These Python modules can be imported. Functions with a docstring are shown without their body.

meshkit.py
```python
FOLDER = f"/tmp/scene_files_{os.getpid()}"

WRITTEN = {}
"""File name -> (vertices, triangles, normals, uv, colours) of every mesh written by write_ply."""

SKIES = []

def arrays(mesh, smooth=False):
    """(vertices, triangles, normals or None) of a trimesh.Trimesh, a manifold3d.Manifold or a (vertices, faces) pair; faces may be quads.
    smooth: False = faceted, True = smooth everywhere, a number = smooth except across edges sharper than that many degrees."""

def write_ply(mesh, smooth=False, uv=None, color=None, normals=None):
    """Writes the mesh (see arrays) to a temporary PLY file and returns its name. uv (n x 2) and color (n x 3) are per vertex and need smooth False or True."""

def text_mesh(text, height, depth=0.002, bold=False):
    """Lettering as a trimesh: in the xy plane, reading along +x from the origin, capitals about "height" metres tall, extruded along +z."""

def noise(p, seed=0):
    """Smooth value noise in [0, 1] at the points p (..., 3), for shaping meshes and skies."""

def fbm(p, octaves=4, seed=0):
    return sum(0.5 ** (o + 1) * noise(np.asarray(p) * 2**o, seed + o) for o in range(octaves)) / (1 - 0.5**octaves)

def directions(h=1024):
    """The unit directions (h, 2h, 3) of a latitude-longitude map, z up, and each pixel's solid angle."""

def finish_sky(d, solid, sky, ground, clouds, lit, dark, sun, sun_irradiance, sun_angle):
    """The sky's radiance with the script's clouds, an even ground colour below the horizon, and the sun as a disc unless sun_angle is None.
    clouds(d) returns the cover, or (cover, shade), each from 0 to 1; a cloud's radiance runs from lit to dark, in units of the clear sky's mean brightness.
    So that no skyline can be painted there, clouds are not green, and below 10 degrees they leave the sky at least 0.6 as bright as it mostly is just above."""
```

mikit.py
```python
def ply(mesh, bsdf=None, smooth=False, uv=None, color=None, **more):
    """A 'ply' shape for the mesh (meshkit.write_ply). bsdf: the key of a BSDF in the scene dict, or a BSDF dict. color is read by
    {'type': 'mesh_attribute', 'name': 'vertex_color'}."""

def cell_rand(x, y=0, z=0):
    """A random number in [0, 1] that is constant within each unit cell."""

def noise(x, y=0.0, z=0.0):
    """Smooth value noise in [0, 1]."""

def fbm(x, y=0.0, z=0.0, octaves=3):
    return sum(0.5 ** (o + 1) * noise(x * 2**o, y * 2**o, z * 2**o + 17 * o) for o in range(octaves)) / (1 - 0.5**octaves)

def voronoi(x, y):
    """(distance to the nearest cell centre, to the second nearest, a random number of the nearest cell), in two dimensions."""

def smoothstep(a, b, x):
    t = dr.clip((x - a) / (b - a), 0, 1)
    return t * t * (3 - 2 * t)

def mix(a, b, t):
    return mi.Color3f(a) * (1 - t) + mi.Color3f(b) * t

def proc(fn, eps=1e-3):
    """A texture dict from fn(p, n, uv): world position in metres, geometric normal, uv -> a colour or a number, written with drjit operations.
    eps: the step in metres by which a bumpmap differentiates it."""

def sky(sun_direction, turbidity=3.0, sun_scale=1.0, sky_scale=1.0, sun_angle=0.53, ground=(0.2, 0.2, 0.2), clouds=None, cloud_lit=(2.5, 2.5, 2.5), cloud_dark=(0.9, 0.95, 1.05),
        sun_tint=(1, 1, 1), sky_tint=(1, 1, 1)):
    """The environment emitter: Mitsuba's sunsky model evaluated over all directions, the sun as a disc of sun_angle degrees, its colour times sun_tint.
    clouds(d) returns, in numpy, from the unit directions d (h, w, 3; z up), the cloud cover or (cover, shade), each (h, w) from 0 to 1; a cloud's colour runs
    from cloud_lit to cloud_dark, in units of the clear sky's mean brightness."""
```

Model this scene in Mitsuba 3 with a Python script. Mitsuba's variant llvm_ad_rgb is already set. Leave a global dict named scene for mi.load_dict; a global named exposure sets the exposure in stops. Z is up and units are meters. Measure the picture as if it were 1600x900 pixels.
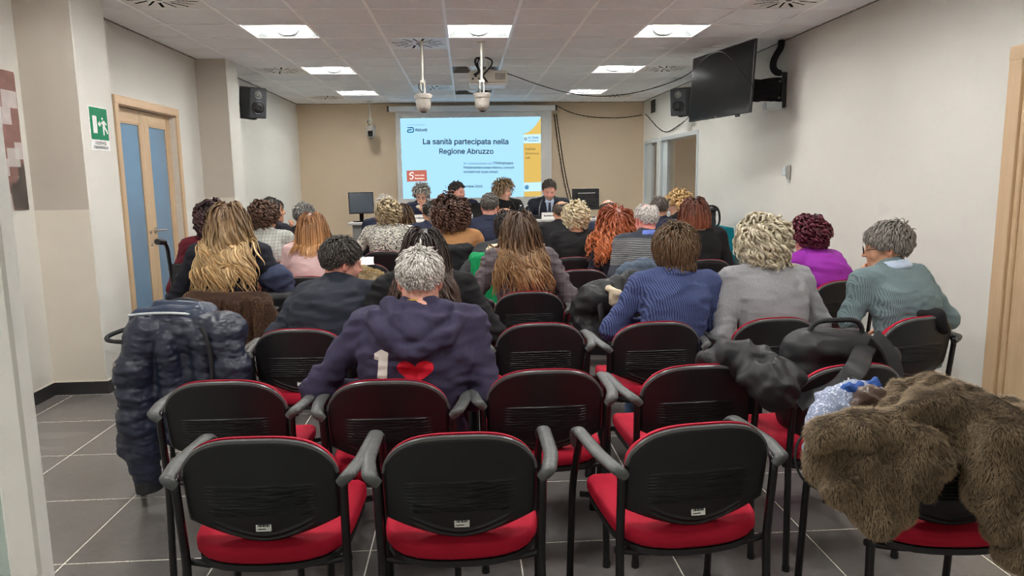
import math, random
import numpy as np, trimesh
import drjit as dr
import mitsuba as mi
import mikit, meshkit
from mikit import proc, noise, fbm, cell_rand, smoothstep, mix, voronoi

T = mi.ScalarTransform4f
PI = math.pi
scene, labels = {}, {}

# ------------------------------------------------------------------ camera, exposure
EYE = np.array([0.0, 0.0, 1.482])
CAM_X = np.array([0.9980, -0.0640, -0.0140])
CAM_F = np.array([0.0612, 0.9869, -0.1498])
CAM_F /= np.linalg.norm(CAM_F)
CAM_U = np.array([0.0230, 0.1490, 0.9886])
scene['camera'] = {'type': 'perspective', 'fov': 2 * math.degrees(math.atan(800 / 1132.6)), 'fov_axis': 'x', 'near_clip': 0.02, 'far_clip': 100.0,
                   'to_world': T().look_at(origin=EYE.tolist(), target=(EYE + CAM_F).tolist(), up=CAM_U.tolist())}
exposure = 1.12
LAMP = 30.0                      # radiance of a lit ceiling lamp
SLIDE = 0.55                     # radiance of the projected slide's light areas
ROOM_W, ROOM_E, ROOM_N, ROOM_S, ROOM_H = -2.95, 3.29, 13.40, -1.30, 2.831


def S(r, g, b):
    """sRGB 0..255 -> linear"""
    c = np.array([r, g, b], float) / 255
    return np.where(c <= 0.04045, c / 12.92, ((c + 0.055) / 1.055) ** 2.4).tolist()


def rgb(c):
    return {'type': 'rgb', 'value': [float(x) for x in c]}


# ------------------------------------------------------------------ materials
def mat(key, color, rough=0.6, spec=0.3, metallic=0.0, bump=None, bscale=1.0, two=True, **kw):
    base = color if isinstance(color, dict) else (proc(color) if callable(color) else rgb(color))
    b = {'type': 'principled', 'base_color': base, 'roughness': rough, 'specular': spec, 'metallic': metallic, **kw}
    if bump is not None:
        b = {'type': 'bumpmap', 'arbitrary': proc(bump, eps=1e-3), 'scale': bscale, 'bsdf': b}
    scene[key] = {'type': 'twosided', 'bsdf': b} if two else b
    return key


VC = {'type': 'mesh_attribute', 'name': 'vertex_color'}
WALL = S(222, 220, 213)


def wall_color(p, n, uv):
    v = fbm(p.x * 0.9 + 3, p.y * 0.9, p.z * 1.3, 4)
    s = smoothstep(0.70, 0.86, fbm(p.x * 5, p.y * 5, p.z * 5 + 9, 3))
    return mix(WALL, [c * 0.92 for c in WALL], v * 0.9) * (1 - 0.05 * s)


def column_color(p, n, uv):
    up = smoothstep(1.306, 1.310, p.z)
    v = fbm(p.x * 2, p.y * 2, p.z * 2, 3)
    side = smoothstep(0.4, 0.6, dr.abs(n.x))
    return mix(mix(S(224, 216, 204), S(196, 188, 178), up), mi.Color3f(WALL), side) * (0.97 + 0.05 * v)


def tan_color(p, n, uv):
    v = fbm(p.x * 1.1, p.y, p.z * 1.1, 4)
    return mix(S(224, 205, 180), S(216, 197, 172), v)


def tile_color(p, n, uv):
    i, j = dr.floor((p.x + 1.616) / 0.6), dr.floor((p.y - 2.775) / 0.6)
    r = cell_rand(i, j, 3)
    cl = fbm(p.x * 2.2 + r * 40, p.y * 2.2 + r * 17, r * 9, 4)
    fine = noise(p.x * 60, p.y * 60, 2)
    v = 0.80 + 0.22 * r + 0.45 * (cl - 0.5) + 0.08 * fine
    scuff = smoothstep(0.72, 0.8, fbm(p.x * 1.6 + 11, p.y * 5, 1, 3))
    return mix(S(104, 100, 98), S(128, 124, 121), scuff * 0.35) * v


def ceil_color(p, n, uv):
    sp = noise(p.x * 160, p.y * 160, 1)
    g = fbm(p.x * 7, p.y * 7, 2, 3)
    return mix(S(238, 240, 242), S(224, 226, 228), 0.55 * sp + 0.45 * g)


def wood_fn(c0, c1, ax):
    def f(p, n, uv):
        a, b = (p.y + 0.83 * p.x, p.z) if ax == 'z' else (p.z + 0.83 * p.x, p.y)
        w = fbm(a * 38, b * 1.6, 3.0, 3)
        g = noise(a * 130 + w * 9, b * 5, 1.5)
        return mix(c0, c1, 0.65 * w + 0.35 * g)
    return f


mat('m_wall', wall_color, 0.85, 0.15)
mat('m_column', column_color, 0.85, 0.15)
mat('m_tan', tan_color, 0.8, 0.15)
mat('m_grout', S(236, 231, 222), 0.8, 0.2)
mat('m_tile', tile_color, 0.27, 0.65)
mat('m_skirting', S(52, 51, 52), 0.3, 0.5)
mat('m_skirt_joint', S(205, 198, 188), 0.8, 0.2)
mat('m_ceiling_tile', ceil_color, 0.95, 0.05)
mat('m_tbar', S(250, 250, 250), 0.30, 0.6)
mat('m_white_metal', S(232, 232, 229), 0.35, 0.5)
mat('m_reflector', S(118, 121, 121), 0.25, 0.6)
mat('m_void', S(18, 18, 18), 0.9, 0.1)
mat('m_wood', wood_fn(S(214, 187, 154), S(193, 163, 128), 'z'), 0.42, 0.4)
mat('m_wood_lintel', wood_fn(S(214, 187, 154), S(193, 163, 128), 'y'), 0.42, 0.4)
mat('m_blue_glass', S(112, 140, 166), 0.25, 0.5)
mat('m_chrome', S(200, 200, 198), 0.22, 0.5, metallic=1.0)
mat('m_alu', S(196, 204, 206), 0.35, 0.5)
mat('m_black_plastic', S(34, 34, 36), 0.42, 0.45)
mat('m_gloss_black', S(14, 14, 16), 0.12, 0.5)
mat('m_cable', S(30, 30, 31), 0.5, 0.4)
mat('m_cable_grey', S(150, 146, 140), 0.5, 0.4)
mat('m_beige_plastic', S(205, 203, 192), 0.45, 0.4)
mat('m_camera_grey', S(168, 163, 155), 0.38, 0.5)
mat('m_grille', S(112, 112, 108), 0.5, 0.4)
mat('m_green_sign', S(22, 128, 84), 0.35, 0.4)
mat('m_white_print', S(238, 240, 238), 0.5, 0.3)
mat('m_ink', S(40, 44, 48), 0.7, 0.2)
mat('m_paper', S(236, 234, 230), 0.7, 0.2)
scene['m_pane'] = {'type': 'thindielectric', 'int_ior': 1.5}


# ------------------------------------------------------------------ mesh helpers
def box(x0, x1, y0, y1, z0, z1):
    m = trimesh.creation.box(extents=[abs(x1 - x0), abs(y1 - y0), abs(z1 - z0)])
    m.apply_translation([(x0 + x1) / 2, (y0 + y1) / 2, (z0 + z1) / 2])
    return m


def rbox(x0, x1, y0, y1, z0, z1, r=0.006):
    """box with chamfered edges"""
    lo, hi = np.array([min(x0, x1), min(y0, y1), min(z0, z1)]), np.array([max(x0, x1), max(y0, y1), max(z0, z1)])
    r = min(r, 0.45 * (hi - lo).min())
    pts = []
    for ax in range(3):
        l, h = lo.copy() + r, hi.copy() - r
        l[ax], h[ax] = lo[ax], hi[ax]
        pts += [[(l, h)[a][0], (l, h)[b][1], (l, h)[c][2]] for a in (0, 1) for b in (0, 1) for c in (0, 1)]
    return trimesh.convex.convex_hull(np.array(pts))


def cat(*ms):
    ms = [m for x in ms for m in (x if isinstance(x, (list, tuple)) else [x])]
    return trimesh.Trimesh(np.vstack([m.vertices for m in ms]), np.vstack([np.asarray(m.faces) + o for m, o in zip(ms, np.cumsum([0] + [len(m.vertices) for m in ms[:-1]]))]), process=False)


def tube(pts, r, sides=8, caps=True):
    """swept round tube, r a number or one per point"""
    p = np.asarray(pts, float)
    n = len(p)
    r = np.broadcast_to(np.asarray(r, float), (n,))
    t = np.gradient(p, axis=0)
    t /= np.linalg.norm(t, axis=1, keepdims=True) + 1e-12
    u = np.cross(t[0], [0, 0, 1.0] if abs(t[0][2]) < 0.9 else [1.0, 0, 0])
    us = []
    for k in range(n):
        u = u - t[k] * (u @ t[k])
        u = u / (np.linalg.norm(u) + 1e-12)
        us.append(u)
    us = np.array(us)
    w = np.cross(t, us)
    a = np.arange(sides) * 2 * PI / sides
    v = p[:, None] + r[:, None, None] * (np.cos(a)[None, :, None] * us[:, None] + np.sin(a)[None, :, None] * w[:, None])
    i, j = np.meshgrid(np.arange(n - 1), np.arange(sides), indexing='ij')
    q = np.stack([i * sides + j, i * sides + (j + 1) % sides, (i + 1) * sides + (j + 1) % sides, (i + 1) * sides + j], -1).reshape(-1, 4)
    f = np.vstack([q[:, [0, 1, 2]], q[:, [0, 2, 3]]])
    v = v.reshape(-1, 3)
    if caps:
        v = np.vstack([v, p[0], p[-1]])
        k = np.arange(sides)
        f = np.vstack([f, np.stack([np.full(sides, n * sides), (k + 1) % sides, k], 1),
                       np.stack([np.full(sides, n * sides + 1), (n - 1) * sides + k, (n - 1) * sides + (k + 1) % sides], 1)])
    return trimesh.Trimesh(v, f, process=False)


def bend(pts, rad=0.03, n=6):
    """polyline with rounded corners"""
    p = [np.asarray(x, float) for x in pts]
    out = [p[0]]
    for a, b, c in zip(p[:-2], p[1:-1], p[2:]):
        d0, d1 = (a - b), (c - b)
        l = min(rad, 0.49 * np.linalg.norm(d0), 0.49 * np.linalg.norm(d1))
        s, e = b + d0 / np.linalg.norm(d0) * l, b + d1 / np.linalg.norm(d1) * l
        for t in np.linspace(0, 1, n):
            out.append((1 - t) ** 2 * s + 2 * t * (1 - t) * b + t * t * e)
    return np.array(out + [p[-1]])


def spline(pts, n=40):
    from scipy.interpolate import CubicSpline
    p = np.asarray(pts, float)
    s = np.r_[0, np.cumsum(np.linalg.norm(np.diff(p, axis=0), axis=1))]
    return CubicSpline(s, p)(np.linspace(0, s[-1], n))


def lathe(profile, sides=24, axis='z'):
    m = trimesh.creation.revolve(np.asarray(profile, float), sections=sides)
    return m


def xf(m, rot=None, loc=None, scale=None):
    m = m.copy()
    if scale is not None:
        m.vertices = m.vertices * np.asarray(scale)
    if rot is not None:
        m.apply_transform(rot)
    if loc is not None:
        m.apply_translation(loc)
    return m


def RZ(a):
    return trimesh.transformations.rotation_matrix(a, [0, 0, 1])


def RX(a):
    return trimesh.transformations.rotation_matrix(a, [1, 0, 0])


def RY(a):
    return trimesh.transformations.rotation_matrix(a, [0, 1, 0])


def numbered(key):
    """the key itself, or with the next free three-digit number"""
    if key not in scene and key not in labels and not any(k.startswith(key + '__') for k in scene):
        return key
    n = 1
    while True:
        k = f'{key}_{n:03d}'
        if k not in scene and k not in labels and not any(x.startswith(k + '__') for x in scene):
            return k
        n += 1


_part_count = {}


def part(parent, name, d, label=None, **kw):
    """adds entry parent__name (numbered when repeated); d = shape dict"""
    key = f'{parent}__{name}'
    c = _part_count.get(key, 0)
    _part_count[key] = c + 1
    if c:
        key = f'{key}_{c:03d}'
    scene[key] = {**d, **kw}
    if label:
        labels[key] = {'label': label}
    return key


def thing(name, label, category, group=None):
    key = numbered(name)
    labels[key] = {'label': label, 'category': category}
    if group:
        labels[key]['group'] = group
    return key


def single(name, d, label, category, group=None):
    key = thing(name, label, category, group)
    scene[key] = d
    return key


def struct(key, d=None, label=None):
    if d is not None:
        scene[key] = d
    labels[key] = {'kind': 'structure', **({'label': label} if label else {})}
    return key


def P(mesh, m, smooth=30, **kw):
    return mikit.ply(mesh, m, smooth=smooth, **kw)


def ray(px, py):
    d = CAM_X * (px - 800) / 1132.6 - (CAM_U) * (py - 450) / 1132.6 + CAM_F
    return d


def at_y(px, py, y):
    d = ray(px, py)
    return EYE + d * (y / d[1])


def at_z(px, py, z):
    d = ray(px, py)
    return EYE + d * ((z - EYE[2]) / d[2])


def at_x(px, py, x):
    d = ray(px, py)
    return EYE + d * (x / d[0])

# ================================================================== the room
W, Ex, N_, S_, H = ROOM_W, ROOM_E, ROOM_N, ROOM_S, ROOM_H
# ---- floor: grout bed and tiles
struct('floor', P(box(W - 0.3, Ex + 0.3, S_ - 0.2, N_ + 0.3, -0.12, -0.0009), 'm_grout', False), 'dark grey tiled floor')
ft = rbox(0, 0.5945, 0, 0.5945, -0.012, 0.0, 0.0008)
ftd = P(ft, 'm_tile', False)
for i in range(-3, 9):
    for j in range(-5, 13):
        x, y = -1.616 + 0.6 * i + 0.00275, 2.775 + 0.6 * j + 0.00275
        if x + 0.6 < W or x > Ex:
            continue
        part('floor', 'tile', ftd, to_world=T().translate([x, y, 0]))
# ---- ceiling: tee grid, tiles, lamps and air diffusers set into it
struct('ceiling', P(box(W - 0.3, Ex + 0.3, S_ - 0.2, N_ + 0.3, H + 0.16, H + 0.3), 'm_void', False), 'suspended ceiling of grey mineral tiles in a white tee grid')
CX0, CY0 = -0.138, 6.095
xs = [CX0 + 0.6 * i for i in range(-5, 7)]
ys = [CY0 + 0.6 * j for j in range(-13, 14)]
for x in xs:
    if W < x < Ex:
        part('ceiling', 'main_bar', P(cat(box(x - 0.013, x + 0.013, S_, N_, H - 0.004, H), box(x - 0.002, x + 0.002, S_, N_, H, H + 0.04)), 'm_tbar', False))
for j, y in enumerate(ys):
    if S_ < y < N_:
        part('ceiling', 'cross_bar', P(cat(box(W, Ex, y - 0.008, y + 0.008, H - 0.0034, H + 0.0006), box(W, Ex, y - 0.002, y + 0.002, H + 0.001, H + 0.035)), 'm_tbar', False))
part('ceiling', 'edge_trim', P(cat(box(W, W + 0.022, S_, N_, H - 0.004, H), box(Ex - 0.022, Ex, S_, N_, H - 0.004, H), box(W, Ex, N_ - 0.022, N_, H - 0.004, H)), 'm_grille', False))
LIT = [(-1.638, r) for r in (2.195, 4.595, 6.995, 9.395, 11.795)] + [(1.962, r) for r in (2.195, 4.595, 6.995, 9.395, 11.795)] + [(0.162, r) for r in (2.195, 4.595, 6.995)]
LIT.append((-1.638, -0.205))
UNLIT = [(0.162, 9.395), (0.162, 11.795)]
VENT = [(-2.238, 5.795), (-2.238, 9.395), (-2.238, 12.395), (-0.438, 7.595), (-0.438, 11.195), (2.562, 5.795), (2.562, 9.395), (2.562, 12.395)]
taken = {(round((x - CX0) / 0.6 - 0.5), round((y - CY0) / 0.6 - 0.5)) for x, y in LIT + UNLIT + VENT}
tl = rbox(0.003, 0.597, 0.003, 0.597, H + 0.0005, H + 0.017, 0.003)
tld = P(tl, 'm_ceiling_tile', False)
tl_cut = {}
for i in range(-5, 6):
    for j in range(-13, 13):
        if (i, j) in taken:
            continue
        x0, y0 = CX0 + 0.6 * i, CY0 + 0.6 * j
        cx0, cx1, cy1 = max(x0, W), min(x0 + 0.6, Ex), min(y0 + 0.6, N_)
        if cx1 - cx0 < 0.02 or cy1 - y0 < 0.02 or y0 < S_ - 0.3:
            continue
        if cx1 - cx0 < 0.59 or cy1 - y0 < 0.59:
            kk = (round(cx1 - cx0, 3), round(cy1 - y0, 3))
            if kk not in tl_cut:
                tl_cut[kk] = P(rbox(0.003, kk[0] - 0.003, 0.003, kk[1] - 0.003, H + 0.0005, H + 0.017, 0.003), 'm_ceiling_tile', False)
            part('ceiling', 'tile', tl_cut[kk], to_world=T().translate([cx0, y0, 0]))
        else:
            part('ceiling', 'tile', tld, to_world=T().translate([x0, y0, 0]))


# lamps: pan, two curved reflectors, end plates, perforated basket that glows
def lamp_meshes():
    frame = cat(box(-0.298, 0.298, -0.298, -0.286, 0, 0.006), box(-0.298, 0.298, 0.286, 0.298, 0, 0.006), box(-0.298, -0.286, -0.286, 0.286, 0, 0.006), box(0.286, 0.298, -0.286, 0.286, 0, 0.006),
                box(-0.298, 0.298, -0.298, 0.298, 0.112, 0.118))
    refl = []
    for s in (-1, 1):
        xs_ = np.linspace(0.286, 0.105, 12)
        t = (0.286 - xs_) / (0.286 - 0.105)
        zs = 0.004 + 0.10 * np.sin(t * PI / 2) ** 0.8
        v = np.array([[s * x, y, z] for x, z in zip(xs_, zs) for y in (-0.286, 0.286)])
        f = []
        for k in range(11):
            a, b, c, d = 2 * k, 2 * k + 1, 2 * k + 3, 2 * k + 2
            f += [[a, b, c], [a, c, d]]
        refl.append(trimesh.Trimesh(v, f, process=False))
    ends = []
    for s in (-1, 1):       # arched end plates, sloping inwards
        xs_ = np.linspace(-0.286, 0.286, 25)
        zlow = np.full(25, 0.004)
        zb = 0.004 + 0.10 * np.sin(np.clip((0.286 - np.abs(xs_)) / 0.181, 0, 1) * PI / 2) ** 0.8
        v = np.array([[x, s * (0.286 - 0.35 * (z - 0.004)), z] for x, a, b in zip(xs_, zlow, zb) for z in (a, b)])
        f = []
        for k in range(24):
            a, b, c, d = 2 * k, 2 * k + 1, 2 * k + 3, 2 * k + 2
            f += [[a, b, c], [a, c, d]]
        ends.append(trimesh.Trimesh(v, f, process=False))
    ang = np.linspace(-PI / 2, PI / 2, 13)
    prof = [(0.105 * np.sin(a), 0.104 - 0.085 * np.cos(a) ** 0.8) for a in ang]
    v = np.array([[x, y, z] for x, z in prof for y in (-0.25, 0.25)])
    f = []
    for k in range(12):
        a, b, c, d = 2 * k, 2 * k + 1, 2 * k + 3, 2 * k + 2
        f += [[a, c, b], [a, d, c]]
    basket = trimesh.Trimesh(v, f, process=False)
    if basket.face_normals[:, 2].mean() > 0:
        basket.invert()
    basket_ends = [trimesh.Trimesh(np.array([[x, s * 0.25, z] for x, z in prof]), [[0, k, k + 1] for k in range(1, 12)], process=False) for s in (-1, 1)]
    return frame, refl, ends, basket, basket_ends


lf, lr, le, lb, lbe = lamp_meshes()
lfd = P(lf, 'm_white_metal', False)
lrd, led, lbed = ([P(m, k, s_) for m in ms] for ms, k, s_ in ((lr, 'm_reflector', 30), (le, 'm_reflector', 30), (lbe, 'm_white_metal', False)))
lbd = P(lb, 'm_white_metal', 30)
lbon = {**lbd, 'emitter': {'type': 'area', 'radiance': rgb([LAMP * 1.0, LAMP * 0.985, LAMP * 0.94])}}
lamp_words = {(-1.638, 6.995): 'lit square ceiling lamp nearest the camera in the left row, beside the wooden double door',
              (-1.638, 9.395): 'lit square ceiling lamp, second in the left row, beside a slotted air diffuser',
              (-1.638, 11.795): 'lit square ceiling lamp at the far end of the left row near the tan wall',
              (0.162, 6.995): 'lit square ceiling lamp in the middle above the hanging projector and cameras',
              (1.962, 6.995): 'lit square ceiling lamp nearest the camera in the right row, in front of the television',
              (1.962, 9.395): 'lit square ceiling lamp in the right row left of the television, beside a slotted diffuser',
              (1.962, 11.795): 'lit square ceiling lamp farthest back in the right row, over the hanging cable',
              (-1.638, -0.205): 'lit square ceiling lamp behind the camera near the open glass door leaf',
              (-1.638, 2.195): 'lit square ceiling lamp over the nearest row on the left, outside the picture',
              (0.162, 2.195): 'lit square ceiling lamp over the nearest row in the middle, outside the picture',
              (1.962, 2.195): 'lit square ceiling lamp over the fur coat chair, outside the picture',
              (-1.638, 4.595): 'lit square ceiling lamp overhead on the left, above the picture edge',
              (0.162, 4.595): 'lit square ceiling lamp overhead in the middle, above the picture edge',
              (1.962, 4.595): 'lit square ceiling lamp overhead on the right, above the picture edge',
              (0.162, 9.395): 'unlit square ceiling lamp just behind the projector, tinted blue by the screen',
              (0.162, 11.795): 'unlit square ceiling lamp close to the projection screen housing'}
for x, y in LIT + UNLIT:
    g = None
    t = thing('ceiling_lamp', lamp_words[x, y], 'ceiling lamp', g)
    tw = T().translate([x, y, H - 0.003])
    part(t, 'frame', lfd, to_world=tw)
    for k in (0, 1):
        part(t, 'reflector', lrd[k], to_world=tw)
        part(t, 'end_plate', led[k], to_world=tw)
        part(t, 'basket_end', lbed[k], to_world=tw)
    part(t, 'diffuser_basket', lbon if (x, y) in LIT else lbd, to_world=tw)


# swirl diffusers: square plate with radial slots
def vent_meshes():
    from shapely.geometry import Polygon, box as sbox
    from shapely import affinity
    plate = sbox(-0.297, -0.297, 0.297, 0.297)
    slots = []
    for k in range(16):
        a = k * 22.5 + 11
        r0, r1, w = (0.075, 0.250, 0.017) if k % 2 else (0.11, 0.265, 0.024)
        s_ = affinity.rotate(affinity.translate(sbox(r0, -w / 2, r1, w / 2), 0, 0.018), a, origin=(0, 0))
        slots.append(s_)
    from shapely import union_all
    body = plate.difference(union_all(slots))
    m = trimesh.creation.extrude_polygon(body, 0.0010, engine='earcut')
    back = box(-0.29, 0.29, -0.29, 0.29, 0.0014, 0.006)
    vanes = []
    hub = trimesh.creation.cylinder(0.022, 0.008, sections=16)
    return m, back, hub


vm, vb, vh = vent_meshes()
vmd, vbd, vhd = P(vm, 'm_white_metal', False), P(vb, 'm_void', False), P(vh, 'm_grille', False)
vent_words = ['square air diffuser with radial black slots at the top left edge of the picture', 'square air diffuser left of the second lamp in the left ceiling row',
              'square air diffuser farthest back on the left, near the tan wall', 'square air diffuser glowing pale blue above the left hanging dome camera',
              'square air diffuser tinted blue behind the left hanging dome camera', 'square air diffuser at the top right edge of the picture',
              'square air diffuser right of the second lamp in the right row, left of the television', 'square air diffuser farthest back on the right, behind the hanging cable']
for (x, y), w_ in zip(VENT, vent_words):
    t = thing('air_diffuser', w_, 'air vent')
    tw = T().translate([x, y, H - 0.002])
    part(t, 'slotted_plate', vmd, to_world=tw)
    part(t, 'dark_plenum', vbd, to_world=tw)
    part(t, 'hub', vhd, to_world=tw)

# ---- walls
DL0, DL1, DLH = 6.545, 7.80, 2.155          # left double door opening
lw = [box(W - 0.25, W, S_, DL0, 0, H + 0.15), box(W - 0.25, W, DL0, DL1, DLH, H + 0.15), box(W - 0.25, W, DL1, N_, 0, H + 0.15)]
struct('wall_left', P(cat(lw), 'm_wall', False), 'warm white plastered left wall')
struct('wall_left_pillar', P(rbox(W - 0.02, -2.58, 5.19, 5.655, 0, H + 0.1, 0.006), 'm_column', False), 'square beige pillar with the green emergency exit sign')
struct('wall_left_pillar_001', P(rbox(W - 0.02, -2.61, 8.48, 8.88, 0, H + 0.1, 0.006), 'm_column', False), 'square beige pillar beyond the wooden double door')
WIN = [(10.20, 12.20), (12.34, 13.28)]
WZ0, WZ1 = 0.86, 2.12
DR0, DR1, DRH = 3.10, 4.20, 2.13
rw_ = [box(Ex, Ex + 0.25, S_, DR0, 0, H + 0.15), box(Ex, Ex + 0.25, DR0, DR1, DRH, H + 0.15), box(Ex, Ex + 0.25, DR1, WIN[0][0], 0, H + 0.15),
       box(Ex, Ex + 0.25, WIN[0][0], WIN[1][1], 0, WZ0), box(Ex, Ex + 0.25, WIN[0][0], WIN[1][1], WZ1, H + 0.15),
       box(Ex, Ex + 0.25, WIN[0][1], WIN[1][0], WZ0, WZ1), box(Ex, Ex + 0.25, WIN[1][1], N_, 0, H + 0.15)]
struct('wall_right', P(cat(rw_), 'm_wall', False), 'warm white plastered right wall')
struct('wall_back', P(box(W - 0.25, Ex + 0.25, N_, N_ + 0.25, 0, H + 0.15), 'm_tan', False), 'tan painted wall behind the projection screen')
struct('wall_rear', P(box(W - 0.25, Ex + 0.25, S_ - 0.25, S_, 0, H + 0.15), 'm_wall', False), 'white wall behind the camera')
# skirting of dark tiles, with a pale joint line on top
def skirting(key, runs, label):
    struct(key, P(cat([box(*r, 0.0, 0.092) for r in runs]), 'm_skirting', False), label)
    part(key, 'top_joint', P(cat([box(r[0], r[1], r[2], r[3], 0.092, 0.097) for r in runs]), 'm_skirt_joint', False))
tk = 0.012
skirting('baseboard_left', [(W, W + tk, S_, 5.19), (W, -2.58 + tk, 5.19 - tk, 5.19), (-2.58, -2.58 + tk, 5.19, 5.655), (W, -2.58 + tk, 5.655, 5.655 + tk), (W, W + tk, 5.66, DL0 - 0.07), (W, W + tk, DL1 + 0.07, 8.48),
                            (W, -2.61 + tk, 8.48 - tk, 8.48), (-2.61, -2.61 + tk, 8.48, 8.88), (W, W + tk, 8.88, N_)], 'dark tile skirting along the left wall and pillars')
skirting('baseboard_right', [(Ex - tk, Ex, S_, DR0 - 0.1), (Ex - tk, Ex, DR1 + 0.1, N_)], 'dark tile skirting along the right wall')
skirting('baseboard_back', [(W + tk, Ex - tk, N_ - tk, N_)], 'dark tile skirting under the tan wall')

# ---- left double door, recessed, with frosted blue panes
d1 = 'door_1'
struct(d1, None, 'pale wooden double door with tall frosted blue panes')
part(d1, 'casing', P(cat(rbox(W - 0.20, W + 0.018, DL0 - 0.07, DL0, 0, DLH + 0.07, 0.004), rbox(W - 0.20, W + 0.018, DL1, DL1 + 0.07, 0, DLH + 0.07, 0.004),
                         rbox(W - 0.15, W - 0.11, DL0, DL0 + 0.02, 0, DLH, 0.003), rbox(W - 0.15, W - 0.11, DL1 - 0.02, DL1, 0, DLH, 0.003)), 'm_wood', False))
part(d1, 'lintel', P(cat(rbox(W - 0.20, W + 0.020, DL0 - 0.07, DL1 + 0.07, DLH, DLH + 0.075, 0.004), rbox(W - 0.15, W - 0.11, DL0, DL1, DLH - 0.02, DLH, 0.003)), 'm_wood_lintel', False))
mid = (DL0 + DL1) / 2 + 0.02
for (a, b) in ((DL0 + 0.004, mid - 0.002), (mid + 0.002, DL1 - 0.004)):
    xa, xb = W - 0.105, W - 0.06
    st = 0.095
    lk = part(d1, 'leaf', P(cat(rbox(xa, xb, a, a + st, 0.006, DLH - 0.004, 0.003), rbox(xa, xb, b - st, b, 0.006, DLH - 0.004, 0.003)), 'm_wood', False))
    part(lk, 'rail', P(cat(rbox(xa, xb, a + st, b - st, 0.006, 0.16, 0.003), rbox(xa, xb, a + st, b - st, DLH - 0.13, DLH - 0.004, 0.003)), 'm_wood_lintel', False))
    part(lk, 'pane', P(box(xa + 0.018, xb - 0.014, a + st, b - st, 0.16, DLH - 0.13), 'm_blue_glass', False))
    part(lk, 'bead', P(cat(box(xb - 0.014, xb - 0.004, a + st, a + st + 0.012, 0.16, DLH - 0.13), box(xb - 0.014, xb - 0.004, b - st - 0.012, b - st, 0.16, DLH - 0.13),
                           box(xb - 0.014, xb - 0.004, a + st, b - st, DLH - 0.142, DLH - 0.13)), 'm_wood', False))
hy = mid + 0.052
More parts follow.
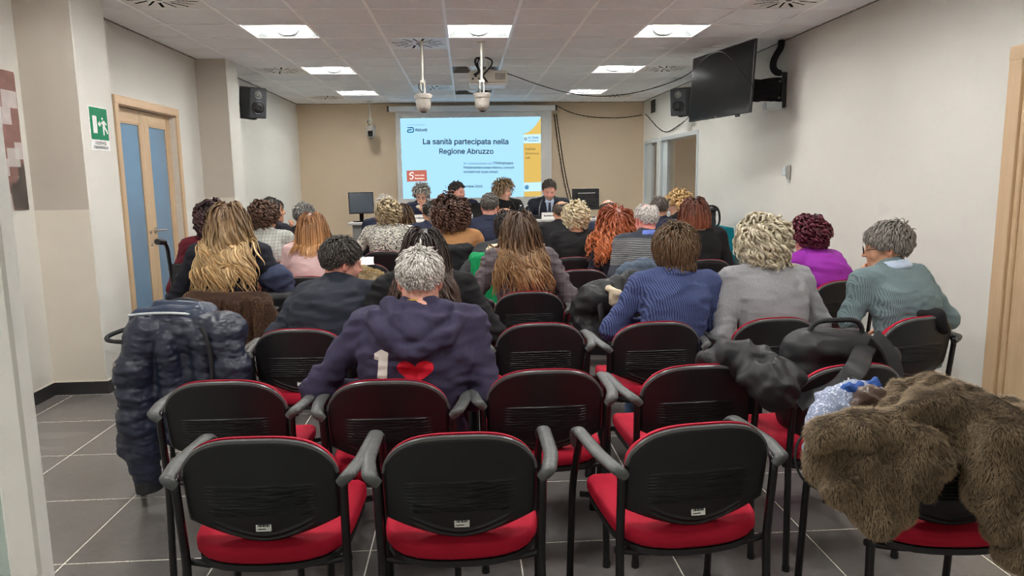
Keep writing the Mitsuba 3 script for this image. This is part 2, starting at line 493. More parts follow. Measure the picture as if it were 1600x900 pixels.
part(d1, 'handle', P(cat(tube(bend([(W - 0.06, hy, 1.03), (W - 0.005, hy, 1.03), (W - 0.002, hy + 0.13, 1.028)], 0.02), 0.010, 10), xf(trimesh.creation.cylinder(0.026, 0.012, sections=20), RY(PI / 2), (W - 0.054, hy, 1.03))), 'm_chrome', 40))
part(d1, 'keyhole', P(cat([xf(trimesh.creation.cylinder(0.017, 0.010, sections=16), RY(PI / 2), (W - 0.056, y_, z_)) for y_, z_ in ((hy, 0.90), (mid - 0.05, 0.90), (mid - 0.05, 1.02))]), 'm_chrome', 40))

# ---- right door at the picture's edge
d2 = 'door_2'
struct(d2, None, 'pale wooden door at the right edge of the picture')
part(d2, 'casing', P(cat(rbox(Ex - 0.022, Ex + 0.2, DR1 - 0.012, DR1 + 0.095, 0, DRH + 0.085, 0.004), rbox(Ex - 0.022, Ex + 0.2, DR0 - 0.08, DR0, 0, DRH + 0.085, 0.004)), 'm_wood', False))
part(d2, 'jamb_stop', P(rbox(Ex - 0.004, Ex + 0.05, DR1 - 0.05, DR1 - 0.012, 0, DRH, 0.006), 'm_wood', False))
part(d2, 'lintel', P(rbox(Ex - 0.024, Ex + 0.2, DR0 - 0.08, DR1 + 0.095, DRH, DRH + 0.085, 0.004), 'm_wood_lintel', False))
part(d2, 'leaf', P(rbox(Ex + 0.012, Ex + 0.055, DR0 + 0.004, DR1 - 0.05, 0.006, DRH - 0.004, 0.003), 'm_wood', False))
part(d2, 'handle', P(tube(bend([(Ex + 0.012, DR0 + 0.08, 1.03), (Ex - 0.04, DR0 + 0.08, 1.03), (Ex - 0.042, DR0 + 0.2, 1.03)], 0.02), 0.010, 10), 'm_chrome', 40))

# ---- booth windows on the right wall near the back
for n, (a, b) in enumerate(WIN):
    k = f'window_{n + 1}'
    struct(k, None, 'wide interior window with pale aluminium frame' if n == 0 else 'narrow interior window with pale frame beside the tan wall')
    fr = []
    for (y0, y1, z0, z1) in ((a, a + 0.055, WZ0, WZ1), (b - 0.055, b, WZ0, WZ1), (a, b, WZ1 - 0.06, WZ1), (a, b, WZ0, WZ0 + 0.05)):
        fr.append(rbox(Ex - 0.016, Ex + 0.20, y0, y1, z0, z1, 0.004))
    if n == 0:
        fr.append(rbox(Ex + 0.03, Ex + 0.08, b - 0.30, b - 0.055, WZ0 + 0.05, WZ1 - 0.06, 0.004))
    else:
        fr.append(rbox(Ex + 0.03, Ex + 0.08, b - 0.36, b - 0.055, WZ0 + 0.05, WZ1 - 0.06, 0.004))
    part(k, 'frame', P(cat(fr), 'm_alu', False))
    part(k, 'pane', P(box(Ex + 0.060, Ex + 0.0605, a + 0.05, b - 0.05, WZ0 + 0.045, WZ1 - 0.055), 'm_pane', False))
struct('wall_booth', P(cat(box(Ex + 0.25, Ex + 1.8, N_ + 0.1, N_ + 0.25, 0, H), box(Ex + 1.7, Ex + 1.85, 9.4, N_ + 0.1, 0, H), box(Ex + 0.25, Ex + 1.8, 9.3, 9.45, 0, H), box(Ex + 0.25, Ex + 1.8, 9.4, N_ + 0.1, H, H + 0.1),
                       box(Ex + 0.25, Ex + 1.8, 9.4, N_ + 0.1, -0.1, 0.0)), 'm_tan', False), 'tan walls of the interpreter booth behind the interior windows')
scene['booth_lamp'] = P(xf(trimesh.creation.cylinder(0.12, 0.03, sections=20), None, (Ex + 1.1, 11.2, H - 0.02)), 'm_white_metal', 30)
scene['booth_lamp']['emitter'] = {'type': 'area', 'radiance': rgb([1.2, 1.1, 1.0])}
labels['booth_lamp'] = {'label': 'small round lamp on the ceiling of the booth behind the interior windows', 'category': 'lamp'}

# ---- open door leaf at the left edge: white stile and pane, close to the camera
t = 'door_3'
struct(t, None, 'white edged glass door leaf standing open at the left edge of the picture')
a_ = at_y(49, 560, 1.0)
sx = a_[0]
part(t, 'stile', P(rbox(sx - 0.042, sx, 0.965, 1.0, 0.0, 2.2, 0.004), 'm_white_metal', False))
mat('m_frost', S(176, 192, 188), 0.3, 0.5)
part(t, 'pane', P(box(sx - 0.75, sx - 0.042, 0.978, 0.99, 0.1, 2.1), 'm_frost', False))
part(t, 'rail', P(cat(rbox(sx - 0.75, sx - 0.042, 0.965, 1.0, 0.0, 0.1, 0.004), rbox(sx - 0.75, sx - 0.042, 0.965, 1.0, 2.1, 2.2, 0.004)), 'm_white_metal', False))

# ================================================================== chairs
mat('m_red', lambda p, n, uv: mix(S(180, 30, 54), S(154, 22, 44), 0.5 * noise(p.x * 420, p.y * 420, p.z * 420) + 0.5 * fbm(p.x * 9, p.y * 9, p.z * 9, 3)), 0.85, 0.2, sheen=0.4)
mat('m_shell', S(30, 31, 34), 0.40, 0.45)
mat('m_shell_edge', S(84, 85, 86), 0.30, 0.55)
mat('m_tube', S(20, 20, 22), 0.30, 0.5)
mat('m_armpad', lambda p, n, uv: mix(S(86, 88, 87), S(70, 72, 72), fbm(p.x * 60, p.y * 60, p.z * 60, 3)), 0.40, 0.5)
HW = 0.217


def z_top(x):
    return 0.664 + 0.126 * np.clip(1 - np.clip(np.abs(x) / HW, 0, 1) ** 3.0, 0, 1) ** 0.52


def z_bot(x):
    return 0.462 + 0.072 * np.clip(np.abs(x) / HW, 0, 1) ** 1.5


def back_y(x, z):
    """rear face of the shell: leans back towards the top and wraps round the sitter"""
    return -0.002 - (z - 0.46) * 0.155 + 0.030 * (x / HW) ** 2 + 0.02 * np.clip((0.60 - z) / 0.14, 0, 1) ** 2


def shell_mesh(nx, nz, ribs=True):
    th = np.linspace(-1, 1, nx)
    xs_ = HW * np.sin(th * PI / 2)
    V = np.linspace(0, 1, nz)
    V = V + 0.0 * V
    X = np.repeat(xs_[:, None], nz, 1)
    zt, zb = z_top(X), z_bot(X)
    Z = zb + (zt - zb) * V[None, :]
    e = np.minimum(np.minimum(zt - Z, Z - zb), (HW - np.abs(X)) * 1.0)
    bev = 0.014
    q = np.clip(e / bev, 0, 1)
    rnd = 0.012 * (1 - np.sqrt(np.clip(1 - (1 - q) ** 2, 0, 1)))
    Yb = back_y(X, Z) + rnd
    if ribs:
        fz = (Z - 0.555) / (0.655 - 0.555) * 9 + 0.6 * (X / 0.15) ** 2 * 0.5
        wx = np.clip((0.150 - np.abs(X)) / 0.02, 0, 1)
        inz = (fz > -0.0) & (fz < 9.0)
        prof = np.exp(-(((fz - np.floor(fz)) - 0.5) / 0.20) ** 2)
        Yb = Yb + np.where(inz, -0.0062 * prof, 0) * wx
        for dz in (0.016, 0.034):
            zc = z_bot(X) * 0.55 + 0.45 * 0.462 + dz
            zc = 0.456 + 0.062 * (np.abs(X) / 0.16) ** 1.7 + dz
            Yb = Yb - 0.006 * np.exp(-((Z - zc) / 0.0045) ** 2) * np.clip((0.145 - np.abs(X)) / 0.02, 0, 1)
    Yf = back_y(X, Z) + 0.016
    v = np.vstack([np.stack([X, Yb, Z], -1).reshape(-1, 3), np.stack([X, Yf, Z], -1).reshape(-1, 3)])
    n = nx * nz
    i, j = np.meshgrid(np.arange(nx - 1), np.arange(nz - 1), indexing='ij')
    a, b, c, d = i * nz + j, (i + 1) * nz + j, (i + 1) * nz + j + 1, i * nz + j + 1
    qb = np.stack([a, b, c, d], -1).reshape(-1, 4)
    qf = qb[:, ::-1] + n
    rim = np.r_[[k * nz for k in range(nx)], [(nx - 1) * nz + k for k in range(1, nz)], [k * nz + nz - 1 for k in range(nx - 2, -1, -1)], list(range(nz - 2, 0, -1))]
    r2 = np.roll(rim, -1)
    qs = np.stack([rim + n, r2 + n, r2, rim], -1)
    q_ = np.vstack([qb, qf, qs])
    return trimesh.Trimesh(v, np.vstack([q_[:, [0, 1, 2]], q_[:, [0, 2, 3]]]), process=False)


def edge_mesh(n):
    """the paler rolled rim along the shell's upper edge"""
    th = np.linspace(-0.93, 0.93, n)
    xs_ = HW * np.sin(th * PI / 2)
    pts = np.stack([xs_ * 0.985, back_y(xs_, z_top(xs_)) + 0.008, z_top(xs_) - 0.004], -1)
    return tube(pts, 0.0075, 6)


def pad_mesh(nx, nz):
    """upholstered front of the backrest"""
    th = np.linspace(-1, 1, nx)
    V = np.linspace(0, 1, nz)
    X = np.repeat((HW * 0.985 * np.sin(th * PI / 2))[:, None], nz, 1)
    zt, zb = z_top(X / 0.985) + 0.007, z_bot(X / 0.985) + 0.02
    Z = zb + (zt - zb) * V[None, :]
    e = np.minimum(np.minimum(zt - Z, Z - zb), (HW * 0.985 - np.abs(X)))
    q = np.clip(e / 0.035, 0, 1)
    Y0 = back_y(X, Z) + 0.014
    Yf = Y0 + 0.012 + 0.026 * np.sqrt(np.clip(1 - (1 - q) ** 2, 0, 1))
    v = np.vstack([np.stack([X, Y0, Z], -1).reshape(-1, 3), np.stack([X, Yf, Z], -1).reshape(-1, 3)])
    n = nx * nz
    i, j = np.meshgrid(np.arange(nx - 1), np.arange(nz - 1), indexing='ij')
    a, b, c, d = i * nz + j, (i + 1) * nz + j, (i + 1) * nz + j + 1, i * nz + j + 1
    qb = np.stack([a, b, c, d], -1).reshape(-1, 4)
    rim = np.r_[[k * nz for k in range(nx)], [(nx - 1) * nz + k for k in range(1, nz)], [k * nz + nz - 1 for k in range(nx - 2, -1, -1)], list(range(nz - 2, 0, -1))]
    r2 = np.roll(rim, -1)
    q_ = np.vstack([qb, qb[:, ::-1] + n, np.stack([rim + n, r2 + n, r2, rim], -1)])
    return trimesh.Trimesh(v, np.vstack([q_[:, [0, 1, 2]], q_[:, [0, 2, 3]]]), process=False)


def seat_mesh(na, nr, z0, z1, grow, puff):
    """rounded-square cushion; the rear edge bulges backwards"""
    a = np.linspace(0, 2 * PI, na, endpoint=False)
    ca, sa = np.cos(a), np.sin(a)
    ex = 5.0
    rad = (np.abs(ca) ** ex + np.abs(sa) ** ex) ** (-1 / ex)
    bx, by = rad * ca, rad * sa
    ox = bx * (0.228 + grow)
    oy = 0.235 + by * (0.232 + grow)
    oy = oy - np.where(by < 0, 0.035 * (1 - bx ** 2) * (-by), 0)
    rings = []
    prof = [(0.86, z0), (0.97, z0 + 0.004), (1.0, z0 + 0.016), (1.0, z1 - 0.02), (0.985, z1 - 0.008), (0.95, z1 - 0.001), (0.8, z1 + puff * 0.4), (0.5, z1 + puff), (0.2, z1 + puff)]
    for s_, z in prof:
        x, y = ox * s_, 0.235 + (oy - 0.235) * s_
        zz = z - 0.02 * np.clip((y - 0.38) / 0.09, 0, 1) ** 2 + 0.012 * (np.abs(x) / 0.228) ** 3
        rings.append(np.stack([x, y, zz], -1))
    v = np.vstack(rings + [np.array([[0, 0.235, z0]]), np.array([[0, 0.235, z1 + puff]])])
    f = []
    k = np.arange(na)
    for r in range(len(prof) - 1):
        A, B, C, D = r * na + k, r * na + (k + 1) % na, (r + 1) * na + (k + 1) % na, (r + 1) * na + k
        f += [np.stack([A, B, C], 1), np.stack([A, C, D], 1)]
    c0, c1 = len(prof) * na, len(prof) * na + 1
    f += [np.stack([np.full(na, c0), (k + 1) % na, k], 1), np.stack([np.full(na, c1), (len(prof) - 1) * na + k, (len(prof) - 1) * na + (k + 1) % na], 1)]
    return trimesh.Trimesh(v, np.vstack(f), process=False)


def flat_tube(path, wx, wz, sides):
    m = tube(path, 1.0, sides)
    n = len(path)
    v = np.asarray(m.vertices).copy()
    c = np.vstack([np.repeat(path, sides, 0), path[0], path[-1]])
    W_ = np.r_[np.repeat(wx, sides), 0, 0][:, None]
    Z_ = np.r_[np.repeat(wz, sides), 0, 0][:, None]
    d = v - c
    side = np.array([1.0, 0, 0])
    ds = (d @ side)[:, None] * side
    v = c + ds * W_ + (d - ds) * Z_
    return trimesh.Trimesh(v, m.faces, process=False)


def chair_kit(lo):
    s_ = 6 if lo else 10
    kit = {}
    kit['backrest'] = P(shell_mesh(15, 14, False) if lo else shell_mesh(41, 190), 'm_shell', 35)
    kit['backrest_rim'] = P(edge_mesh(14 if lo else 36), 'm_shell_edge', 40)
    kit['back_pad'] = P(pad_mesh(13 if lo else 25, 7 if lo else 15), 'm_red', 50)
    kit['seat'] = P(seat_mesh(24 if lo else 48, 0, 0.415, 0.468, 0.0, 0.008), 'm_red', 50)
    kit['seat_pan'] = P(seat_mesh(20 if lo else 40, 0, 0.398, 0.416, -0.006, 0.0), 'm_black_plastic', 40)
    nb = 3 if lo else 6
    for sd, nm in ((-1, 'left'), (1, 'right')):
        kit['rear_leg_' + nm] = P(cat(tube(bend([(sd * 0.232, -0.010, 0.0), (sd * 0.228, 0.010, 0.42), (sd * 0.232, -0.012, 0.66), (sd * 0.250, 0.05, 0.668)], 0.03, nb), 0.0125, s_),
                                      tube([(sd * 0.232, -0.010, 0.0), (sd * 0.232, -0.010, 0.02)], 0.0145, s_)), 'm_tube', 40)
        kit['front_leg_' + nm] = P(cat(tube(bend([(sd * 0.262, 0.475, 0.0), (sd * 0.258, 0.44, 0.44), (sd * 0.256, 0.34, 0.655), (sd * 0.252, 0.30, 0.66)], 0.06, nb), 0.0125, s_),
                                       tube([(sd * 0.262, 0.475, 0.0), (sd * 0.262, 0.473, 0.02)], 0.0145, s_)), 'm_tube', 40)
        # arm pad: a flat rounded bar that hooks inwards over the rear leg
        path = bend([(sd * 0.224, -0.024, 0.652), (sd * 0.248, -0.026, 0.674), (sd * 0.268, 0.09, 0.677), (sd * 0.270, 0.345, 0.670), (sd * 0.264, 0.372, 0.60)], 0.035, nb)
        kit['armrest_' + nm] = P(flat_tube(path, np.r_[0.014, np.full(len(path) - 2, 0.0225), 0.015], np.r_[0.013, np.full(len(path) - 2, 0.0125), 0.012], 8 if lo else 14), 'm_armpad', 50)
    for nm, y in (('rear', 0.03), ('front', 0.42)):
        kit['crossbar_' + nm] = P(tube(bend([(-0.236, y, 0.405), (-0.15, y, 0.388), (0.15, y, 0.388), (0.236, y, 0.405)], 0.05, nb), 0.010, s_), 'm_tube', 40)
    return kit


KIT_HI, KIT_LO = chair_kit(False), chair_kit(True)
stk = rbox(-0.0215, 0.0215, -0.0045, -0.0005, -0.0125, 0.0125, 0.001)
STK = P(stk, 'm_white_print', False)
bars = [box(-0.017 + k * 0.0032, -0.017 + k * 0.0032 + (0.0012 + 0.0009 * ((k * 7) % 3)), -0.0052, -0.0044, 0.001, 0.009) for k in range(11)] + [box(-0.016, 0.006, -0.0052, -0.0044, -0.007, -0.0045)]
STKB = P(cat(bars), 'm_ink', False)
CHAIR_AT = {}


def chair(label, x, y, deg=0.0, lo=False, sticker=False, group=None, z0=0.0, name='conference_chair'):
    t = thing(name, label, 'chair', group)
    kit = KIT_LO if lo else KIT_HI
    tw = T().translate([x, y, z0]).rotate([0, 0, 1], deg)
    for k in ('seat', 'seat_pan', 'backrest', 'backrest_rim', 'back_pad'):
        part(t, k, kit[k], to_world=tw)
    part(t, 'crossbar', kit['crossbar_rear'], to_world=tw)
    part(t, 'crossbar', kit['crossbar_front'], to_world=tw)
    for nm in ('left', 'right'):
        part(t, 'leg', kit['rear_leg_' + nm], to_world=tw)
        part(t, 'leg', kit['front_leg_' + nm], to_world=tw)
        part(t, 'armrest', kit['armrest_' + nm], to_world=tw)
    if sticker:
        z = 0.520
        w2 = T().translate([x, y, z0]).rotate([0, 0, 1], deg).translate([0.002, float(back_y(0.0, z)) + 0.001, z]).rotate([1, 0, 0], -8.8)
        s_ = part(t, 'barcode_sticker', STK, 'small white inventory sticker with barcode', to_world=w2)
        part(s_, 'barcode', STKB, to_world=w2)
    CHAIR_AT[t] = (x, y, deg)
    return t


# nearest row
chair('empty black-backed red-seat chair in the nearest row, leftmost', -0.590, 1.965, -2, sticker=True)
chair('empty black-backed red-seat chair in the nearest row, second from the left', -0.033, 1.940, 0, sticker=True)
chair('empty black-backed red-seat chair in the nearest row, just left of the fur coat', 0.650, 1.950, 6, sticker=True)
chair('red-seat chair in the nearest row, buried under the brown fur coat', 1.385, 1.88, -6)
# second row
chair('empty red-seat chair in front of the one hung with the navy puffer jacket', -0.872, 2.560, -1)
chair('red-seat chair holding the man in the navy hoodie with the heart', -0.290, 2.505, -2)
chair('empty red-seat chair right of the man in the navy hoodie', 0.277, 2.580, 0)
chair('red-seat chair with a black jacket over its right corner', 0.849, 2.580, 3)
chair('red-seat chair with the black backpack hung on its back', 1.405, 2.520, 7)
# third row
chair('chair at the left aisle hidden under the navy puffer jacket', -1.35, 3.43, 2)
chair('red-seat chair behind the man in the dark suit, with a small white sticker', -0.806, 3.440, -3, sticker=True)
chair('chair holding the dark-haired woman, hidden behind the man in the hoodie', -0.225, 3.440, 0)
chair('empty red-seat chair in front of the chair with the plaid jacket woman', 0.347, 3.430, 0)
chair('red-seat chair holding the woman in the navy ribbed sweater', 0.905, 3.385, 1, sticker=True)
chair('red-seat chair holding the woman in the grey blazer', 1.500, 3.400, 4)
chair('chair at the right aisle holding the man in the teal sweater', 2.19, 3.34, 15)
# fourth row
chair('chair with the dark brown fur hung on it, under the long-haired blonde woman', -1.50, 4.59, 0)
chair('chair next to the long-haired blonde woman with a folded navy coat on it', -0.88, 4.55, 0)
chair('chair between the dark-haired woman in black and the plaid jacket woman', -0.21, 4.42, 0)
chair('red-seat chair holding the woman in the plaid jacket', 0.379, 4.410, 0)
chair('empty red-seat chair right of the plaid jacket woman, in front of the white-blonde curls', 0.868, 5.42, 0)
chair('chair with dark coats piled on it beside the navy ribbed sweater woman', 0.935, 4.36, 2)
chair('chair beyond the woman in the grey blazer with a dark coat on it', 1.50, 4.45, 0)
chair('chair holding the woman in the purple jacket', 2.46, 4.57, 10)
# farther rows, simpler
far = [('chair holding the person in the grey check jacket', -1.61, 6.40), ('chair under the strawberry blonde woman in pink', -1.18, 5.36),
       ('black-backed empty chair in front of the tweed jacket, with white papers', -0.86, 6.12), ('black-backed chair holding the woman in the tweed jacket', -0.82, 7.20),
       ('chair with the black coat holding the woman in the camel sweater', -0.129, 5.98), ('chair of the leaning person in charcoal, with the green coat on its back', 0.214, 5.44),
       ('red-edged chair holding the woman with white-blonde curls', 0.94, 6.30), ('chair under the red-haired woman', 1.58, 6.35), ('chair under the man in the striped grey sweater', 1.456, 5.42),
       ('red-topped chair holding the auburn-haired woman', 2.00, 5.91), ('chair at the right with dark coat near the purple jacket', 2.62, 5.60),
       ('chair under the black-haired man in navy before the desk', -0.263, 7.34), ('chair under the man with the grey buzz cut', 0.247, 7.14), ('chair under the bald man in black', 0.983, 7.14),
       ('chair under the balding man in navy', 1.6, 7.14), ('chair under the man in navy by the booth windows', 2.2, 7.14), ('chair under the blonde woman by the booth windows', 2.5, 7.8),
       ('chair under the woman seen in profile near the left wall', -2.0, 7.04), ('chair under the grey-haired man in a dark coat', -1.4, 7.06), ('chair under the white-haired person in red', -0.97, 8.30),
       ('chair under the long brown-haired woman behind the tweed jacket', -0.42, 7.90), ('chair under the grey-haired person in burgundy', -0.246, 6.72)]
for w_, x, y in far:
    chair(w_, x, y, 0, lo=True)

# ================================================================== people: modelling kit
class Field:
    """a signed distance field on a grid; every primitive only touches its own box"""

    def __init__(s, lo, hi, h):
        s.o, s.h = np.asarray(lo, float), h
        n = np.ceil((np.asarray(hi) - s.o) / h).astype(int) + 1
        s.ax = [(s.o[i] + h * np.arange(n[i])).astype(np.float32) for i in range(3)]
        s.d = np.full(n, 0.5, np.float32)

    def _sub(s, lo, hi):
        a = np.maximum(np.floor((np.asarray(lo) - s.o) / s.h).astype(int), 0)
        b = np.minimum(np.ceil((np.asarray(hi) - s.o) / s.h).astype(int) + 1, s.d.shape)
        if (b <= a).any():
            return None
        sl = tuple(slice(i, j) for i, j in zip(a, b))
        return sl, s.ax[0][sl[0]][:, None, None], s.ax[1][sl[1]][None, :, None], s.ax[2][sl[2]][None, None, :]

    def put(s, fn, lo, hi, k=0.02, cut=False):
        m = k + 2.5 * s.h
        r = s._sub(np.asarray(lo) - m, np.asarray(hi) + m)
        if r is None:
            return s
        sl, X, Y, Z = r
        e = fn(X, Y, Z)
        d = s.d[sl]
        if cut:
            e = -e
            h = np.maximum(k - np.abs(d - e), 0) / max(k, 1e-6)
            s.d[sl] = np.maximum(d, e) + h * h * k * 0.25
        else:
            h = np.maximum(k - np.abs(d - e), 0) / max(k, 1e-6)
            s.d[sl] = np.minimum(d, e) - h * h * k * 0.25
        return s

    def cap(s, a, b, ra, rb=None, k=0.02, cut=False):
        a, b = np.asarray(a, float), np.asarray(b, float)
        rb = ra if rb is None else rb
        ab = b - a
        L = max(float(ab @ ab), 1e-9)

        def fn(X, Y, Z):
            x, y, z = X - a[0], Y - a[1], Z - a[2]
            t = np.clip((x * ab[0] + y * ab[1] + z * ab[2]) / L, 0, 1)
            return np.sqrt((x - t * ab[0]) ** 2 + (y - t * ab[1]) ** 2 + (z - t * ab[2]) ** 2) - (ra + t * (rb - ra))
        R_ = max(ra, rb)
        return s.put(fn, np.minimum(a, b) - R_, np.maximum(a, b) + R_, k, cut)

    def chain(s, pts, rad, k=0.02):
        rad = np.broadcast_to(rad, (len(pts),))
        for i in range(len(pts) - 1):
            s.cap(pts[i], pts[i + 1], float(rad[i]), float(rad[i + 1]), k)
        return s

    def ell(s, c, r, R=None, k=0.02, cut=False):
        c, r = np.asarray(c, float), np.asarray(r, float)
        R = np.eye(3) if R is None else R

        def fn(X, Y, Z):
            x, y, z = X - c[0], Y - c[1], Z - c[2]
            q = [R[0, i] * x + R[1, i] * y + R[2, i] * z for i in range(3)]
            k0 = np.sqrt((q[0] / r[0]) ** 2 + (q[1] / r[1]) ** 2 + (q[2] / r[2]) ** 2)
            k1 = np.sqrt((q[0] / r[0] ** 2) ** 2 + (q[1] / r[1] ** 2) ** 2 + (q[2] / r[2] ** 2) ** 2)
            return k0 * (k0 - 1) / np.maximum(k1, 1e-6)
        return s.put(fn, c - r.max(), c + r.max(), k, cut)

    def slab(s, c, half, R=None, rad=0.01, k=0.02, cut=False):
        """rounded box"""
        c, half = np.asarray(c, float), np.asarray(half, float)
        R = np.eye(3) if R is None else R

        def fn(X, Y, Z):
            x, y, z = X - c[0], Y - c[1], Z - c[2]
            q = [np.abs(R[0, i] * x + R[1, i] * y + R[2, i] * z) - (half[i] - rad) for i in range(3)]
            o = np.sqrt(sum(np.maximum(a, 0) ** 2 for a in q))
            return o + np.minimum(np.maximum(np.maximum(q[0], q[1]), q[2]), 0) - rad
        e = np.linalg.norm(half)
        return s.put(fn, c - e, c + e, k, cut)

    def mesh(s):
        """surface nets"""
        d = s.d.copy()
        for a in range(3):                      # keep the surface closed at the border
            i0, i1 = [slice(None)] * 3, [slice(None)] * 3
            i0[a], i1[a] = 0, -1
            d[tuple(i0)] = np.maximum(d[tuple(i0)], 1e-4)
            d[tuple(i1)] = np.maximum(d[tuple(i1)], 1e-4)
        neg = d < 0
        n8 = neg.astype(np.int8)
        c = n8[:-1] + n8[1:]
        c = c[:, :-1] + c[:, 1:]
        c = c[:, :, :-1] + c[:, :, 1:]
        act = (c > 0) & (c < 8)
        ijk = np.argwhere(act)
        idx = np.full(act.shape, -1, np.int64)
        idx[act] = np.arange(len(ijk))
        i, j, k = ijk.T
        cor = {(a, b, e): d[i + a, j + b, k + e] for a in (0, 1) for b in (0, 1) for e in (0, 1)}
        acc, cnt = np.zeros((len(ijk), 3)), np.zeros(len(ijk))
        for ax in range(3):
            for u in (0, 1):
                for w in (0, 1):
                    p = [u, w]
                    p.insert(ax, 0)
                    q = list(p)
                    q[ax] = 1
                    A, B = cor[tuple(p)], cor[tuple(q)]
                    x = (A < 0) != (B < 0)
                    t = np.where(x, A / np.where(A == B, 1, A - B), 0)
                    pos = np.tile(np.array(p, float), (len(ijk), 1))
                    pos[:, ax] += t
                    acc += np.where(x[:, None], pos, 0)
                    cnt += x
        v = s.o + (ijk + acc / np.maximum(cnt, 1)[:, None]) * s.h
        F = []
        for ax in range(3):
            sl0, sl1 = [slice(1, -1)] * 3, [slice(1, -1)] * 3
            sl0[ax], sl1[ax] = slice(0, -1), slice(1, None)
            A, B = neg[tuple(sl0)], neg[tuple(sl1)]
            e = np.argwhere(A != B)
            if not len(e):
                continue
            sg = A[tuple(e.T)]
            g = e.copy()
            g += 1
            g[:, ax] -= 1
            o1, o2 = [(1, 2), (2, 0), (0, 1)][ax]
            qs = []
            for (u, w) in ((1, 1), (0, 1), (0, 0), (1, 0)):
                h = g.copy()
                h[:, o1] -= u
                h[:, o2] -= w
                qs.append(idx[h[:, 0], h[:, 1], h[:, 2]])
            q = np.stack(qs, 1)
            q = np.where(sg[:, None], q, q[:, ::-1])
            F += [q[:, [0, 1, 2]], q[:, [0, 2, 3]]]
        return trimesh.Trimesh(v, np.vstack(F), process=False)


def vnormals(m):
    v, f = np.asarray(m.vertices), np.asarray(m.faces)
    n = np.zeros_like(v)
    fn = np.cross(v[f[:, 1]] - v[f[:, 0]], v[f[:, 2]] - v[f[:, 0]])
    for k in range(3):
        np.add.at(n, f[:, k], fn)
    return n / (np.linalg.norm(n, axis=1, keepdims=True) + 1e-12)


def relax(m, it=1, lam=0.5):
    """plain Laplacian smoothing"""
    v, f = np.asarray(m.vertices).copy(), np.asarray(m.faces)
    e = np.vstack([f[:, [0, 1]], f[:, [1, 2]], f[:, [2, 0]]])
    deg = np.zeros(len(v))
    np.add.at(deg, e[:, 0], 1)
    for _ in range(it):
        s = np.zeros_like(v)
        np.add.at(s, e[:, 0], v[e[:, 1]])
        v += lam * (s / np.maximum(deg, 1)[:, None] - v)
    return trimesh.Trimesh(v, f, process=False)


def rot(yaw=0, pitch=0, roll=0):
    """columns = axes of a frame turned left by yaw, nodding down by pitch, leaning right by roll (degrees)"""
    y, p, r = np.radians([yaw, -pitch, roll])
    Rz = np.array([[math.cos(y), -math.sin(y), 0], [math.sin(y), math.cos(y), 0], [0, 0, 1]])
    Rx = np.array([[1, 0, 0], [0, math.cos(p), -math.sin(p)], [0, math.sin(p), math.cos(p)]])
    Ry = np.array([[math.cos(r), 0, math.sin(r)], [0, 1, 0], [-math.sin(r), 0, math.cos(r)]])
    return Rz @ Rx @ Ry


def unit(a):
    a = np.asarray(a, float)
    return a / (np.linalg.norm(a) + 1e-12)


# ---- heads: built once per sex and fineness, in a frame with +y forward, origin between the ears
def head_mesh(male, h):
    F = Field((-0.12, -0.14, -0.17), (0.12, 0.16, 0.16), h)
    j = 1.06 if male else 0.97
    F.ell((0, -0.012, 0.035), (0.074, 0.094, 0.088))
    F.ell((0, 0.030, -0.020), (0.064, 0.068, 0.085), k=0.03)
    F.ell((0, 0.030, -0.068), (0.050 * j, 0.058 * j, 0.045), k=0.03)
    F.ell((0, 0.074, -0.100), (0.021 * j, 0.018, 0.017), k=0.03)                        # chin
    for s in (-1, 1):
        F.ell((s * 0.040, 0.062, -0.030), (0.024, 0.022, 0.022), k=0.02)             # cheeks
        F.cap((s * 0.014, 0.094, 0.022), (s * 0.046, 0.080, 0.020), 0.008, 0.007, k=0.014)   # brows
        F.cap((s * 0.050 * j, -0.005, -0.050), (s * 0.034, 0.055, -0.092), 0.014, 0.012, k=0.03)   # jaw
        F.ell((s * 0.031, 0.099, 0.002), (0.016, 0.014, 0.011), k=0.012, cut=True)   # sockets
        F.ell((s * 0.031, 0.082, 0.001), (0.0125, 0.0125, 0.0115), k=0.003)          # eyelids over the ball
    F.cap((0, 0.094, 0.010), (0, 0.114, -0.026), 0.007, 0.010, k=0.012)                # nose
    for s in (-1, 1):
        F.ell((s * 0.010, 0.102, -0.029), (0.008, 0.010, 0.007), k=0.006)
    F.cap((-0.020, 0.088, -0.056), (0.020, 0.088, -0.056), 0.006, k=0.008)
    F.cap((-0.016, 0.088, -0.066), (0.016, 0.088, -0.066), 0.0065, k=0.008)
    F.cap((-0.020, 0.098, -0.061), (0.020, 0.098, -0.061), 0.0022, k=0.003, cut=True)
    for s in (-1, 1):                                                                # ears
        R = rot(s * 22, 0, 0) @ rot(0, 0, s * 8)
        F.ell((s * 0.080, -0.006, -0.004), (0.009, 0.019, 0.031), R, k=0.008)
        F.ell((s * 0.088, -0.003, 0.001), (0.006, 0.011, 0.018), R, k=0.004, cut=True)
    F.cap((0, -0.02, -0.05), (0, -0.035, -0.155), 0.056, 0.060, k=0.03)
    return relax(F.mesh(), 1, 0.4)


HEADS = {}


def head(male, lod):
    h = {0: 0.0045, 1: 0.006, 2: 0.009}[lod]
    if (male, lod) not in HEADS:
        HEADS[male, lod] = head_mesh(male, h)
    return HEADS[male, lod]


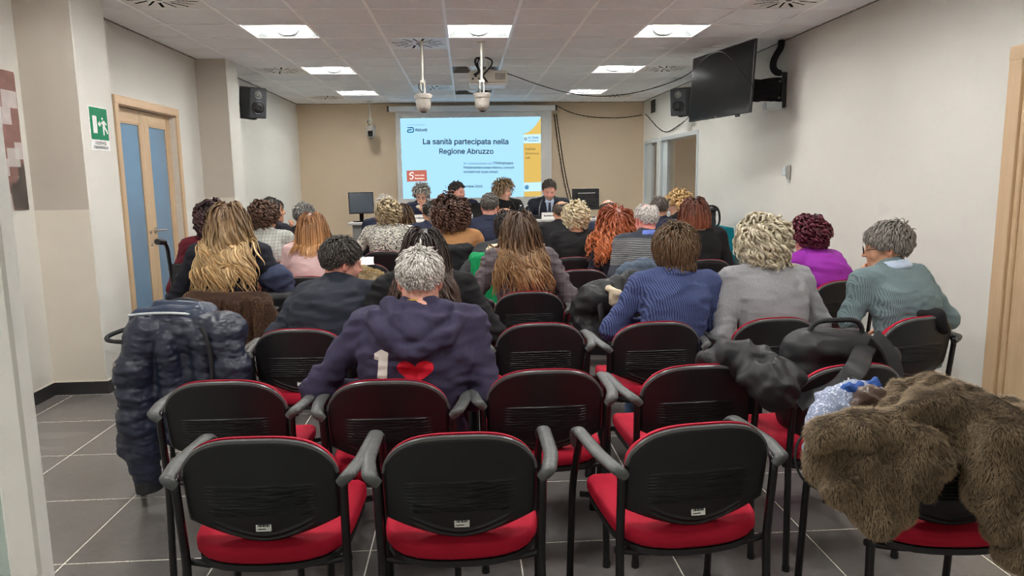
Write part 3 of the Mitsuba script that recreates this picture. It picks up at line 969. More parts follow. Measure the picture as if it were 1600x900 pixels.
def skin_colors(v, base, blush=1.0, beard=None):
    """vertex colours of a head in its own frame"""
    base = np.asarray(base, float)
    c = np.tile(base, (len(v), 1))
    red = base * np.array([1.10, 0.74, 0.72])

    def blend(center, rad, amt, col):
        nonlocal c
        w = amt * np.exp(-(((v - np.asarray(center)) / np.asarray(rad)) ** 2).sum(1))
        c = c * (1 - w[:, None]) + np.asarray(col) * w[:, None]
    for s in (-1, 1):
        blend((s * 0.085, -0.004, -0.004), (0.02, 0.03, 0.035), 0.55 * blush, red)
        blend((s * 0.042, 0.075, -0.028), (0.025, 0.03, 0.022), 0.40 * blush, red)
        blend((s * 0.031, 0.095, 0.004), (0.017, 0.02, 0.010), 0.35, base * 0.55)
        blend((s * 0.031, 0.094, 0.001), (0.0085, 0.016, 0.0060), 0.97, [0.015, 0.012, 0.010])
        blend((s * 0.031, 0.095, 0.022), (0.018, 0.018, 0.0045), 0.75, base * 0.22)
    blend((0, 0.115, -0.028), (0.016, 0.02, 0.014), 0.35 * blush, red)
    if beard is not None:
        w = np.clip((v[:, 1] - 0.0) / 0.03, 0, 1) * np.clip((-0.040 - v[:, 2] - 0.35 * np.clip(np.abs(v[:, 0]) - 0.03, -0.03, 1) * 0) / 0.012, 0, 1) * np.clip((v[:, 2] + 0.125) / 0.02, 0, 1)
        w = 0.92 * w * (0.75 + 0.25 * meshkit.noise(v * 300, 3))
        c = c * (1 - w[:, None]) + np.asarray(beard) * w[:, None]
    blend((0, 0.098, -0.061), (0.024, 0.02, 0.0105), 0.8, base * np.array([0.95, 0.50, 0.50]))
    return c


# ---- hands: palm, four fingers of unequal length and a thumb, each finger a chain of its own
def hand_mesh(wrist, fwd, palm_n, side, curl=0.45, h=0.0055, spread=0.2, scale=1.0):
    """fwd: from wrist to knuckles; palm_n: the way the palm faces; side +1 = right hand"""
    fwd = unit(fwd)
    pn = unit(np.asarray(palm_n) - fwd * np.dot(palm_n, fwd))
    lat = np.cross(fwd, pn) * side          # towards the thumb
    w = np.asarray(wrist, float)
    lo, hi = w - 0.22 * scale, w + 0.22 * scale
    F = Field(lo, hi, h)

    def pt(f, l, n):
        return w + scale * (fwd * f + lat * l + pn * n)
    for l in (-0.028, -0.009, 0.010, 0.029):
        F.cap(pt(0.012, l * 0.7, 0), pt(0.086, l, 0.0), 0.0135 * scale, 0.0115 * scale, k=0.012)
    F.cap(pt(-0.02, 0, 0), pt(0.02, 0, 0), 0.024 * scale, 0.022 * scale, k=0.02)
    lens = [(0.032, 0.022, 0.018), (0.042, 0.028, 0.021), (0.046, 0.030, 0.022), (0.041, 0.027, 0.020)]
    for l, (a, b, c), cu in zip((-0.029, -0.010, 0.010, 0.029), lens, (1.1, 1.05, 1.0, 0.92)):
        p = pt(0.088, l, 0.0)
        ang, sp = 0.0, l / 0.03 * spread * 0.5
        pts = [p]
        for L, dk in zip((a, b, c), (0.9, 1.1, 0.8)):
            ang += curl * dk * cu
            d = (fwd * math.cos(sp) + lat * math.sin(sp)) * math.cos(ang) + pn * math.sin(ang)
            p = p + d * L * scale
            pts.append(p)
        F.chain(pts, np.array([0.0100, 0.0092, 0.0085, 0.0072]) * scale, k=0.003)
    t0, t1 = pt(0.018, 0.024, 0.006), pt(0.055, 0.048, 0.022)
    t2 = t1 + scale * (fwd * 0.030 + lat * 0.006 + pn * 0.012)
    t3 = t2 + scale * (fwd * 0.024 - lat * 0.006 + pn * 0.008)
    F.chain([t0, t1, t2, t3], np.array([0.016, 0.0125, 0.0105, 0.0085]) * scale, k=0.008)
    return relax(F.mesh(), 1, 0.4)


# ---- hair: a cap on the skull plus locks swept as flattened tubes, coloured per lock
C0, RAD = np.array([0, -0.012, 0.035]), np.array([0.080, 0.101, 0.094])


def fib(n, seed=0):
    k = np.arange(n) + 0.5
    ph = np.arccos(1 - 2 * k / n)
    th = PI * (1 + 5 ** 0.5) * k + seed
    return np.stack([np.cos(th) * np.sin(ph), np.sin(th) * np.sin(ph), np.cos(ph)], 1)


def hair_mask(q, style):
    """which directions from the skull's centre carry hair"""
    x, y, z = q.T
    line = 0.50 - 0.9 * np.clip(np.abs(x) - 0.45, 0, 1)
    ok = ~((y > 0.42 - 0.25 * np.clip(-z, 0, 1)) & (z < line))       # face
    ok &= ~((y > 0.05) & (z < -0.28))                                # below the ears in front
    ok &= z > -0.72
    ok &= ~((y > -0.35) & (z < -0.45))
    if style in ('male', 'fringe', 'thin'):
        ok &= ~((y > -0.22) & (z < -0.16))
        ok &= ~((y > -0.5) & (z < -0.42))
        ok &= z > -0.66
    if style == 'fringe':          # bald crown
        ok &= (z < 0.42 - 0.25 * np.clip(y, -1, 1)) & (y < 0.35)
    elif style == 'thin':          # thin on top
        ok &= ~((z > 0.80) & (y < 0.2))
    elif style == 'receding':
        ok &= ~((y > 0.30) & (z > 0.2) & (np.abs(x) > 0.25))
    return ok


def sweep(P_, wid, thick, col, sides=5):
    """P_ (N, S, 3) polylines -> one mesh; wid (N, S), thick ratio, col (N, S, 3)"""
    N, Sg, _ = P_.shape
    t = np.gradient(P_, axis=1)
    t /= np.linalg.norm(t, axis=2, keepdims=True) + 1e-12
    ref = P_ - P_.mean(axis=(0, 1), keepdims=True)
    u = np.cross(t, ref)
    u /= np.linalg.norm(u, axis=2, keepdims=True) + 1e-12
    w = np.cross(u, t)
    a = np.arange(sides) * 2 * PI / sides
    v = P_[:, :, None] + wid[:, :, None, None] * (np.cos(a)[None, None, :, None] * u[:, :, None] + thick * np.sin(a)[None, None, :, None] * w[:, :, None])
    n, i, j = np.meshgrid(np.arange(N), np.arange(Sg - 1), np.arange(sides), indexing='ij')
    base = (n * Sg + i) * sides
    j2 = (j + 1) % sides
    A, B, C, D = base + j, base + j2, base + sides + j2, base + sides + j
    f = np.vstack([np.stack([A, C, B], -1).reshape(-1, 3), np.stack([A, D, C], -1).reshape(-1, 3)])
    return v.reshape(-1, 3), f, np.repeat(col.reshape(-1, 3), sides, 0)


def make_hair(H, spec, blockers, lod, seed):
    """H: 4x4 head frame -> world; spec: dict; blockers: [(point, radius)] in world that locks stay outside of"""
    rng = np.random.RandomState(seed)
    style = spec.get('style', 'short')
    n = int(spec.get('n', 260) * {0: 1.0, 1: 0.7, 2: 0.42}[lod])
    seg = spec.get('seg', 8)
    if lod == 2:
        seg = max(5, int(seg * 0.7))
    hug, spread = spec.get('hug', 0.3), spec.get('spread', 0.0)
    L, lift, grav = spec.get('len', 0.05), spec.get('lift', 0.3), spec.get('grav', 0.2)
    wob, freq, layer = spec.get('wave', 0.0), spec.get('freq', 9.0), spec.get('layer', 0.012)
    wid = spec.get('wid', 0.008) * {0: 1.0, 1: 1.15, 2: 1.45}[lod]
    q = fib(n * 2, seed)
    q = q[hair_mask(q, style)]
    q = unit_rows(q + rng.normal(0, 0.04, q.shape))
    Rm, tr = H[:3, :3], H[:3, 3]
    sc = np.cbrt(np.linalg.det(Rm))
    Rn = Rm / sc
    root = C0 + q * RAD * 0.98
    nrm = unit_rows(q / RAD)
    crown = np.array(spec.get('crown', (0.0, -0.45, 0.89)))
    part_x = spec.get('part', None)
    if part_x is None:
        flow = q - crown[None] * 1.0
    else:                                    # parted: away from a line over the skull, then down and back
        sx = np.sign(q[:, 0] - part_x + 1e-6)
        topk = np.clip((q[:, 2] - 0.35) / 0.5, 0, 1) * np.clip((q[:, 1] + 0.75) / 0.5, 0, 1)
        flow = np.stack([sx * 1.0 * topk, -0.55 * topk - 0.1, -1.0 + 0.5 * topk], 1)
    back = spec.get('back', 0.0)
    flow = flow + np.array([0, -back, 0])
    flow = flow - nrm * (flow * nrm).sum(1, keepdims=True)
    flow = unit_rows(flow + rng.normal(0, spec.get('mess', 0.15), flow.shape))
    p = root @ Rm.T + tr
    d = unit_rows((nrm * lift + flow * (1 - lift)) @ Rn.T)
    cen = Rm @ C0 + tr
    lens = L * sc * (1 + rng.uniform(-0.22, 0.22, len(q)))
    if style in ('male', 'fringe', 'thin'):
        lens = lens * np.clip(0.42 + 0.75 * (q[:, 2] + 0.15), 0.3, 1.0)
    hz = spec.get('hem')                     # world height where all locks end
    if hz is not None:
        lens = np.maximum(0.03, (p[:, 2] - hz) * spec.get('hemk', 1.22) * (1 + rng.uniform(-1, 0.6, len(q)) * spec.get('jit', 0.12))) + 0.02
    lay = layer * (0.35 + 1.3 * rng.uniform(0, 1, len(q)))
    P_ = [p]
    g = np.array([0, 0, -1.0])
    for k in range(seg - 1):
        st = (lens / (seg - 1))[:, None]
        rh = (p - cen) * np.array([1, 1, 0.0 if hz is not None else 0.6])
        d = unit_rows(d + g * grav * (0.6 + 1.6 * k / seg) - unit_rows(rh) * (hug * np.clip((p[:, 2:3] - cen[2] + 0.0 * sc) / (0.06 * sc), 0, 1) if hz is not None else hug))
        if spread:
            d = unit_rows(d + spread * np.clip((cen[2] - 0.05 - p[:, 2:3]) / 0.1, 0, 1) * np.c_[np.sign(p[:, 0] - cen[0]) * np.minimum(np.abs(p[:, 0] - cen[0]) / 0.06, 1), np.zeros(len(p)), np.zeros(len(p))])
        p = p + d * st
        ql = ((p - tr) @ Rn / sc - C0) / (RAD + lay[:, None] / sc)
        r = np.linalg.norm(ql, axis=1, keepdims=True)
        ql = np.where(r < 1, ql / np.maximum(r, 1e-6), ql)
        p = (ql * (RAD + lay[:, None] / sc) + C0) * sc @ Rn.T + tr
        for (a, b, rr) in blockers:
            ab = b - a
            t = np.clip(((p - a) @ ab) / (ab @ ab), 0, 1)[:, None]
            c = a + t * ab
            v = p - c
            dist = np.linalg.norm(v, axis=1, keepdims=True)
            lim = rr + lay[:, None] * 0.8
            p = np.where(dist < lim, c + v / np.maximum(dist, 1e-6) * lim, p)
        d = unit_rows(p - P_[-1])
        P_.append(p)
    P_ = np.stack(P_, 1)
    sfrac = np.linspace(0, 1, seg)[None, :]
    if wob > 0:
        fine = spec.get('fine', 3)
        if fine > 1 and seg < 40:            # resample so that waves show
            m = int(seg * (fine if lod < 2 else max(1.6, fine * 0.6)))
            xi = np.linspace(0, seg - 1, m)
            i0 = np.minimum(xi.astype(int), seg - 2)
            fr = (xi - i0)[None, :, None]
            P_ = P_[:, i0] * (1 - fr) + P_[:, i0 + 1] * fr
            seg = m
            sfrac = np.linspace(0, 1, seg)[None, :]
        t = np.gradient(P_, axis=1)
        t /= np.linalg.norm(t, axis=2, keepdims=True) + 1e-9
        out = unit_rows((P_ - cen).reshape(-1, 3)).reshape(P_.shape)
        s1 = np.cross(t, out)
        s1 /= np.linalg.norm(s1, axis=2, keepdims=True) + 1e-9
        s2 = np.cross(s1, t)
        ph = rng.uniform(0, 2 * PI, len(q))[:, None] * spec.get('rand', 0.5)
        arc = sfrac * lens[:, None]
        om = freq * (1 + rng.uniform(-0.2, 0.2, len(q)))[:, None] * 2 * PI
        amp = wob * np.clip(sfrac * spec.get('ramp', 2.0), 0, 1) * (0.6 + 0.8 * rng.uniform(0, 1, len(q)))[:, None]
        P_ = P_ + (amp * np.cos(om * arc + ph))[:, :, None] * s1 + (amp * 0.8 * np.sin(om * arc + ph))[:, :, None] * s2
    prof = np.clip(0.75 + 0.5 * np.sin(sfrac * PI), 0, 2) * np.clip((1.06 - sfrac) / 0.35, 0.12, 1)
    Wd = wid * sc * prof * (0.7 + 0.6 * rng.uniform(0, 1, len(q)))[:, None]
    c0, c1 = np.array(spec['root']), np.array(spec.get('tip', spec['root']))
    hi = np.array(spec.get('light', c1))
    mixk = (np.clip((sfrac - spec.get('fade0', 0.15)) / spec.get('fade', 0.6), 0, 1))[:, :, None]
    lk = (rng.uniform(0, 1, len(q)) ** 1.3)[:, None, None]
    col = (c0 * (1 - mixk) + c1 * mixk) * (1 - lk * 0.55) + (c0 * (1 - mixk) + hi * mixk) * lk * 0.55
    col = col * (0.72 + 0.5 * rng.uniform(0, 1, len(q)))[:, None, None]
    v, f, c = sweep(P_, Wd, spec.get('flat', 0.45), col, 5 if lod < 2 else 4)
    # cap: hugging the skull
    qq = fib(1400 if lod == 0 else 500, 0.0)
    hull = trimesh.convex.convex_hull(qq)
    hv = np.asarray(hull.vertices)
    keep = hair_mask(hv * np.array([1, 1, 1]), style)
    fc = np.asarray(hull.faces)[keep[np.asarray(hull.faces)].all(1)]
    capr = RAD * (1 + spec.get('cap', 0.02) * (0.6 + 0.9 * meshkit.noise(hv * 6, seed)[:, None]))
    cv = (C0 + hv * capr) @ Rm.T + tr
    cc = np.tile(c0 * spec.get('capdark', 0.75), (len(cv), 1))
    V = np.vstack([v, cv])
    Fc = np.vstack([f, fc + len(v)])
    return V, Fc, np.vstack([c, cc])


def unit_rows(a):
    return a / (np.linalg.norm(a, axis=-1, keepdims=True) + 1e-12)


mat('m_skin', VC, 0.55, 0.35)
mat('m_hair', VC, 0.42, 0.4)
mat('m_shoe', S(28, 26, 25), 0.4, 0.4)
SKIN = {'fair': S(226, 178, 156), 'pink': S(228, 168, 150), 'tan': S(205, 155, 126), 'olive': S(196, 150, 122)}
HIPS = {}


def folds(m, amp, seed, ori=None, freq=(9, 9, 22)):
    """soft cloth folds: displace along normals by stretched noise"""
    v = np.asarray(m.vertices)
    n = vnormals(m)
    w = v @ (np.eye(3) if ori is None else ori)
    f = np.asarray(freq, float)
    warp = np.stack([meshkit.noise(w * 5 + k * 7.7, seed + k) for k in range(3)], -1) - 0.5
    a = meshkit.noise((w + 0.10 * warp) * f, seed + 5) - 0.5
    b = meshkit.noise((w + 0.08 * warp) * f * 2.1, seed + 6) - 0.5
    ridge = 0.5 - np.abs(a) * 2
    d = amp * 1.3 * (0.9 * ridge + 0.9 * b)
    return trimesh.Trimesh(v + n * d[:, None], m.faces, process=False)


def person(label, px, py, hip_y, top, hair, male=True, lod=1, yaw=0.0, head_turn=(0, 8, 0), lean=8.0, hunch=18.0, side=0.0, arms=('lap', 'lap'), wide=1.0, skin='fair', seat=0.455, z0=0.0, legs='m_trousers',
           collar=None, neckline=0.0, long_neck=0.0, seed=1, extra=None, group=None, puff=1.0, sleeve=True, shoes='m_shoe', fold=0.007, hairline=True, feet=True, shape=None, beard=None, blush=1.0):
    """seated figure. (px, py): where the picture shows the crown, hip_y: how far away the hips sit. top: key of the garment's material.
    yaw: where the body faces, degrees left of +y. arms: poses of left and right arm, or explicit (elbow, wrist) in the body frame."""
    t = thing('person', label, 'person', group)
    la, ra = np.radians(lean), np.radians(lean + hunch)
    up1 = np.array([math.sin(np.radians(side)), math.sin(la), math.cos(la)])
    up2 = np.array([math.sin(np.radians(side)) * 0.8, math.sin(ra), math.cos(ra)])
    hR = rot(*head_turn)
    top_off = 0.127
    # solve the scale so that the crown of the head is where it should be (seat height and hip distance fixed)
    Hn = 0.095 + 0.27 * up1[2] + 0.22 * up2[2] + (0.135 * 0.9) + top_off
    B = rot(yaw)
    s = 1.0
    for _ in range(4):
        o2 = s * (0.27 * up1 + 0.22 * up2 + 0.135 * np.array([up2[0], 0.25 * up2[1] + 0.10, 0.88]))
        hx, hy, ztop = at_y(px, py, hip_y + (B @ np.array([o2[0], o2[1], 0]))[1])
        s = float(np.clip((ztop - z0 - seat) / Hn, 0.80, 1.12))
    hs = 1.0 * (0.5 + 0.5 * s) * (1.02 if male else 0.98)
    pel = np.array([0.0, 0.0, seat + 0.095 * s])
    che = pel + 0.27 * s * up1
    nek = che + 0.22 * s * up2
    hc = nek + s * (0.135 * np.array([up2[0], 0.25 * up2[1] + 0.10, 0.88]))
    hc[2] = ztop - z0 - top_off * hs
    # place: the crown of the head sits above (hx, hy)
    off = B @ np.array([hc[0], hc[1], 0])
    org = np.array([hx - off[0], hy - off[1], z0])
    shw = 0.172 * s * wide
    shz = nek + s * np.array([0, -0.005, -0.045])
    sh = [shz + np.array([-shw, 0.0, -0.012]), shz + np.array([shw, 0.0, -0.012])]
    poses = {'lap': ((0.235, 0.07, 0.24), (0.075, 0.30, 0.16)), 'armrest': ((0.275, 0.02, 0.23), (0.262, 0.25, 0.245)), 'down': ((0.25, 0.02, 0.22), (0.17, 0.23, 0.12)),
             'fold': ((0.265, 0.10, 0.26), (0.02, 0.24, 0.27)), 'wide': ((0.315, 0.06, 0.25), (0.20, 0.27, 0.18)), 'chin': ((0.22, 0.16, 0.30), (0.05, 0.24, 0.56)),
             'desk': ((0.25, 0.14, 0.30), (0.10, 0.36, 0.33))}
    el, wr = [], []
    for sd, a in zip((-1, 1), arms):
        if isinstance(a, str):
            e, w = poses[a]
            e, w = [np.array([sd * e[0] * wide, e[1], e[2]]) * s, np.array([sd * w[0], w[1], w[2]]) * s]
            e, w = [x + np.array([pel[0], pel[1], seat]) for x in (e, w)]
            if a in ('chin',):
                w = hc + hR @ np.array([sd * 0.035, 0.115, -0.205]) * s
        else:
            e, w = np.array(a[0], float), np.array(a[1], float)
        el.append(e)
        wr.append(w)
    hipw, kneew = 0.088 * s, 0.115 * s * (1.1 if male else 0.8)
    hip = [pel + np.array([sd * hipw, 0.02, -0.015 * s]) for sd in (-1, 1)]
    kne = [np.array([sd * kneew, 0.435 * s, seat + 0.055]) for sd in (-1, 1)]
    ank = [np.array([sd * kneew * 0.95, 0.40 * s, 0.085]) for sd in (-1, 1)]
    h = {0: 0.0105, 1: 0.014, 2: 0.019}[lod]
    lo, hi = np.array([-0.46, -0.30, 0.0]), np.array([0.46, 0.75, ztop - z0 + 0.05])
    pts = np.array(el + wr + kne + ank + [hc, pel])
    lo = np.minimum(pts.min(0) - 0.20, [-0.32, -0.25, -0.03])
    hi = np.maximum(pts.max(0) + 0.2, [0.32, 0.3, 0.8])
    lo[2], hi[2] = -0.03, nek[2] + 0.10
    Rt = rot(0, -lean, 0).T
    R1 = np.stack([unit(np.cross(np.array([0, 1.0, 0]), up1)), unit(np.cross(up1, np.array([1.0, 0, 0]))), up1], 1)
    R2 = np.stack([unit(np.cross(np.array([0, 1.0, 0]), up2)), unit(np.cross(up2, np.array([1.0, 0, 0]))), up2], 1)
    thick = s * puff
    # ---- garment: torso and sleeves, one smooth surface
    G = Field(lo, hi, h)
    G.ell(pel + np.array([0, 0.0, 0.0]), np.array([0.178 * wide, 0.128, 0.115]) * thick, R1, k=0.05)
    G.ell(pel + 0.14 * s * up1, np.array([(0.158 if male else 0.148) * wide, 0.118, 0.15]) * thick, R1, k=0.06)
    G.ell(che + np.array([0, -0.004, 0]), np.array([(0.178 if male else 0.162) * wide, 0.125, 0.16]) * thick, R1, k=0.06)
    G.ell(che + 0.10 * s * up2, np.array([0.176 * wide, 0.108, 0.125]) * thick, R2, k=0.06)
    if not male:
        for sd in (-1, 1):
            G.ell(che + 0.02 * s * up2 + np.array([sd * 0.075 * s, 0.085 * s, 0]), np.array([0.068, 0.062, 0.066]) * s, R2, k=0.05)
    G.cap(sh[0] * 0.92 + sh[1] * 0.08, sh[0] * 0.08 + sh[1] * 0.92, 0.062 * thick, k=0.05)
    for sd in (0, 1):
        G.cap(nek + np.array([0, -0.012, 0.012]), sh[sd], 0.050 * s, 0.054 * thick, k=0.05)
        G.cap(sh[sd], el[sd], 0.066 * thick, 0.054 * thick, k=0.045)
        if sleeve:
            dv = unit(wr[sd] - el[sd])
            G.cap(el[sd], wr[sd] - dv * 0.015, 0.053 * thick, 0.038 * thick, k=0.03)
    nb = nek + np.array([0, 0.0, 0.015 + long_neck])
    G.cap(nek + np.array([0, -0.008, -0.03]), nb, 0.073 * s, 0.066 * s, k=0.035)
    if neckline > 0:
        G.ell(nek + np.array([0, -0.01, 0.055]), (0.085 * s, 0.085 * s, 0.05 + neckline), k=0.02, cut=True)
    if shape:
        shape(G, dict(nek=nek, che=che, pel=pel, sh=sh, el=el, wr=wr, hc=hc, s=s, up1=up1, up2=up2, R2=R2))
    g = relax(G.mesh(), 1, 0.4)
    if fold:
        g = folds(g, fold * (1.0 if lod < 2 else 0.9), seed)

    def world(m):
        v = (m.vertices if hasattr(m, 'vertices') else m)
        w = np.asarray(v) @ B.T + org
        return trimesh.Trimesh(w, m.faces, process=False) if hasattr(m, 'vertices') else w
    part(t, 'top', P(world(g), top, True))
    # ---- trousers
    Q = Field(lo, np.array([hi[0], hi[1], seat + 0.24 * s]), h * 1.15)
    Q.ell(pel + np.array([0, 0.0, -0.005]), np.array([0.170 * wide, 0.122, 0.10]) * s, k=0.05)
    for sd in (0, 1):
        Q.cap(hip[sd], kne[sd], 0.086 * s, 0.062 * s, k=0.04)
        Q.cap(kne[sd], ank[sd] + np.array([0, 0, 0.01]), 0.062 * s, 0.050 * s, k=0.03)
    part(t, 'trousers', P(world(folds(Q.mesh(), 0.006, seed + 3)), legs, True))
    # ---- shoes
    for sd in (0, 1):
        K = Field(ank[sd] + np.array([-0.07, -0.10, -0.10]), ank[sd] + np.array([0.07, 0.22, 0.06]), 0.010 if lod < 2 else 0.014)
        K.cap(ank[sd] + np.array([0, -0.035, -0.050]), ank[sd] + np.array([0, 0.13, -0.056]), 0.034, 0.027, k=0.02)
        K.cap(ank[sd] + np.array([0, -0.01, 0.0]), ank[sd] + np.array([0, 0.04, -0.045]), 0.036, 0.03, k=0.02)
        K.put(lambda X, Y, Z: Z - 0.002 + 0 * X + 0 * Y, ank[sd] + np.array([-0.07, -0.1, -0.2]), ank[sd] + np.array([0.07, 0.22, 0.06]), 0.004, cut=True)
        part(t, 'shoe', P(world(K.mesh()), shoes, True))
    # ---- body: head, neck, trunk, limbs and hands as one figure under the clothes
    base = np.array(SKIN[skin] if isinstance(skin, str) else skin)
    hm = head(male, lod)
    Hm = np.eye(4)
    Hm[:3, :3] = hR * hs
    Hm[:3, 3] = hc
    hv = np.asarray(hm.vertices) @ Hm[:3, :3].T + hc
    pieces, cols = [trimesh.Trimesh(hv, hm.faces, process=False)], [skin_colors(np.asarray(hm.vertices), base, blush, beard)]
    U = Field(lo, np.array([hi[0], hi[1], hc[2]]), 0.014 if lod < 2 else 0.02)
    lowneck = hR @ np.array([0, -0.025, -0.055]) * hs + hc
    U.cap(nek + np.array([0, 0.0, -0.03]), lowneck, 0.060 * s * (1.06 if male else 0.92), 0.055 * s * (1.06 if male else 0.9), k=0.04)
    U.cap(sh[0] * 0.85 + sh[1] * 0.15, sh[0] * 0.15 + sh[1] * 0.85, 0.038 * s, k=0.05)
    U.cap(nek + np.array([0, -0.01, -0.02]), che, 0.07 * s, 0.09 * s, k=0.05)
    U.cap(che, pel, 0.088 * s, 0.09 * s, k=0.05)
    for sd in (0, 1):
        U.cap(sh[sd] + np.array([0, 0, -0.012]), el[sd], 0.042 * s, 0.036 * s, k=0.03)
        U.cap(el[sd], wr[sd], 0.034 * s, 0.025 * s, k=0.02)
        U.cap(hip[sd], kne[sd], 0.062 * s, 0.045 * s, k=0.04)
        U.cap(kne[sd], ank[sd], 0.043 * s, 0.032 * s, k=0.03)
    um = relax(U.mesh(), 1, 0.5)
    pieces.append(um)
    cols.append(np.tile(base, (len(um.vertices), 1)))
    for sd, sg in ((0, -1), (1, 1)):
        dv = unit(wr[sd] - el[sd])
        pose = arms[sd] if isinstance(arms[sd], str) else (arms[sd][2] if len(arms[sd]) > 2 else 'lap')
        pn = np.array([-sg * 0.35, 0.1, -1.0])
        cu, fw = 0.45, dv
        if pose == 'chin':
            pn, cu = hc - wr[sd], 0.75
            fw = unit(dv + np.array([0, 0.1, 0.3]))
        elif pose == 'cheek':
            pn, cu = hc - wr[sd], 0.3
        hh = hand_mesh(wr[sd], fw, pn, sg, cu, {0: 0.0055, 1: 0.0065, 2: 0.009}[lod], scale=(1.0 if male else 0.9) * min(1.0, s + 0.03))
        pieces.append(hh)
        cc = np.tile(base, (len(hh.vertices), 1)) * np.array([1.0, 0.93, 0.92])
        cols.append(cc)
    body = cat(*pieces)
    part(t, 'body', P(world(body), 'm_skin', True, color=np.vstack(cols)))
    # ---- hair
    Hw = np.eye(4)
    Hw[:3, :3] = B @ Hm[:3, :3]
    Hw[:3, 3] = B @ hc + org
    if hair:
        bl = [(world(nek + np.array([0, 0, -0.02])), world(lowneck), 0.066 * s), (world(sh[0]), world(sh[1]), 0.074 * thick),
              (world(che + 0.10 * s * up2 + np.array([-0.06, 0, 0])), world(che + 0.10 * s * up2 + np.array([0.06, 0, 0])), 0.118 * thick), (world(che + np.array([-0.05, 0, 0])), world(che + np.array([0.05, 0, 0])), 0.135 * thick)]
        sp = dict(hair)
        if male and sp.get('style') == 'full' and 'freq' not in sp:
            sp['style'] = 'male'
        if 'drop' in sp:
            sp['hem'] = ztop - sp.pop('drop')
        specs = [sp] + sp.pop('more', [])
        vs, fs, cs, o = [], [], [], 0
        for i_, q_ in enumerate(specs):
            v, f, c = make_hair(Hw, q_, bl, lod, seed + 17 * i_)
            vs.append(v); fs.append(f + o); cs.append(c); o += len(v)
        part(t, 'hair', mikit.ply(trimesh.Trimesh(np.vstack(vs), np.vstack(fs), process=False), 'm_hair', smooth=True, color=np.clip(np.vstack(cs), 0, 1)))
    if collar:
        for (mk, dz, rr, tk_) in collar:
            Cn = Field(nek - 0.14, nek + 0.16, 0.007 if lod < 2 else 0.011)
            n_ = 20
            a = np.linspace(0, 2 * PI, n_ + 1)
            ring = [nek + np.array([rr * s * math.sin(x), -0.006 + rr * s * 1.0 * math.cos(x) * -1, dz + 0.016 * math.cos(x) * -1 * -1 - (0.03 if math.cos(x) < -0.5 else 0)]) for x in a]
            ring = [nek + np.array([rr * s * math.sin(x), -0.004 - rr * s * math.cos(x), dz + 0.018 * math.cos(x)]) for x in a]
            for p0, p1 in zip(ring[:-1], ring[1:]):
                Cn.cap(p0, p1, tk_, k=0.004)
                Cn.cap(p0 + np.array([0, 0, -0.02]) + unit((p0 - nek) * [1, 1, 0]) * 0.012, p1 + np.array([0, 0, -0.02]) + unit((p1 - nek) * [1, 1, 0]) * 0.012, tk_ * 1.1, k=0.012)
            part(t, 'collar', P(world(relax(Cn.mesh(), 1, 0.4)), mk, True))
    HIPS[t] = (round(float(org[0]), 3), round(float(org[1]), 3), round(s, 3), round(float(ztop), 3), yaw)
    info = dict(key=t, B=B, org=org, hc=hc, hs=hs, s=s, nek=nek, che=che, pel=pel, sh=sh, el=el, wr=wr, world=world, Hw=Hw, g=g, G=G, R2=R2, up2=up2, up1=up1)
    if extra:
        extra(info)
    return info

# ================================================================== people: cloth
def cloth(key, a, b=None, weave=300, mottled=0.5, rough=0.85, fn=None, **kw):
    a = np.array(a); b = a * 0.78 if b is None else np.array(b)

    def f(p, n, uv):
        v = mottled * fbm(p.x * 11, p.y * 11, p.z * 11, 3) + (1 - mottled) * noise(p.x * weave, p.y * weave, p.z * weave)
        c = mix(a.tolist(), b.tolist(), v)
        return fn(p, c) if fn else c
    return mat(key, f, rough, 0.2, sheen=kw.pop('sheen', 0.25), **kw)


def line(v, period, width):
    f = v / period
    f = dr.abs(f - dr.floor(f) - 0.5) * period
    return 1 - smoothstep(width * 0.5, width, f)


mat('m_trousers', lambda p, n, uv: mix(S(36, 38, 46), S(26, 27, 33), fbm(p.x * 12, p.y * 12, p.z * 12, 3)), 0.85, 0.2)
mat('m_jeans', lambda p, n, uv: mix(S(78, 98, 128), S(50, 66, 94), fbm(p.x * 25, p.y * 25, p.z * 25, 3)), 0.9, 0.15)
cloth('c_hoodie', S(66, 62, 86), S(50, 47, 68))
cloth('c_suit', S(46, 51, 63), S(36, 40, 50), sheen=0.1, rough=0.7)
cloth('c_suit_navy', S(40, 46, 68), S(30, 35, 54), sheen=0.1, rough=0.7)
cloth('c_black', S(36, 36, 38), S(26, 26, 28))
cloth('c_blazer_black', S(40, 41, 50), S(29, 30, 38))
cloth('c_charcoal', S(62, 63, 66), S(50, 51, 54))
def rib_cloth(key, a, b, per):
    a, b = np.array(a).tolist(), np.array(b).tolist()
    fu = lambda p: p.x * 0.96 + p.y * 0.28 + 0.004 * noise(p.x * 20, p.y * 20, p.z * 20)
    mat(key, lambda p, n, uv: mix(b, a, 0.5 + 0.5 * dr.sin(fu(p) * (2 * PI / per))) * (0.86 + 0.28 * fbm(p.x * 14, p.y * 14, p.z * 60, 3)), 0.9, 0.15, sheen=0.3,
        bump=lambda p, n, uv: 0.5 + 0.5 * dr.sin(fu(p) * (2 * PI / per)), bscale=0.0016)
rib_cloth('c_navy_rib', S(86, 98, 142), S(48, 56, 90), 0.0105)
rib_cloth('c_teal_knit', S(128, 146, 150), S(96, 114, 119), 0.0085)
cloth('c_grey_blazer', S(172, 172, 176), S(118, 119, 124), weave=420, mottled=0.2)
cloth('c_purple', S(156, 52, 170), S(134, 38, 148), rough=0.7)
cloth('c_plaid', S(112, 104, 108), S(92, 84, 90), fn=lambda p, c: c * (1 - 0.35 * line(p.x + 0.1 * p.y, 0.055, 0.003)) * (1 - 0.35 * line(p.z, 0.06, 0.003)))
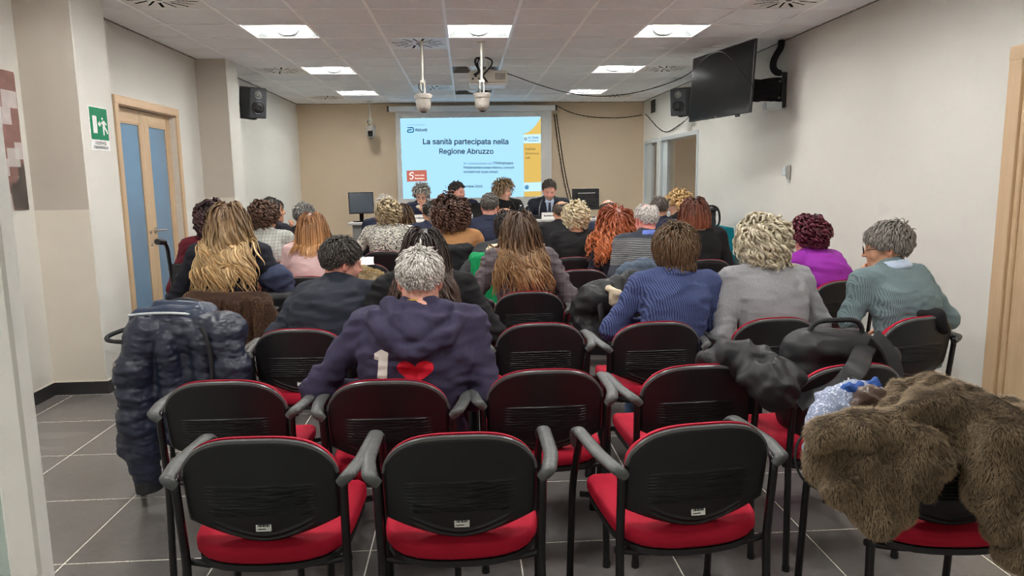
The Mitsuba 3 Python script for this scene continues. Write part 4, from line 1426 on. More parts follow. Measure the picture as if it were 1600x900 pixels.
cloth('c_check', S(200, 201, 196), S(172, 174, 168), fn=lambda p, c: c * (1 - 0.25 * line(p.x, 0.028, 0.004)) * (1 - 0.25 * line(p.z, 0.028, 0.004)) * (1 - 0.12 * line(p.x, 0.11, 0.02)))
cloth('c_burgundy', S(104, 36, 48), S(82, 26, 38))
cloth('c_pink', S(226, 196, 194), S(208, 176, 176))
mat('c_tweed', lambda p, n, uv: mix(S(60, 60, 58), S(214, 212, 200), smoothstep(0.38, 0.56, noise(p.x * 130, p.y * 130, p.z * 130))), 0.95, 0.1)
cloth('c_camel', S(188, 140, 96), S(164, 118, 78))
cloth('c_red', S(190, 38, 44), S(160, 28, 36))
def stripes(p, c):
    t = p.z + 0.02 * noise(p.x * 6, p.y * 6, 1)
    mid_ = smoothstep(0.80, 0.81, t) * (1 - smoothstep(1.005, 1.012, t))
    thin = line(t, 0.016, 0.0045) * mid_
    return c * (1 - mid_) + mix(S(118, 118, 118), S(78, 80, 86), thin) * mid_
cloth('c_stripe', S(66, 70, 80), S(52, 56, 66), fn=stripes)
cloth('c_white_shirt', S(232, 232, 232), S(214, 215, 220))
cloth('c_blue_shirt', S(118, 140, 214), S(98, 120, 196))
cloth('c_lightblue_shirt', S(200, 214, 234), S(182, 198, 222))
cloth('c_teal_shirt', S(30, 150, 176), S(20, 126, 150))
cloth('c_cream', S(226, 214, 190), S(206, 192, 166))
mat('m_blue_shoe', S(92, 130, 190), 0.6, 0.3)
mat('m_gold', S(206, 168, 84), 0.35, 0.5, metallic=0.8)
mat('m_print_white', S(224, 220, 214), 0.8, 0.2)
mat('m_print_red', S(204, 34, 54), 0.8, 0.2)
mat('m_spectacle', S(30, 28, 28), 0.3, 0.5)

# ------------------------------------------------------------------ hair styles
def st(**k):
    return dict(dict(style='full', n=900, len=0.05, lift=0.0, grav=0.10, layer=0.006, wid=0.0034, mess=0.16, cap=0.04, seg=7, flat=0.5), **k)


def long_hair(drop, root, tip, light, **k):
    return dict(dict(style='full', n=420, lift=0.0, grav=0.75, layer=0.016, wid=0.0075, mess=0.06, cap=0.05, hug=0.35, seg=13, drop=drop, hemk=1.10, wave=0.010, freq=8, ramp=1.3, rand=0.5, part=0.02, root=root, tip=tip, light=light, flat=0.4, fine=2, fade0=0.1, fade=0.85), **k)


def curls(root, tip, **k):
    return dict(dict(style='full', n=460, len=0.07, lift=0.25, grav=0.22, layer=0.018, wid=0.0065, mess=0.3, cap=0.10, seg=6, wave=0.012, freq=26, rand=1.0, ramp=4, fine=3, root=root, tip=tip, flat=0.6), **k)


SILVER = dict(root=S(176, 172, 166), tip=S(214, 211, 204), light=S(236, 234, 228))
GREY = dict(root=S(110, 108, 106), tip=S(150, 148, 144), light=S(186, 184, 180))
DARK = dict(root=S(38, 33, 31), tip=S(58, 50, 46), light=S(84, 74, 68))
DKBR = dict(root=S(52, 42, 36), tip=S(80, 66, 54), light=S(110, 92, 74))


def decal(info, poly, material, name, label=None, off=0.0025, step=0.006, px_y=None):
    """a flat print lying on the back of a garment: poly in picture pixels, carried on to the cloth"""
    from scipy.interpolate import LinearNDInterpolator
    from shapely.geometry import Polygon
    g = info['world'](info['g'])
    n = vnormals(g)
    v = np.asarray(g.vertices)
    b = n[:, 1] < -0.15
    f = LinearNDInterpolator(v[b][:, [0, 2]], v[b][:, 1])
    q = np.array([at_y(x, y, px_y) for x, y in poly])[:, [0, 2]]
    pg = Polygon(q).buffer(0)
    x0, z0, x1, z1 = pg.bounds
    P_ = trimesh.creation.triangulate_polygon(Polygon(np.array(Polygon(q).segmentize(step).exterior.coords)), engine='earcut')
    m = trimesh.Trimesh(np.c_[P_[0][:, 0], np.zeros(len(P_[0])), P_[0][:, 1]], P_[1], process=False)
    for _ in range(3):
        m = m.subdivide()
    vv = np.asarray(m.vertices).copy()
    y = f(vv[:, 0], vv[:, 2])
    y = np.where(np.isnan(y), np.nanmedian(y), y)
    vv[:, 1] = y - off
    m = trimesh.Trimesh(vv, m.faces, process=False)
    if m.face_normals[:, 1].mean() > 0:
        m.invert()
    return part(info['key'], name, P(m, material, True), label)


def glasses(info, material='m_spectacle'):
    """two rims, a bridge and temples in the head's frame"""
    ms = []
    for sd in (-1, 1):
        a = np.linspace(0, 2 * PI, 17)
        ms.append(tube(np.stack([sd * 0.034 + 0.025 * np.cos(a), np.full(17, 0.113) - 0.10 * (np.abs(sd * 0.034 + 0.025 * np.cos(a)) ** 1.5), 0.002 + 0.018 * np.sin(a)], -1), 0.0022, 6))
        ms.append(tube([(sd * 0.058, 0.102, 0.006), (sd * 0.078, 0.085, 0.008), (sd * 0.086, 0.0, 0.010), (sd * 0.085, -0.02, -0.01)], 0.0022, 6))
    ms.append(tube([(-0.010, 0.114, 0.006), (0.010, 0.114, 0.006)], 0.002, 6))
    m = cat(ms)
    H_ = info['Hw']
    part(info['key'], 'spectacles', P(trimesh.Trimesh(np.asarray(m.vertices) @ H_[:3, :3].T + H_[:3, 3], m.faces, process=False), material, 40))


def necklace(info, mk='m_gold', r=0.075, dz=0.0, name='necklace', rad=0.004, drop=0.0):
    a = np.linspace(0, 2 * PI, 40)
    s, nk = info['s'], info['nek']
    pts = np.stack([nk[0] + r * s * np.sin(a), nk[1] + 0.004 - r * s * np.cos(a), nk[2] + dz + 0.02 * np.cos(a) - drop * np.clip(-np.cos(a), 0, 1) ** 3], -1)
    part(info['key'], name, P(tube(info['world'](pts), rad, 6, False), mk, True))


def hood(G, j):
    """the hood lying on the back, two soft rolls that meet in the middle"""
    nek, s, R2 = j['nek'], j['s'], j['R2']
    q = lambda x, y, z: nek + R2 @ np.array([x, y, z]) * s
    for sd in (-1, 1):
        G.chain([q(sd * 0.095, 0.075, 0.0), q(sd * 0.115, 0.0, -0.005), q(sd * 0.110, -0.080, -0.025), q(sd * 0.075, -0.126, -0.105), q(sd * 0.012, -0.142, -0.175)], [0.024, 0.030, 0.036, 0.038, 0.036], k=0.012)
        G.chain([q(sd * 0.165, 0.0, -0.025), q(sd * 0.165, -0.080, -0.075), q(sd * 0.118, -0.128, -0.160), q(sd * 0.0, -0.146, -0.250)], [0.026, 0.030, 0.034, 0.032], k=0.010)
    G.ell(q(0, -0.112, -0.16), np.array([0.11, 0.030, 0.11]) * s, R2, k=0.02)


# ------------------------------------------------------------------ people in the audience, nearest first
def hood_extra(i):
    decal(i, [(583, 556), (594, 549), (606, 553), (605, 592), (589, 592), (590, 566), (583, 565)], 'm_print_white', 'printed_letter', 'white printed letter I', px_y=2.60)
    t = np.linspace(0, 2 * PI, 40)
    hx_, hy_ = 16 * np.sin(t) ** 3, 13 * np.cos(t) - 5 * np.cos(2 * t) - 2 * np.cos(3 * t) - np.cos(4 * t)
    decal(i, [(649 + 1.82 * a, 579 - 1.3 * b) for a, b in zip(hx_, hy_)], 'm_print_red', 'printed_heart', 'red printed heart', px_y=2.60)
    necklace(i, 'm_gold', 0.072, 0.036, 'lanyard', 0.0055)


person('silver-haired man in navy hoodie printed with a red heart, seen from behind', 655, 393, 2.68, 'c_hoodie', st(n=2200, len=0.05, wid=0.0026, mess=0.22, **SILVER), True, 0, lean=10, hunch=24, side=4,
       arms=('wide', 'down'), wide=1.24, skin='pink', head_turn=(0, 16, 0), shape=hood, extra=hood_extra, collar=[('c_teal_shirt', 0.012, 0.066, 0.010)], fold=0.013, seed=11, puff=1.04, shoes='m_blue_shoe')
person('man in dark suit leaning right, dark hair, hand at his mouth', 532, 374, 3.6, 'c_suit', st(n=2000, len=0.042, wid=0.0026, mess=0.25, layer=0.006, cap=0.035, root=S(44, 40, 38), tip=S(66, 60, 56), light=S(110, 104, 98)), True, 0, yaw=-12, lean=22, hunch=26, side=4,
       arms=('lap', 'chin'), wide=1.10, skin='pink', head_turn=(-48, 10, 6), collar=[('c_suit', 0.018, 0.072, 0.009)], fold=0.012, seed=12)
person('dark-haired woman in black jacket, half hidden behind the silver-haired man', 662, 359, 3.58, 'c_black', long_hair(0.42, S(44, 34, 31), S(74, 56, 48), S(104, 82, 70), wave=0.005, n=520), False, 0, lean=12, hunch=18,
       arms=('wide', 'wide'), wide=1.18, skin='olive', fold=0.012, seed=13)
person('woman with short brown hair in navy ribbed sweater', 1057, 359, 3.55, 'c_navy_rib', st(n=3600, len=0.10, lift=0.0, grav=0.16, wid=0.0024, layer=0.016, cap=0.10, mess=0.22, seg=9, root=S(70, 54, 42), tip=S(112, 88, 64), light=S(150, 120, 86)), False, 0, lean=8, hunch=24, side=9,
       arms=('fold', 'fold'), wide=1.12, skin='fair', fold=0.009, seed=14, collar=[('c_navy_rib', 0.020, 0.078, 0.013)], legs='m_jeans', head_turn=(-4, 10, -6))
person('woman with ash blonde curls in light grey blazer', 1193, 349, 3.56, 'c_grey_blazer', curls(S(150, 138, 112), S(206, 196, 170), light=S(232, 226, 206), n=760, len=0.10, wave=0.012, freq=15, layer=0.026, cap=0.16, wid=0.0075, lift=0.2, grav=0.3), False, 0, yaw=4, lean=10, hunch=20,
       side=0, arms=('down', 'fold'), wide=1.16, skin='fair', fold=0.009, seed=15, collar=[('c_grey_blazer', 0.012, 0.074, 0.010)])
person('grey-haired man in teal sweater with glasses, hand at chin', 1388, 351, 3.5, 'c_teal_knit', st(n=1900, len=0.07, lift=0.06, grav=0.16, layer=0.009, cap=0.04, mess=0.28, wid=0.0034, root=S(84, 80, 76), tip=S(128, 123, 116), light=S(168, 162, 154)), True, 0, yaw=22,
       lean=10, hunch=22, side=3, arms=('chin', 'wide'), wide=1.28, skin='tan', head_turn=(40, 6, 0), fold=0.009, seed=16, collar=[('c_lightblue_shirt', 0.034, 0.076, 0.013)], extra=glasses, legs='m_trousers')
person('woman with curly burgundy hair in bright purple jacket', 1264, 345, 4.72, 'c_purple', curls(S(44, 18, 26), S(92, 32, 48), light=S(120, 48, 62), n=620, len=0.06, layer=0.022, cap=0.16), False, 1, yaw=18, lean=16, hunch=24, side=-9,
       arms=('lap', 'lap'), wide=1.12, skin='pink', head_turn=(34, 10, 0), fold=0.010, seed=17)
person('woman with long wavy blonde hair in black blazer', 355, 320, 4.75, 'c_blazer_black', long_hair(0.50, S(104, 80, 58), S(206, 172, 122), S(236, 210, 166), n=560, jit=0.30, wave=0.026, freq=4.5, seg=16, layer=0.018, wid=0.0105, cap=0.08, fade=0.8, fade0=0.08, rand=1.0), False, 0, lean=4, hunch=12,
       arms=('wide', 'wide'), wide=1.05, skin='fair', fold=0.010, seed=18)
person('woman with long highlighted brown hair in plaid jacket', 812, 333, 4.57, 'c_plaid', long_hair(0.47, S(78, 58, 44), S(162, 122, 84), S(206, 168, 122), n=560, jit=0.26, wave=0.020, freq=4.5, seg=16, layer=0.016, cap=0.06, fade0=0.15, fade=0.9, rand=1.0), False, 0, lean=6, hunch=16,
       arms=('wide', 'wide'), wide=1.04, skin='fair', fold=0.012, seed=19)
person('person with short brown curls in light grey check jacket', 412, 320, 6.56, 'c_check', curls(S(62, 46, 38), S(102, 76, 62), n=480, len=0.06, layer=0.02, cap=0.10), True, 1, yaw=-8, lean=6, hunch=20, wide=1.18, head_turn=(-25, 6, 0), skin='tan', seed=20, collar=[('c_check', 0.02, 0.074, 0.012)])
person('person with dark burgundy curls seated in the wheelchair', 332, 320, 5.28, 'c_burgundy', curls(S(40, 28, 30), S(76, 48, 50), n=420, len=0.12, layer=0.02, grav=0.4), False, 1, lean=4, hunch=14, seed=21, seat=0.50, skin='fair', arms=('armrest', 'armrest'))
person('woman with straight strawberry blonde bob in pale pink sweater', 487, 334, 5.52, 'c_pink', long_hair(0.31, S(138, 94, 60), S(194, 142, 94), S(220, 178, 130), wave=0.0, n=800, wid=0.005, layer=0.014, cap=0.06, fade=0.5), False, 1, lean=8, hunch=16, seed=22, head_turn=(-10, 6, 0))
person('dark-haired woman seen in profile near the left wall', 425, 309, 7.2, 'c_blazer_black', st(n=360, len=0.10, grav=0.2, back=0.8, **DARK), False, 2, yaw=-35, head_turn=(-42, 0, 0), lean=8, seed=23, skin='tan', arms=('chin', 'lap'))
person('grey-haired man in dark coat left of the strawberry blonde bob', 475, 318, 6.8, 'c_black', st(n=420, len=0.035, **GREY), True, 2, yaw=-15, head_turn=(-20, 5, 0), lean=8, wide=1.15, seed=24, skin='pink')
person('woman with ash blonde curls in black and white tweed jacket', 607, 318, 7.36, 'c_tweed', curls(S(104, 88, 66), S(190, 172, 136), light=S(220, 206, 172), n=420, len=0.075, layer=0.022, cap=0.12), False, 1, lean=8, hunch=20, wide=1.22, seed=25, head_turn=(-15, 8, 0), arms=('wide', 'wide'))
person('woman with long light brown hair beside the tweed jacket', 628, 318, 7.9, 'c_charcoal', long_hair(0.36, S(70, 52, 40), S(142, 108, 76), S(176, 140, 100), n=260, wave=0.010), False, 2, lean=8, seed=26)
person('white-haired person in red collar and navy near the desk', 602, 309, 8.35, 'c_suit_navy', st(n=360, len=0.05, layer=0.02, cap=0.1, root=S(206, 202, 196), tip=S(232, 229, 222)), True, 2, lean=8, wide=1.15, seed=27, skin='pink', collar=[('c_red', 0.01, 0.095, 0.022)])
person('man with black hair in navy suit in front of the desk', 673, 315, 7.5, 'c_suit_navy', st(n=360, len=0.03, **DARK), True, 2, lean=8, wide=1.18, seed=28, skin='tan')
person('woman with dark brown tight curls in camel sweater', 704, 316, 6.14, 'c_camel', curls(S(52, 36, 30), S(96, 68, 56), light=S(124, 92, 78), n=620, len=0.12, layer=0.04, cap=0.22, lift=0.3, grav=0.35, freq=30, wave=0.011), False, 1, lean=6, hunch=18, wide=1.12, seed=29, arms=('wide', 'wide'))
person('grey-haired person in burgundy peeking out left of the camel sweater', 688, 324, 6.95, 'c_burgundy', st(n=360, len=0.06, layer=0.02, **GREY), False, 2, lean=8, seed=30, wide=1.15)
person('man with grey buzz cut in navy suit before the desk', 765, 303, 7.3, 'c_suit_navy', st(n=420, len=0.016, wid=0.006, root=S(96, 92, 88), tip=S(120, 116, 110)), True, 2, lean=6, wide=1.2, seed=31, skin='pink', head_turn=(-12, 4, 0), collar=[('c_suit_navy', 0.012, 0.072, 0.012)])
person('dark-haired person in charcoal jacket leaning behind the highlighted brown hair', 795, 333, 5.6, 'c_charcoal', st(n=360, len=0.12, grav=0.35, layer=0.02, **DARK), False, 1, lean=24, hunch=22, side=14, wide=1.12, seed=32)
person('bald man in black sweater in front of the last panelist', 877, 314, 7.3, 'c_black', st(style='fringe', n=420, len=0.022, root=S(96, 84, 74), tip=S(120, 108, 96)), True, 2, lean=8, wide=1.2, seed=33, skin='tan')
person('woman with white-blonde curls in black top', 900, 322, 6.44, 'c_black', curls(S(172, 152, 112), S(232, 220, 186), light=S(250, 242, 218), n=520, len=0.06, layer=0.022, cap=0.14), False, 1, lean=8, hunch=22, wide=1.14, seed=34, skin='tan', arms=('lap', 'chin'), neckline=0.05)
person('woman with long red curls in dark top', 963, 328, 6.1, 'c_blazer_black', long_hair(0.44, S(140, 66, 38), S(206, 116, 70), S(236, 162, 112), n=720, wave=0.018, freq=13, layer=0.035, wid=0.008, cap=0.14, fade0=0.05, rand=1.0, fine=3, lift=0.1, grav=0.6, part=None), False, 1, lean=10, hunch=18, seed=35, skin='fair', legs='m_jeans')
person('balding dark-haired man in navy behind the red curls', 950, 312, 7.3, 'c_suit_navy', st(style='fringe', n=460, len=0.03, **DKBR), True, 2, lean=8, wide=1.18, seed=36, skin='pink')
person('white-haired man with pink crown in striped grey sweater and blue collar', 1010, 319, 5.58, 'c_stripe', st(style='thin', n=520, len=0.035, root=S(208, 204, 198), tip=S(234, 231, 226)), True, 1, lean=14, hunch=20, side=0, wide=1.18, seed=37, skin=S(226, 150, 140), head_turn=(12, 8, 0), collar=[('c_blue_shirt', 0.024, 0.068, 0.013)])
person('man with short grey-brown hair in navy beside the booth window', 1030, 308, 7.3, 'c_suit_navy', st(n=360, len=0.03, root=S(84, 76, 70), tip=S(114, 104, 96)), True, 2, lean=6, wide=1.15, seed=38, skin='tan')
person('woman with blonde curls and glasses facing left by the booth window', 1060, 303, 7.95, 'c_black', curls(S(176, 138, 84), S(232, 200, 146), n=380, len=0.06, layer=0.03, cap=0.2), False, 2, yaw=45, head_turn=(40, 6, 0), lean=6, seed=39, extra=glasses)
person('woman with straight auburn bob in black jacket and beige scarf', 1085, 313, 6.05, 'c_black', long_hair(0.22, S(84, 44, 34), S(150, 84, 58), S(180, 112, 82), wave=0.002, n=800, wid=0.005, layer=0.022, cap=0.10), False, 1, lean=6, hunch=18, wide=1.22, seed=40, collar=[('c_cream', 0.012, 0.080, 0.012)])

# ------------------------------------------------------------------ panel at the desk, facing the room
DZ = 0.17
def front_panel(i, poly, mk, name, off):
    g = i['world'](i['g'])
    from scipy.interpolate import LinearNDInterpolator
    v, n = np.asarray(g.vertices), vnormals(g)
    b = n[:, 1] < -0.1
    f = LinearNDInterpolator(v[b][:, [0, 2]], v[b][:, 1])
    cx = float(i['world'](i['nek'][None])[0][0])
    zn = float(i['world'](i['nek'][None])[0][2])
    q = np.array([(cx + a, zn + c) for a, c in poly])
    from shapely.geometry import Polygon
    a_, f_ = trimesh.creation.triangulate_polygon(Polygon(q).segmentize(0.02), engine='earcut')
    m = trimesh.Trimesh(np.c_[a_[:, 0], 0 * a_[:, 0], a_[:, 1]], f_, process=False).subdivide().subdivide()
    w = np.asarray(m.vertices).copy()
    y = f(w[:, 0], w[:, 2])
    w[:, 1] = np.where(np.isnan(y), np.nanmedian(y), y) - off
    m = trimesh.Trimesh(w, m.faces, process=False)
    if m.face_normals[:, 1].mean() > 0:
        m.invert()
    part(i['key'], name, P(m, mk, True))
i = person('panelist with short grey hair in navy jacket, head bowed, glasses', 658, 290, 9.9, 'c_suit_navy', st(n=420, len=0.05, layer=0.02, cap=0.1, wid=0.006, root=S(128, 124, 118), tip=S(176, 172, 164)), False, 1, yaw=180, head_turn=(0, 24, 0), lean=14, hunch=20,
           arms=('chin', 'desk'), wide=1.1, seed=51, z0=DZ, skin='fair', collar=[('c_cream', 0.0, 0.075, 0.014)], extra=glasses)
i = person('panelist with dark beard in navy suit and white shirt, hand at mouth', 714, 285, 9.9, 'c_suit_navy', st(n=420, len=0.035, wid=0.006, back=0.4, **DARK), True, 1, yaw=180, head_turn=(58, 2, 0), lean=8, hunch=14, arms=('chin', 'desk'), wide=1.22, seed=52, z0=DZ,
           skin='pink', beard=S(52, 42, 38), collar=[('c_white_shirt', 0.012, 0.068, 0.012)])
front_panel(i, [(-0.05, 0.02), (0.05, 0.02), (0.045, -0.05), (0.0, -0.28), (-0.045, -0.05)], 'c_white_shirt', 'shirt_front', 0.006)
def p3x(i):
    necklace(i, 'm_gold', 0.10, -0.02, 'necklace', 0.005, 0.16)
i = person('panelist with short brown hair in black turtleneck and gold necklace', 787, 285, 9.9, 'c_black', st(n=460, len=0.07, lift=0.15, layer=0.03, cap=0.16, wid=0.0065, root=S(112, 92, 68), tip=S(160, 136, 104)), False, 1, yaw=180, head_turn=(52, 2, 0), lean=8, hunch=14,
           arms=(((-0.27, 0.13, 0.74), (-0.075, 0.27, 0.87)), ((0.27, 0.13, 0.74), (0.075, 0.27, 0.87))), wide=1.1, seed=53, z0=DZ, skin='fair', extra=p3x, long_neck=0.04)
i = person('panelist with grey goatee in dark suit and tie, reading', 858, 282, 9.9, 'c_suit', st(n=420, len=0.03, wid=0.006, back=0.5, root=S(58, 50, 46), tip=S(84, 74, 68)), True, 1, yaw=180, head_turn=(0, 20, 0), lean=12, hunch=16, arms=('desk', 'desk'), wide=1.22, seed=54, z0=DZ,
           skin='pink', beard=S(128, 120, 114), collar=[('c_lightblue_shirt', 0.012, 0.068, 0.012)])
# tie and shirt front of the last panelist, laid over the chest
mat('c_tie', S(58, 64, 82), 0.6, 0.3)
front_panel(i, [(-0.055, 0.02), (0.055, 0.02), (0.05, -0.05), (0.0, -0.30), (-0.05, -0.05)], 'c_lightblue_shirt', 'shirt_front', 0.006)
front_panel(i, [(-0.016, 0.0), (0.016, 0.0), (0.012, -0.03), (0.030, -0.26), (0.0, -0.30), (-0.030, -0.26), (-0.012, -0.03)], 'c_tie', 'tie', 0.012)

# ================================================================== the front: platform, desk, screen
struct('platform', P(rbox(-2.45, 2.60, 8.85, ROOM_N - 0.02, 0.0, 0.17, 0.008), 'm_skirting', False), 'low dark platform under the speakers\' desk')
for x in (-0.578, -0.108, 0.513, 1.117):
    chair({-0.578: 'chair of the grey-haired panelist behind the desk', -0.108: 'chair of the bearded panelist behind the desk', 0.513: 'chair of the panelist in the black turtleneck', 1.117: 'chair of the panelist with the goatee'}[x], x, 10.06, 180, lo=True, z0=0.17)
mat('m_desk_top', S(214, 214, 210), 0.45, 0.4)
mat('m_desk_front', lambda p, n, uv: mix(S(150, 150, 148), S(140, 140, 139), fbm(p.x * 4, p.y * 4, p.z * 4, 3)), 0.55, 0.3)
t = thing('speakers_desk', 'long grey conference desk with pale top in front of the projection screen', 'desk')
DY0, DY1, DZT = 9.08, 9.68, 0.962
for k in range(3):
    x0, x1 = -1.46 + 1.22 * k, -1.46 + 1.22 * (k + 1) - 0.004
    part(t, 'desk_top', P(rbox(x0, x1, DY0, DY1, DZT - 0.03, DZT, 0.004), 'm_desk_top', False))
    part(t, 'front_panel', P(rbox(x0 + 0.05, x1 - 0.004, DY0 + 0.05, DY0 + 0.07, 0.25, DZT - 0.03, 0.003), 'm_desk_front', False))
    part(t, 'desk_leg', P(rbox(x0 + 0.05, x0 + 0.09, DY0 + 0.08, DY1 - 0.04, 0.17, DZT - 0.03, 0.003), 'm_desk_front', False))
part(t, 'desk_leg', P(rbox(-1.46 + 3.66 - 0.09, -1.46 + 3.66 - 0.05, DY0 + 0.08, DY1 - 0.04, 0.17, DZT - 0.03, 0.003), 'm_desk_front', False))


def monitor(label, x, y, w, h, deg, tilt, face):
    t = thing('monitor', label, 'monitor')
    A = RZ(math.radians(deg))
    loc = (x, y, DZT)
    part(t, 'base', P(xf(cat(rbox(-0.11, 0.11, -0.08, 0.09, 0.0, 0.014, 0.005)), A, loc), 'm_gloss_black', False))
    part(t, 'stand', P(xf(rbox(-0.025, 0.025, 0.0, 0.025, 0.01, 0.16, 0.004), A, loc), 'm_gloss_black', False))
    B_ = A @ RX(math.radians(tilt))
    up = (x, y, DZT + 0.10 + h / 2)
    part(t, 'housing', P(xf(cat(rbox(-w / 2, w / 2, -0.025, 0.0, -h / 2, h / 2, 0.004), rbox(-w * 0.36, w * 0.36, 0.0, 0.03, -h * 0.3, h * 0.3, 0.01)), B_, up), 'm_black_plastic', False))
    part(t, 'screen', P(xf(box(-w / 2 + 0.012, w / 2 - 0.012, -0.0262, -0.0242, -h / 2 + 0.018, h / 2 - 0.012), B_, up), face, False))
    return t, B_, up


mat('m_monitor_dark', S(58, 72, 86), 0.18, 0.5)
monitor('black flat monitor on the left end of the desk, blank bluish screen towards the room', -1.315, 9.30, 0.31, 0.27, 14, -8, 'm_monitor_dark')
t, B_, up = monitor('large black monitor seen from behind on the right part of the desk', 1.56, 9.40, 0.355, 0.275, 184, 4, 'm_monitor_dark')
part(t, 'rating_plate', P(xf(rbox(0.01, 0.075, 0.030, 0.0315, -0.035, -0.012, 0.0006), B_, up), 'm_grille', False))
for px, py, w_, lab in ((654, 345, 0.24, 'white paper name card before the grey-haired panelist'), (728, 341, 0.17, 'white paper name card before the bearded panelist'), (794, 339, 0.23, 'white paper name card before the panelist in the black turtleneck'), (858, 341, 0.20, 'white paper name card before the panelist with the goatee')):
    x = at_y(px, py, 9.2)[0]
    a = np.array([[-w_ / 2, -0.035, 0], [w_ / 2, -0.035, 0], [w_ / 2, 0, 0.085], [-w_ / 2, 0, 0.085], [w_ / 2, 0.035, 0], [-w_ / 2, 0.035, 0]])
    m = trimesh.Trimesh(a + [x, 9.17, DZT + 0.0005], [[0, 1, 2], [0, 2, 3], [3, 2, 4], [3, 4, 5]], process=False)
    t = thing('name_card', lab, 'name card', 'name cards on the desk')
    part(t, 'folded_card', P(m, 'm_paper', False))
    ink = [xf(box(-0.35 * w_ + 0.7 * w_ * f0, -0.35 * w_ + 0.7 * w_ * f1, -0.0006, 0.0006, -0.006, 0.006), RX(-math.atan2(0.035, 0.085)), (x, 9.17 - 0.0185, DZT + 0.042)) for f0, f1 in ((0, 0.16), (0.19, 0.42), (0.46, 0.7), (0.74, 1.0))]
    part(t, 'printed_name', P(cat(ink), 'm_ink', False))
t = thing('laptop', 'open black laptop in front of the bearded panelist', 'laptop')
part(t, 'keyboard_half', P(rbox(-0.02, 0.30, 9.26, 9.48, DZT, DZT + 0.016, 0.004), 'm_black_plastic', False))
part(t, 'lid', P(xf(rbox(-0.16, 0.16, -0.004, 0.004, 0.0, 0.215, 0.003), RX(math.radians(14)), (0.14, 9.26, DZT + 0.012)), 'm_black_plastic', False))
scene['m_clear_plastic'] = {'type': 'thindielectric', 'int_ior': 1.35}
mat('m_bottle_label', S(86, 140, 190), 0.5, 0.3)
for k, (px, lab) in enumerate(((814, 'clear water bottle on the desk, left one of the pair'), (823.5, 'clear water bottle on the desk, right one of the pair'))):
    x = at_y(px, 345, 9.25)[0]
    t = thing('water_bottle', lab, 'bottle', 'water bottles on the desk')
    loc = (x, 9.25, DZT)
    part(t, 'bottle', P(xf(lathe([(0, 0), (0.030, 0.001), (0.032, 0.02), (0.032, 0.11), (0.024, 0.14), (0.013, 0.155), (0.013, 0.168), (0, 0.168)], 20), None, loc), 'm_clear_plastic', 40))
    part(t, 'label', P(xf(lathe([(0.0325, 0.045), (0.0328, 0.046), (0.0328, 0.088), (0.0325, 0.089)], 20), None, loc), 'm_bottle_label', 40))
    part(t, 'cap', P(xf(lathe([(0, 0.168), (0.0145, 0.167), (0.0145, 0.183), (0, 0.184)], 16), None, loc), 'm_white_print', 40))
for k, (px, tx, lab) in enumerate(((843, 847, 'gooseneck microphone in front of the panelist with the goatee'), (806, 797, 'gooseneck microphone in front of the panelist in the black turtleneck'))):
    b = at_y(px, 342, 9.30)
    t = thing('gooseneck_microphone', lab, 'microphone')
    part(t, 'base', P(rbox(b[0] - 0.06, b[0] + 0.06, 9.24, 9.36, DZT, DZT + 0.045, 0.01), 'm_black_plastic', False))
    e = at_y(tx, 312, 9.36)
    part(t, 'stem', P(tube(spline([(b[0], 9.32, DZT + 0.04), (b[0] - 0.0, 9.32, DZT + 0.12), tuple(e)], 14), 0.005, 8), 'm_chrome' if k == 0 else 'm_black_plastic', 40))
    part(t, 'capsule', P(tube([e, e + (e - np.array([b[0], 9.32, DZT + 0.12])) * 0.25], 0.009, 10), 'm_black_plastic', 40))
# printed leaflet hung on the desk's front
mat('m_leaflet', lambda p, n, uv: mix(S(52, 60, 78), S(74, 84, 104), fbm(p.x * 18, p.y, p.z * 18, 3)), 0.5, 0.3)
t = thing('leaflet', 'dark blue printed leaflet fixed on the grey front of the desk', 'poster')
b = at_y(912, 366, 9.12)
part(t, 'sheet', P(box(b[0] - 0.09, b[0] + 0.09, 9.125, 9.129, b[2] - 0.13, b[2] + 0.11), 'm_leaflet', False))
part(t, 'pale_line', P(cat(box(b[0] - 0.02, b[0] + 0.06, 9.1235, 9.125, b[2] + 0.045, b[2] + 0.07), box(b[0] - 0.05, b[0] + 0.05, 9.1235, 9.125, b[2] - 0.11, b[2] - 0.10)), 'm_white_print', False))

# ---- projection screen and slide
SY = 13.20
t = thing('projection_screen', 'large white pull-down screen showing a pale blue slide in Italian', 'projection screen')
mat('m_screen_cloth', S(218, 217, 214), 0.9, 0.1)
part(t, 'housing', P(rbox(-1.315, 1.640, SY - 0.02, SY + 0.14, 2.665, 2.765, 0.012), 'm_white_metal', False))
for x0, x1 in ((-1.345, -1.315), (1.640, 1.668)):
    part(t, 'end_cap', P(rbox(x0, x1, SY - 0.01, SY + 0.12, 2.675, 2.765, 0.006), 'm_black_plastic', False))
part(t, 'cloth', P(box(-1.205, 1.572, SY + 0.045, SY + 0.050, 0.96, 2.68), 'm_screen_cloth', False))
part(t, 'bottom_bar', P(tube([(-1.22, SY + 0.045, 0.955), (1.59, SY + 0.045, 0.955)], 0.018, 10), 'm_white_metal', 40))
YS = SY + 0.042


def pw(px, py, dy=0.0):
    p = at_y(px, py, YS - dy)
    p[1] = YS - dy
    return p


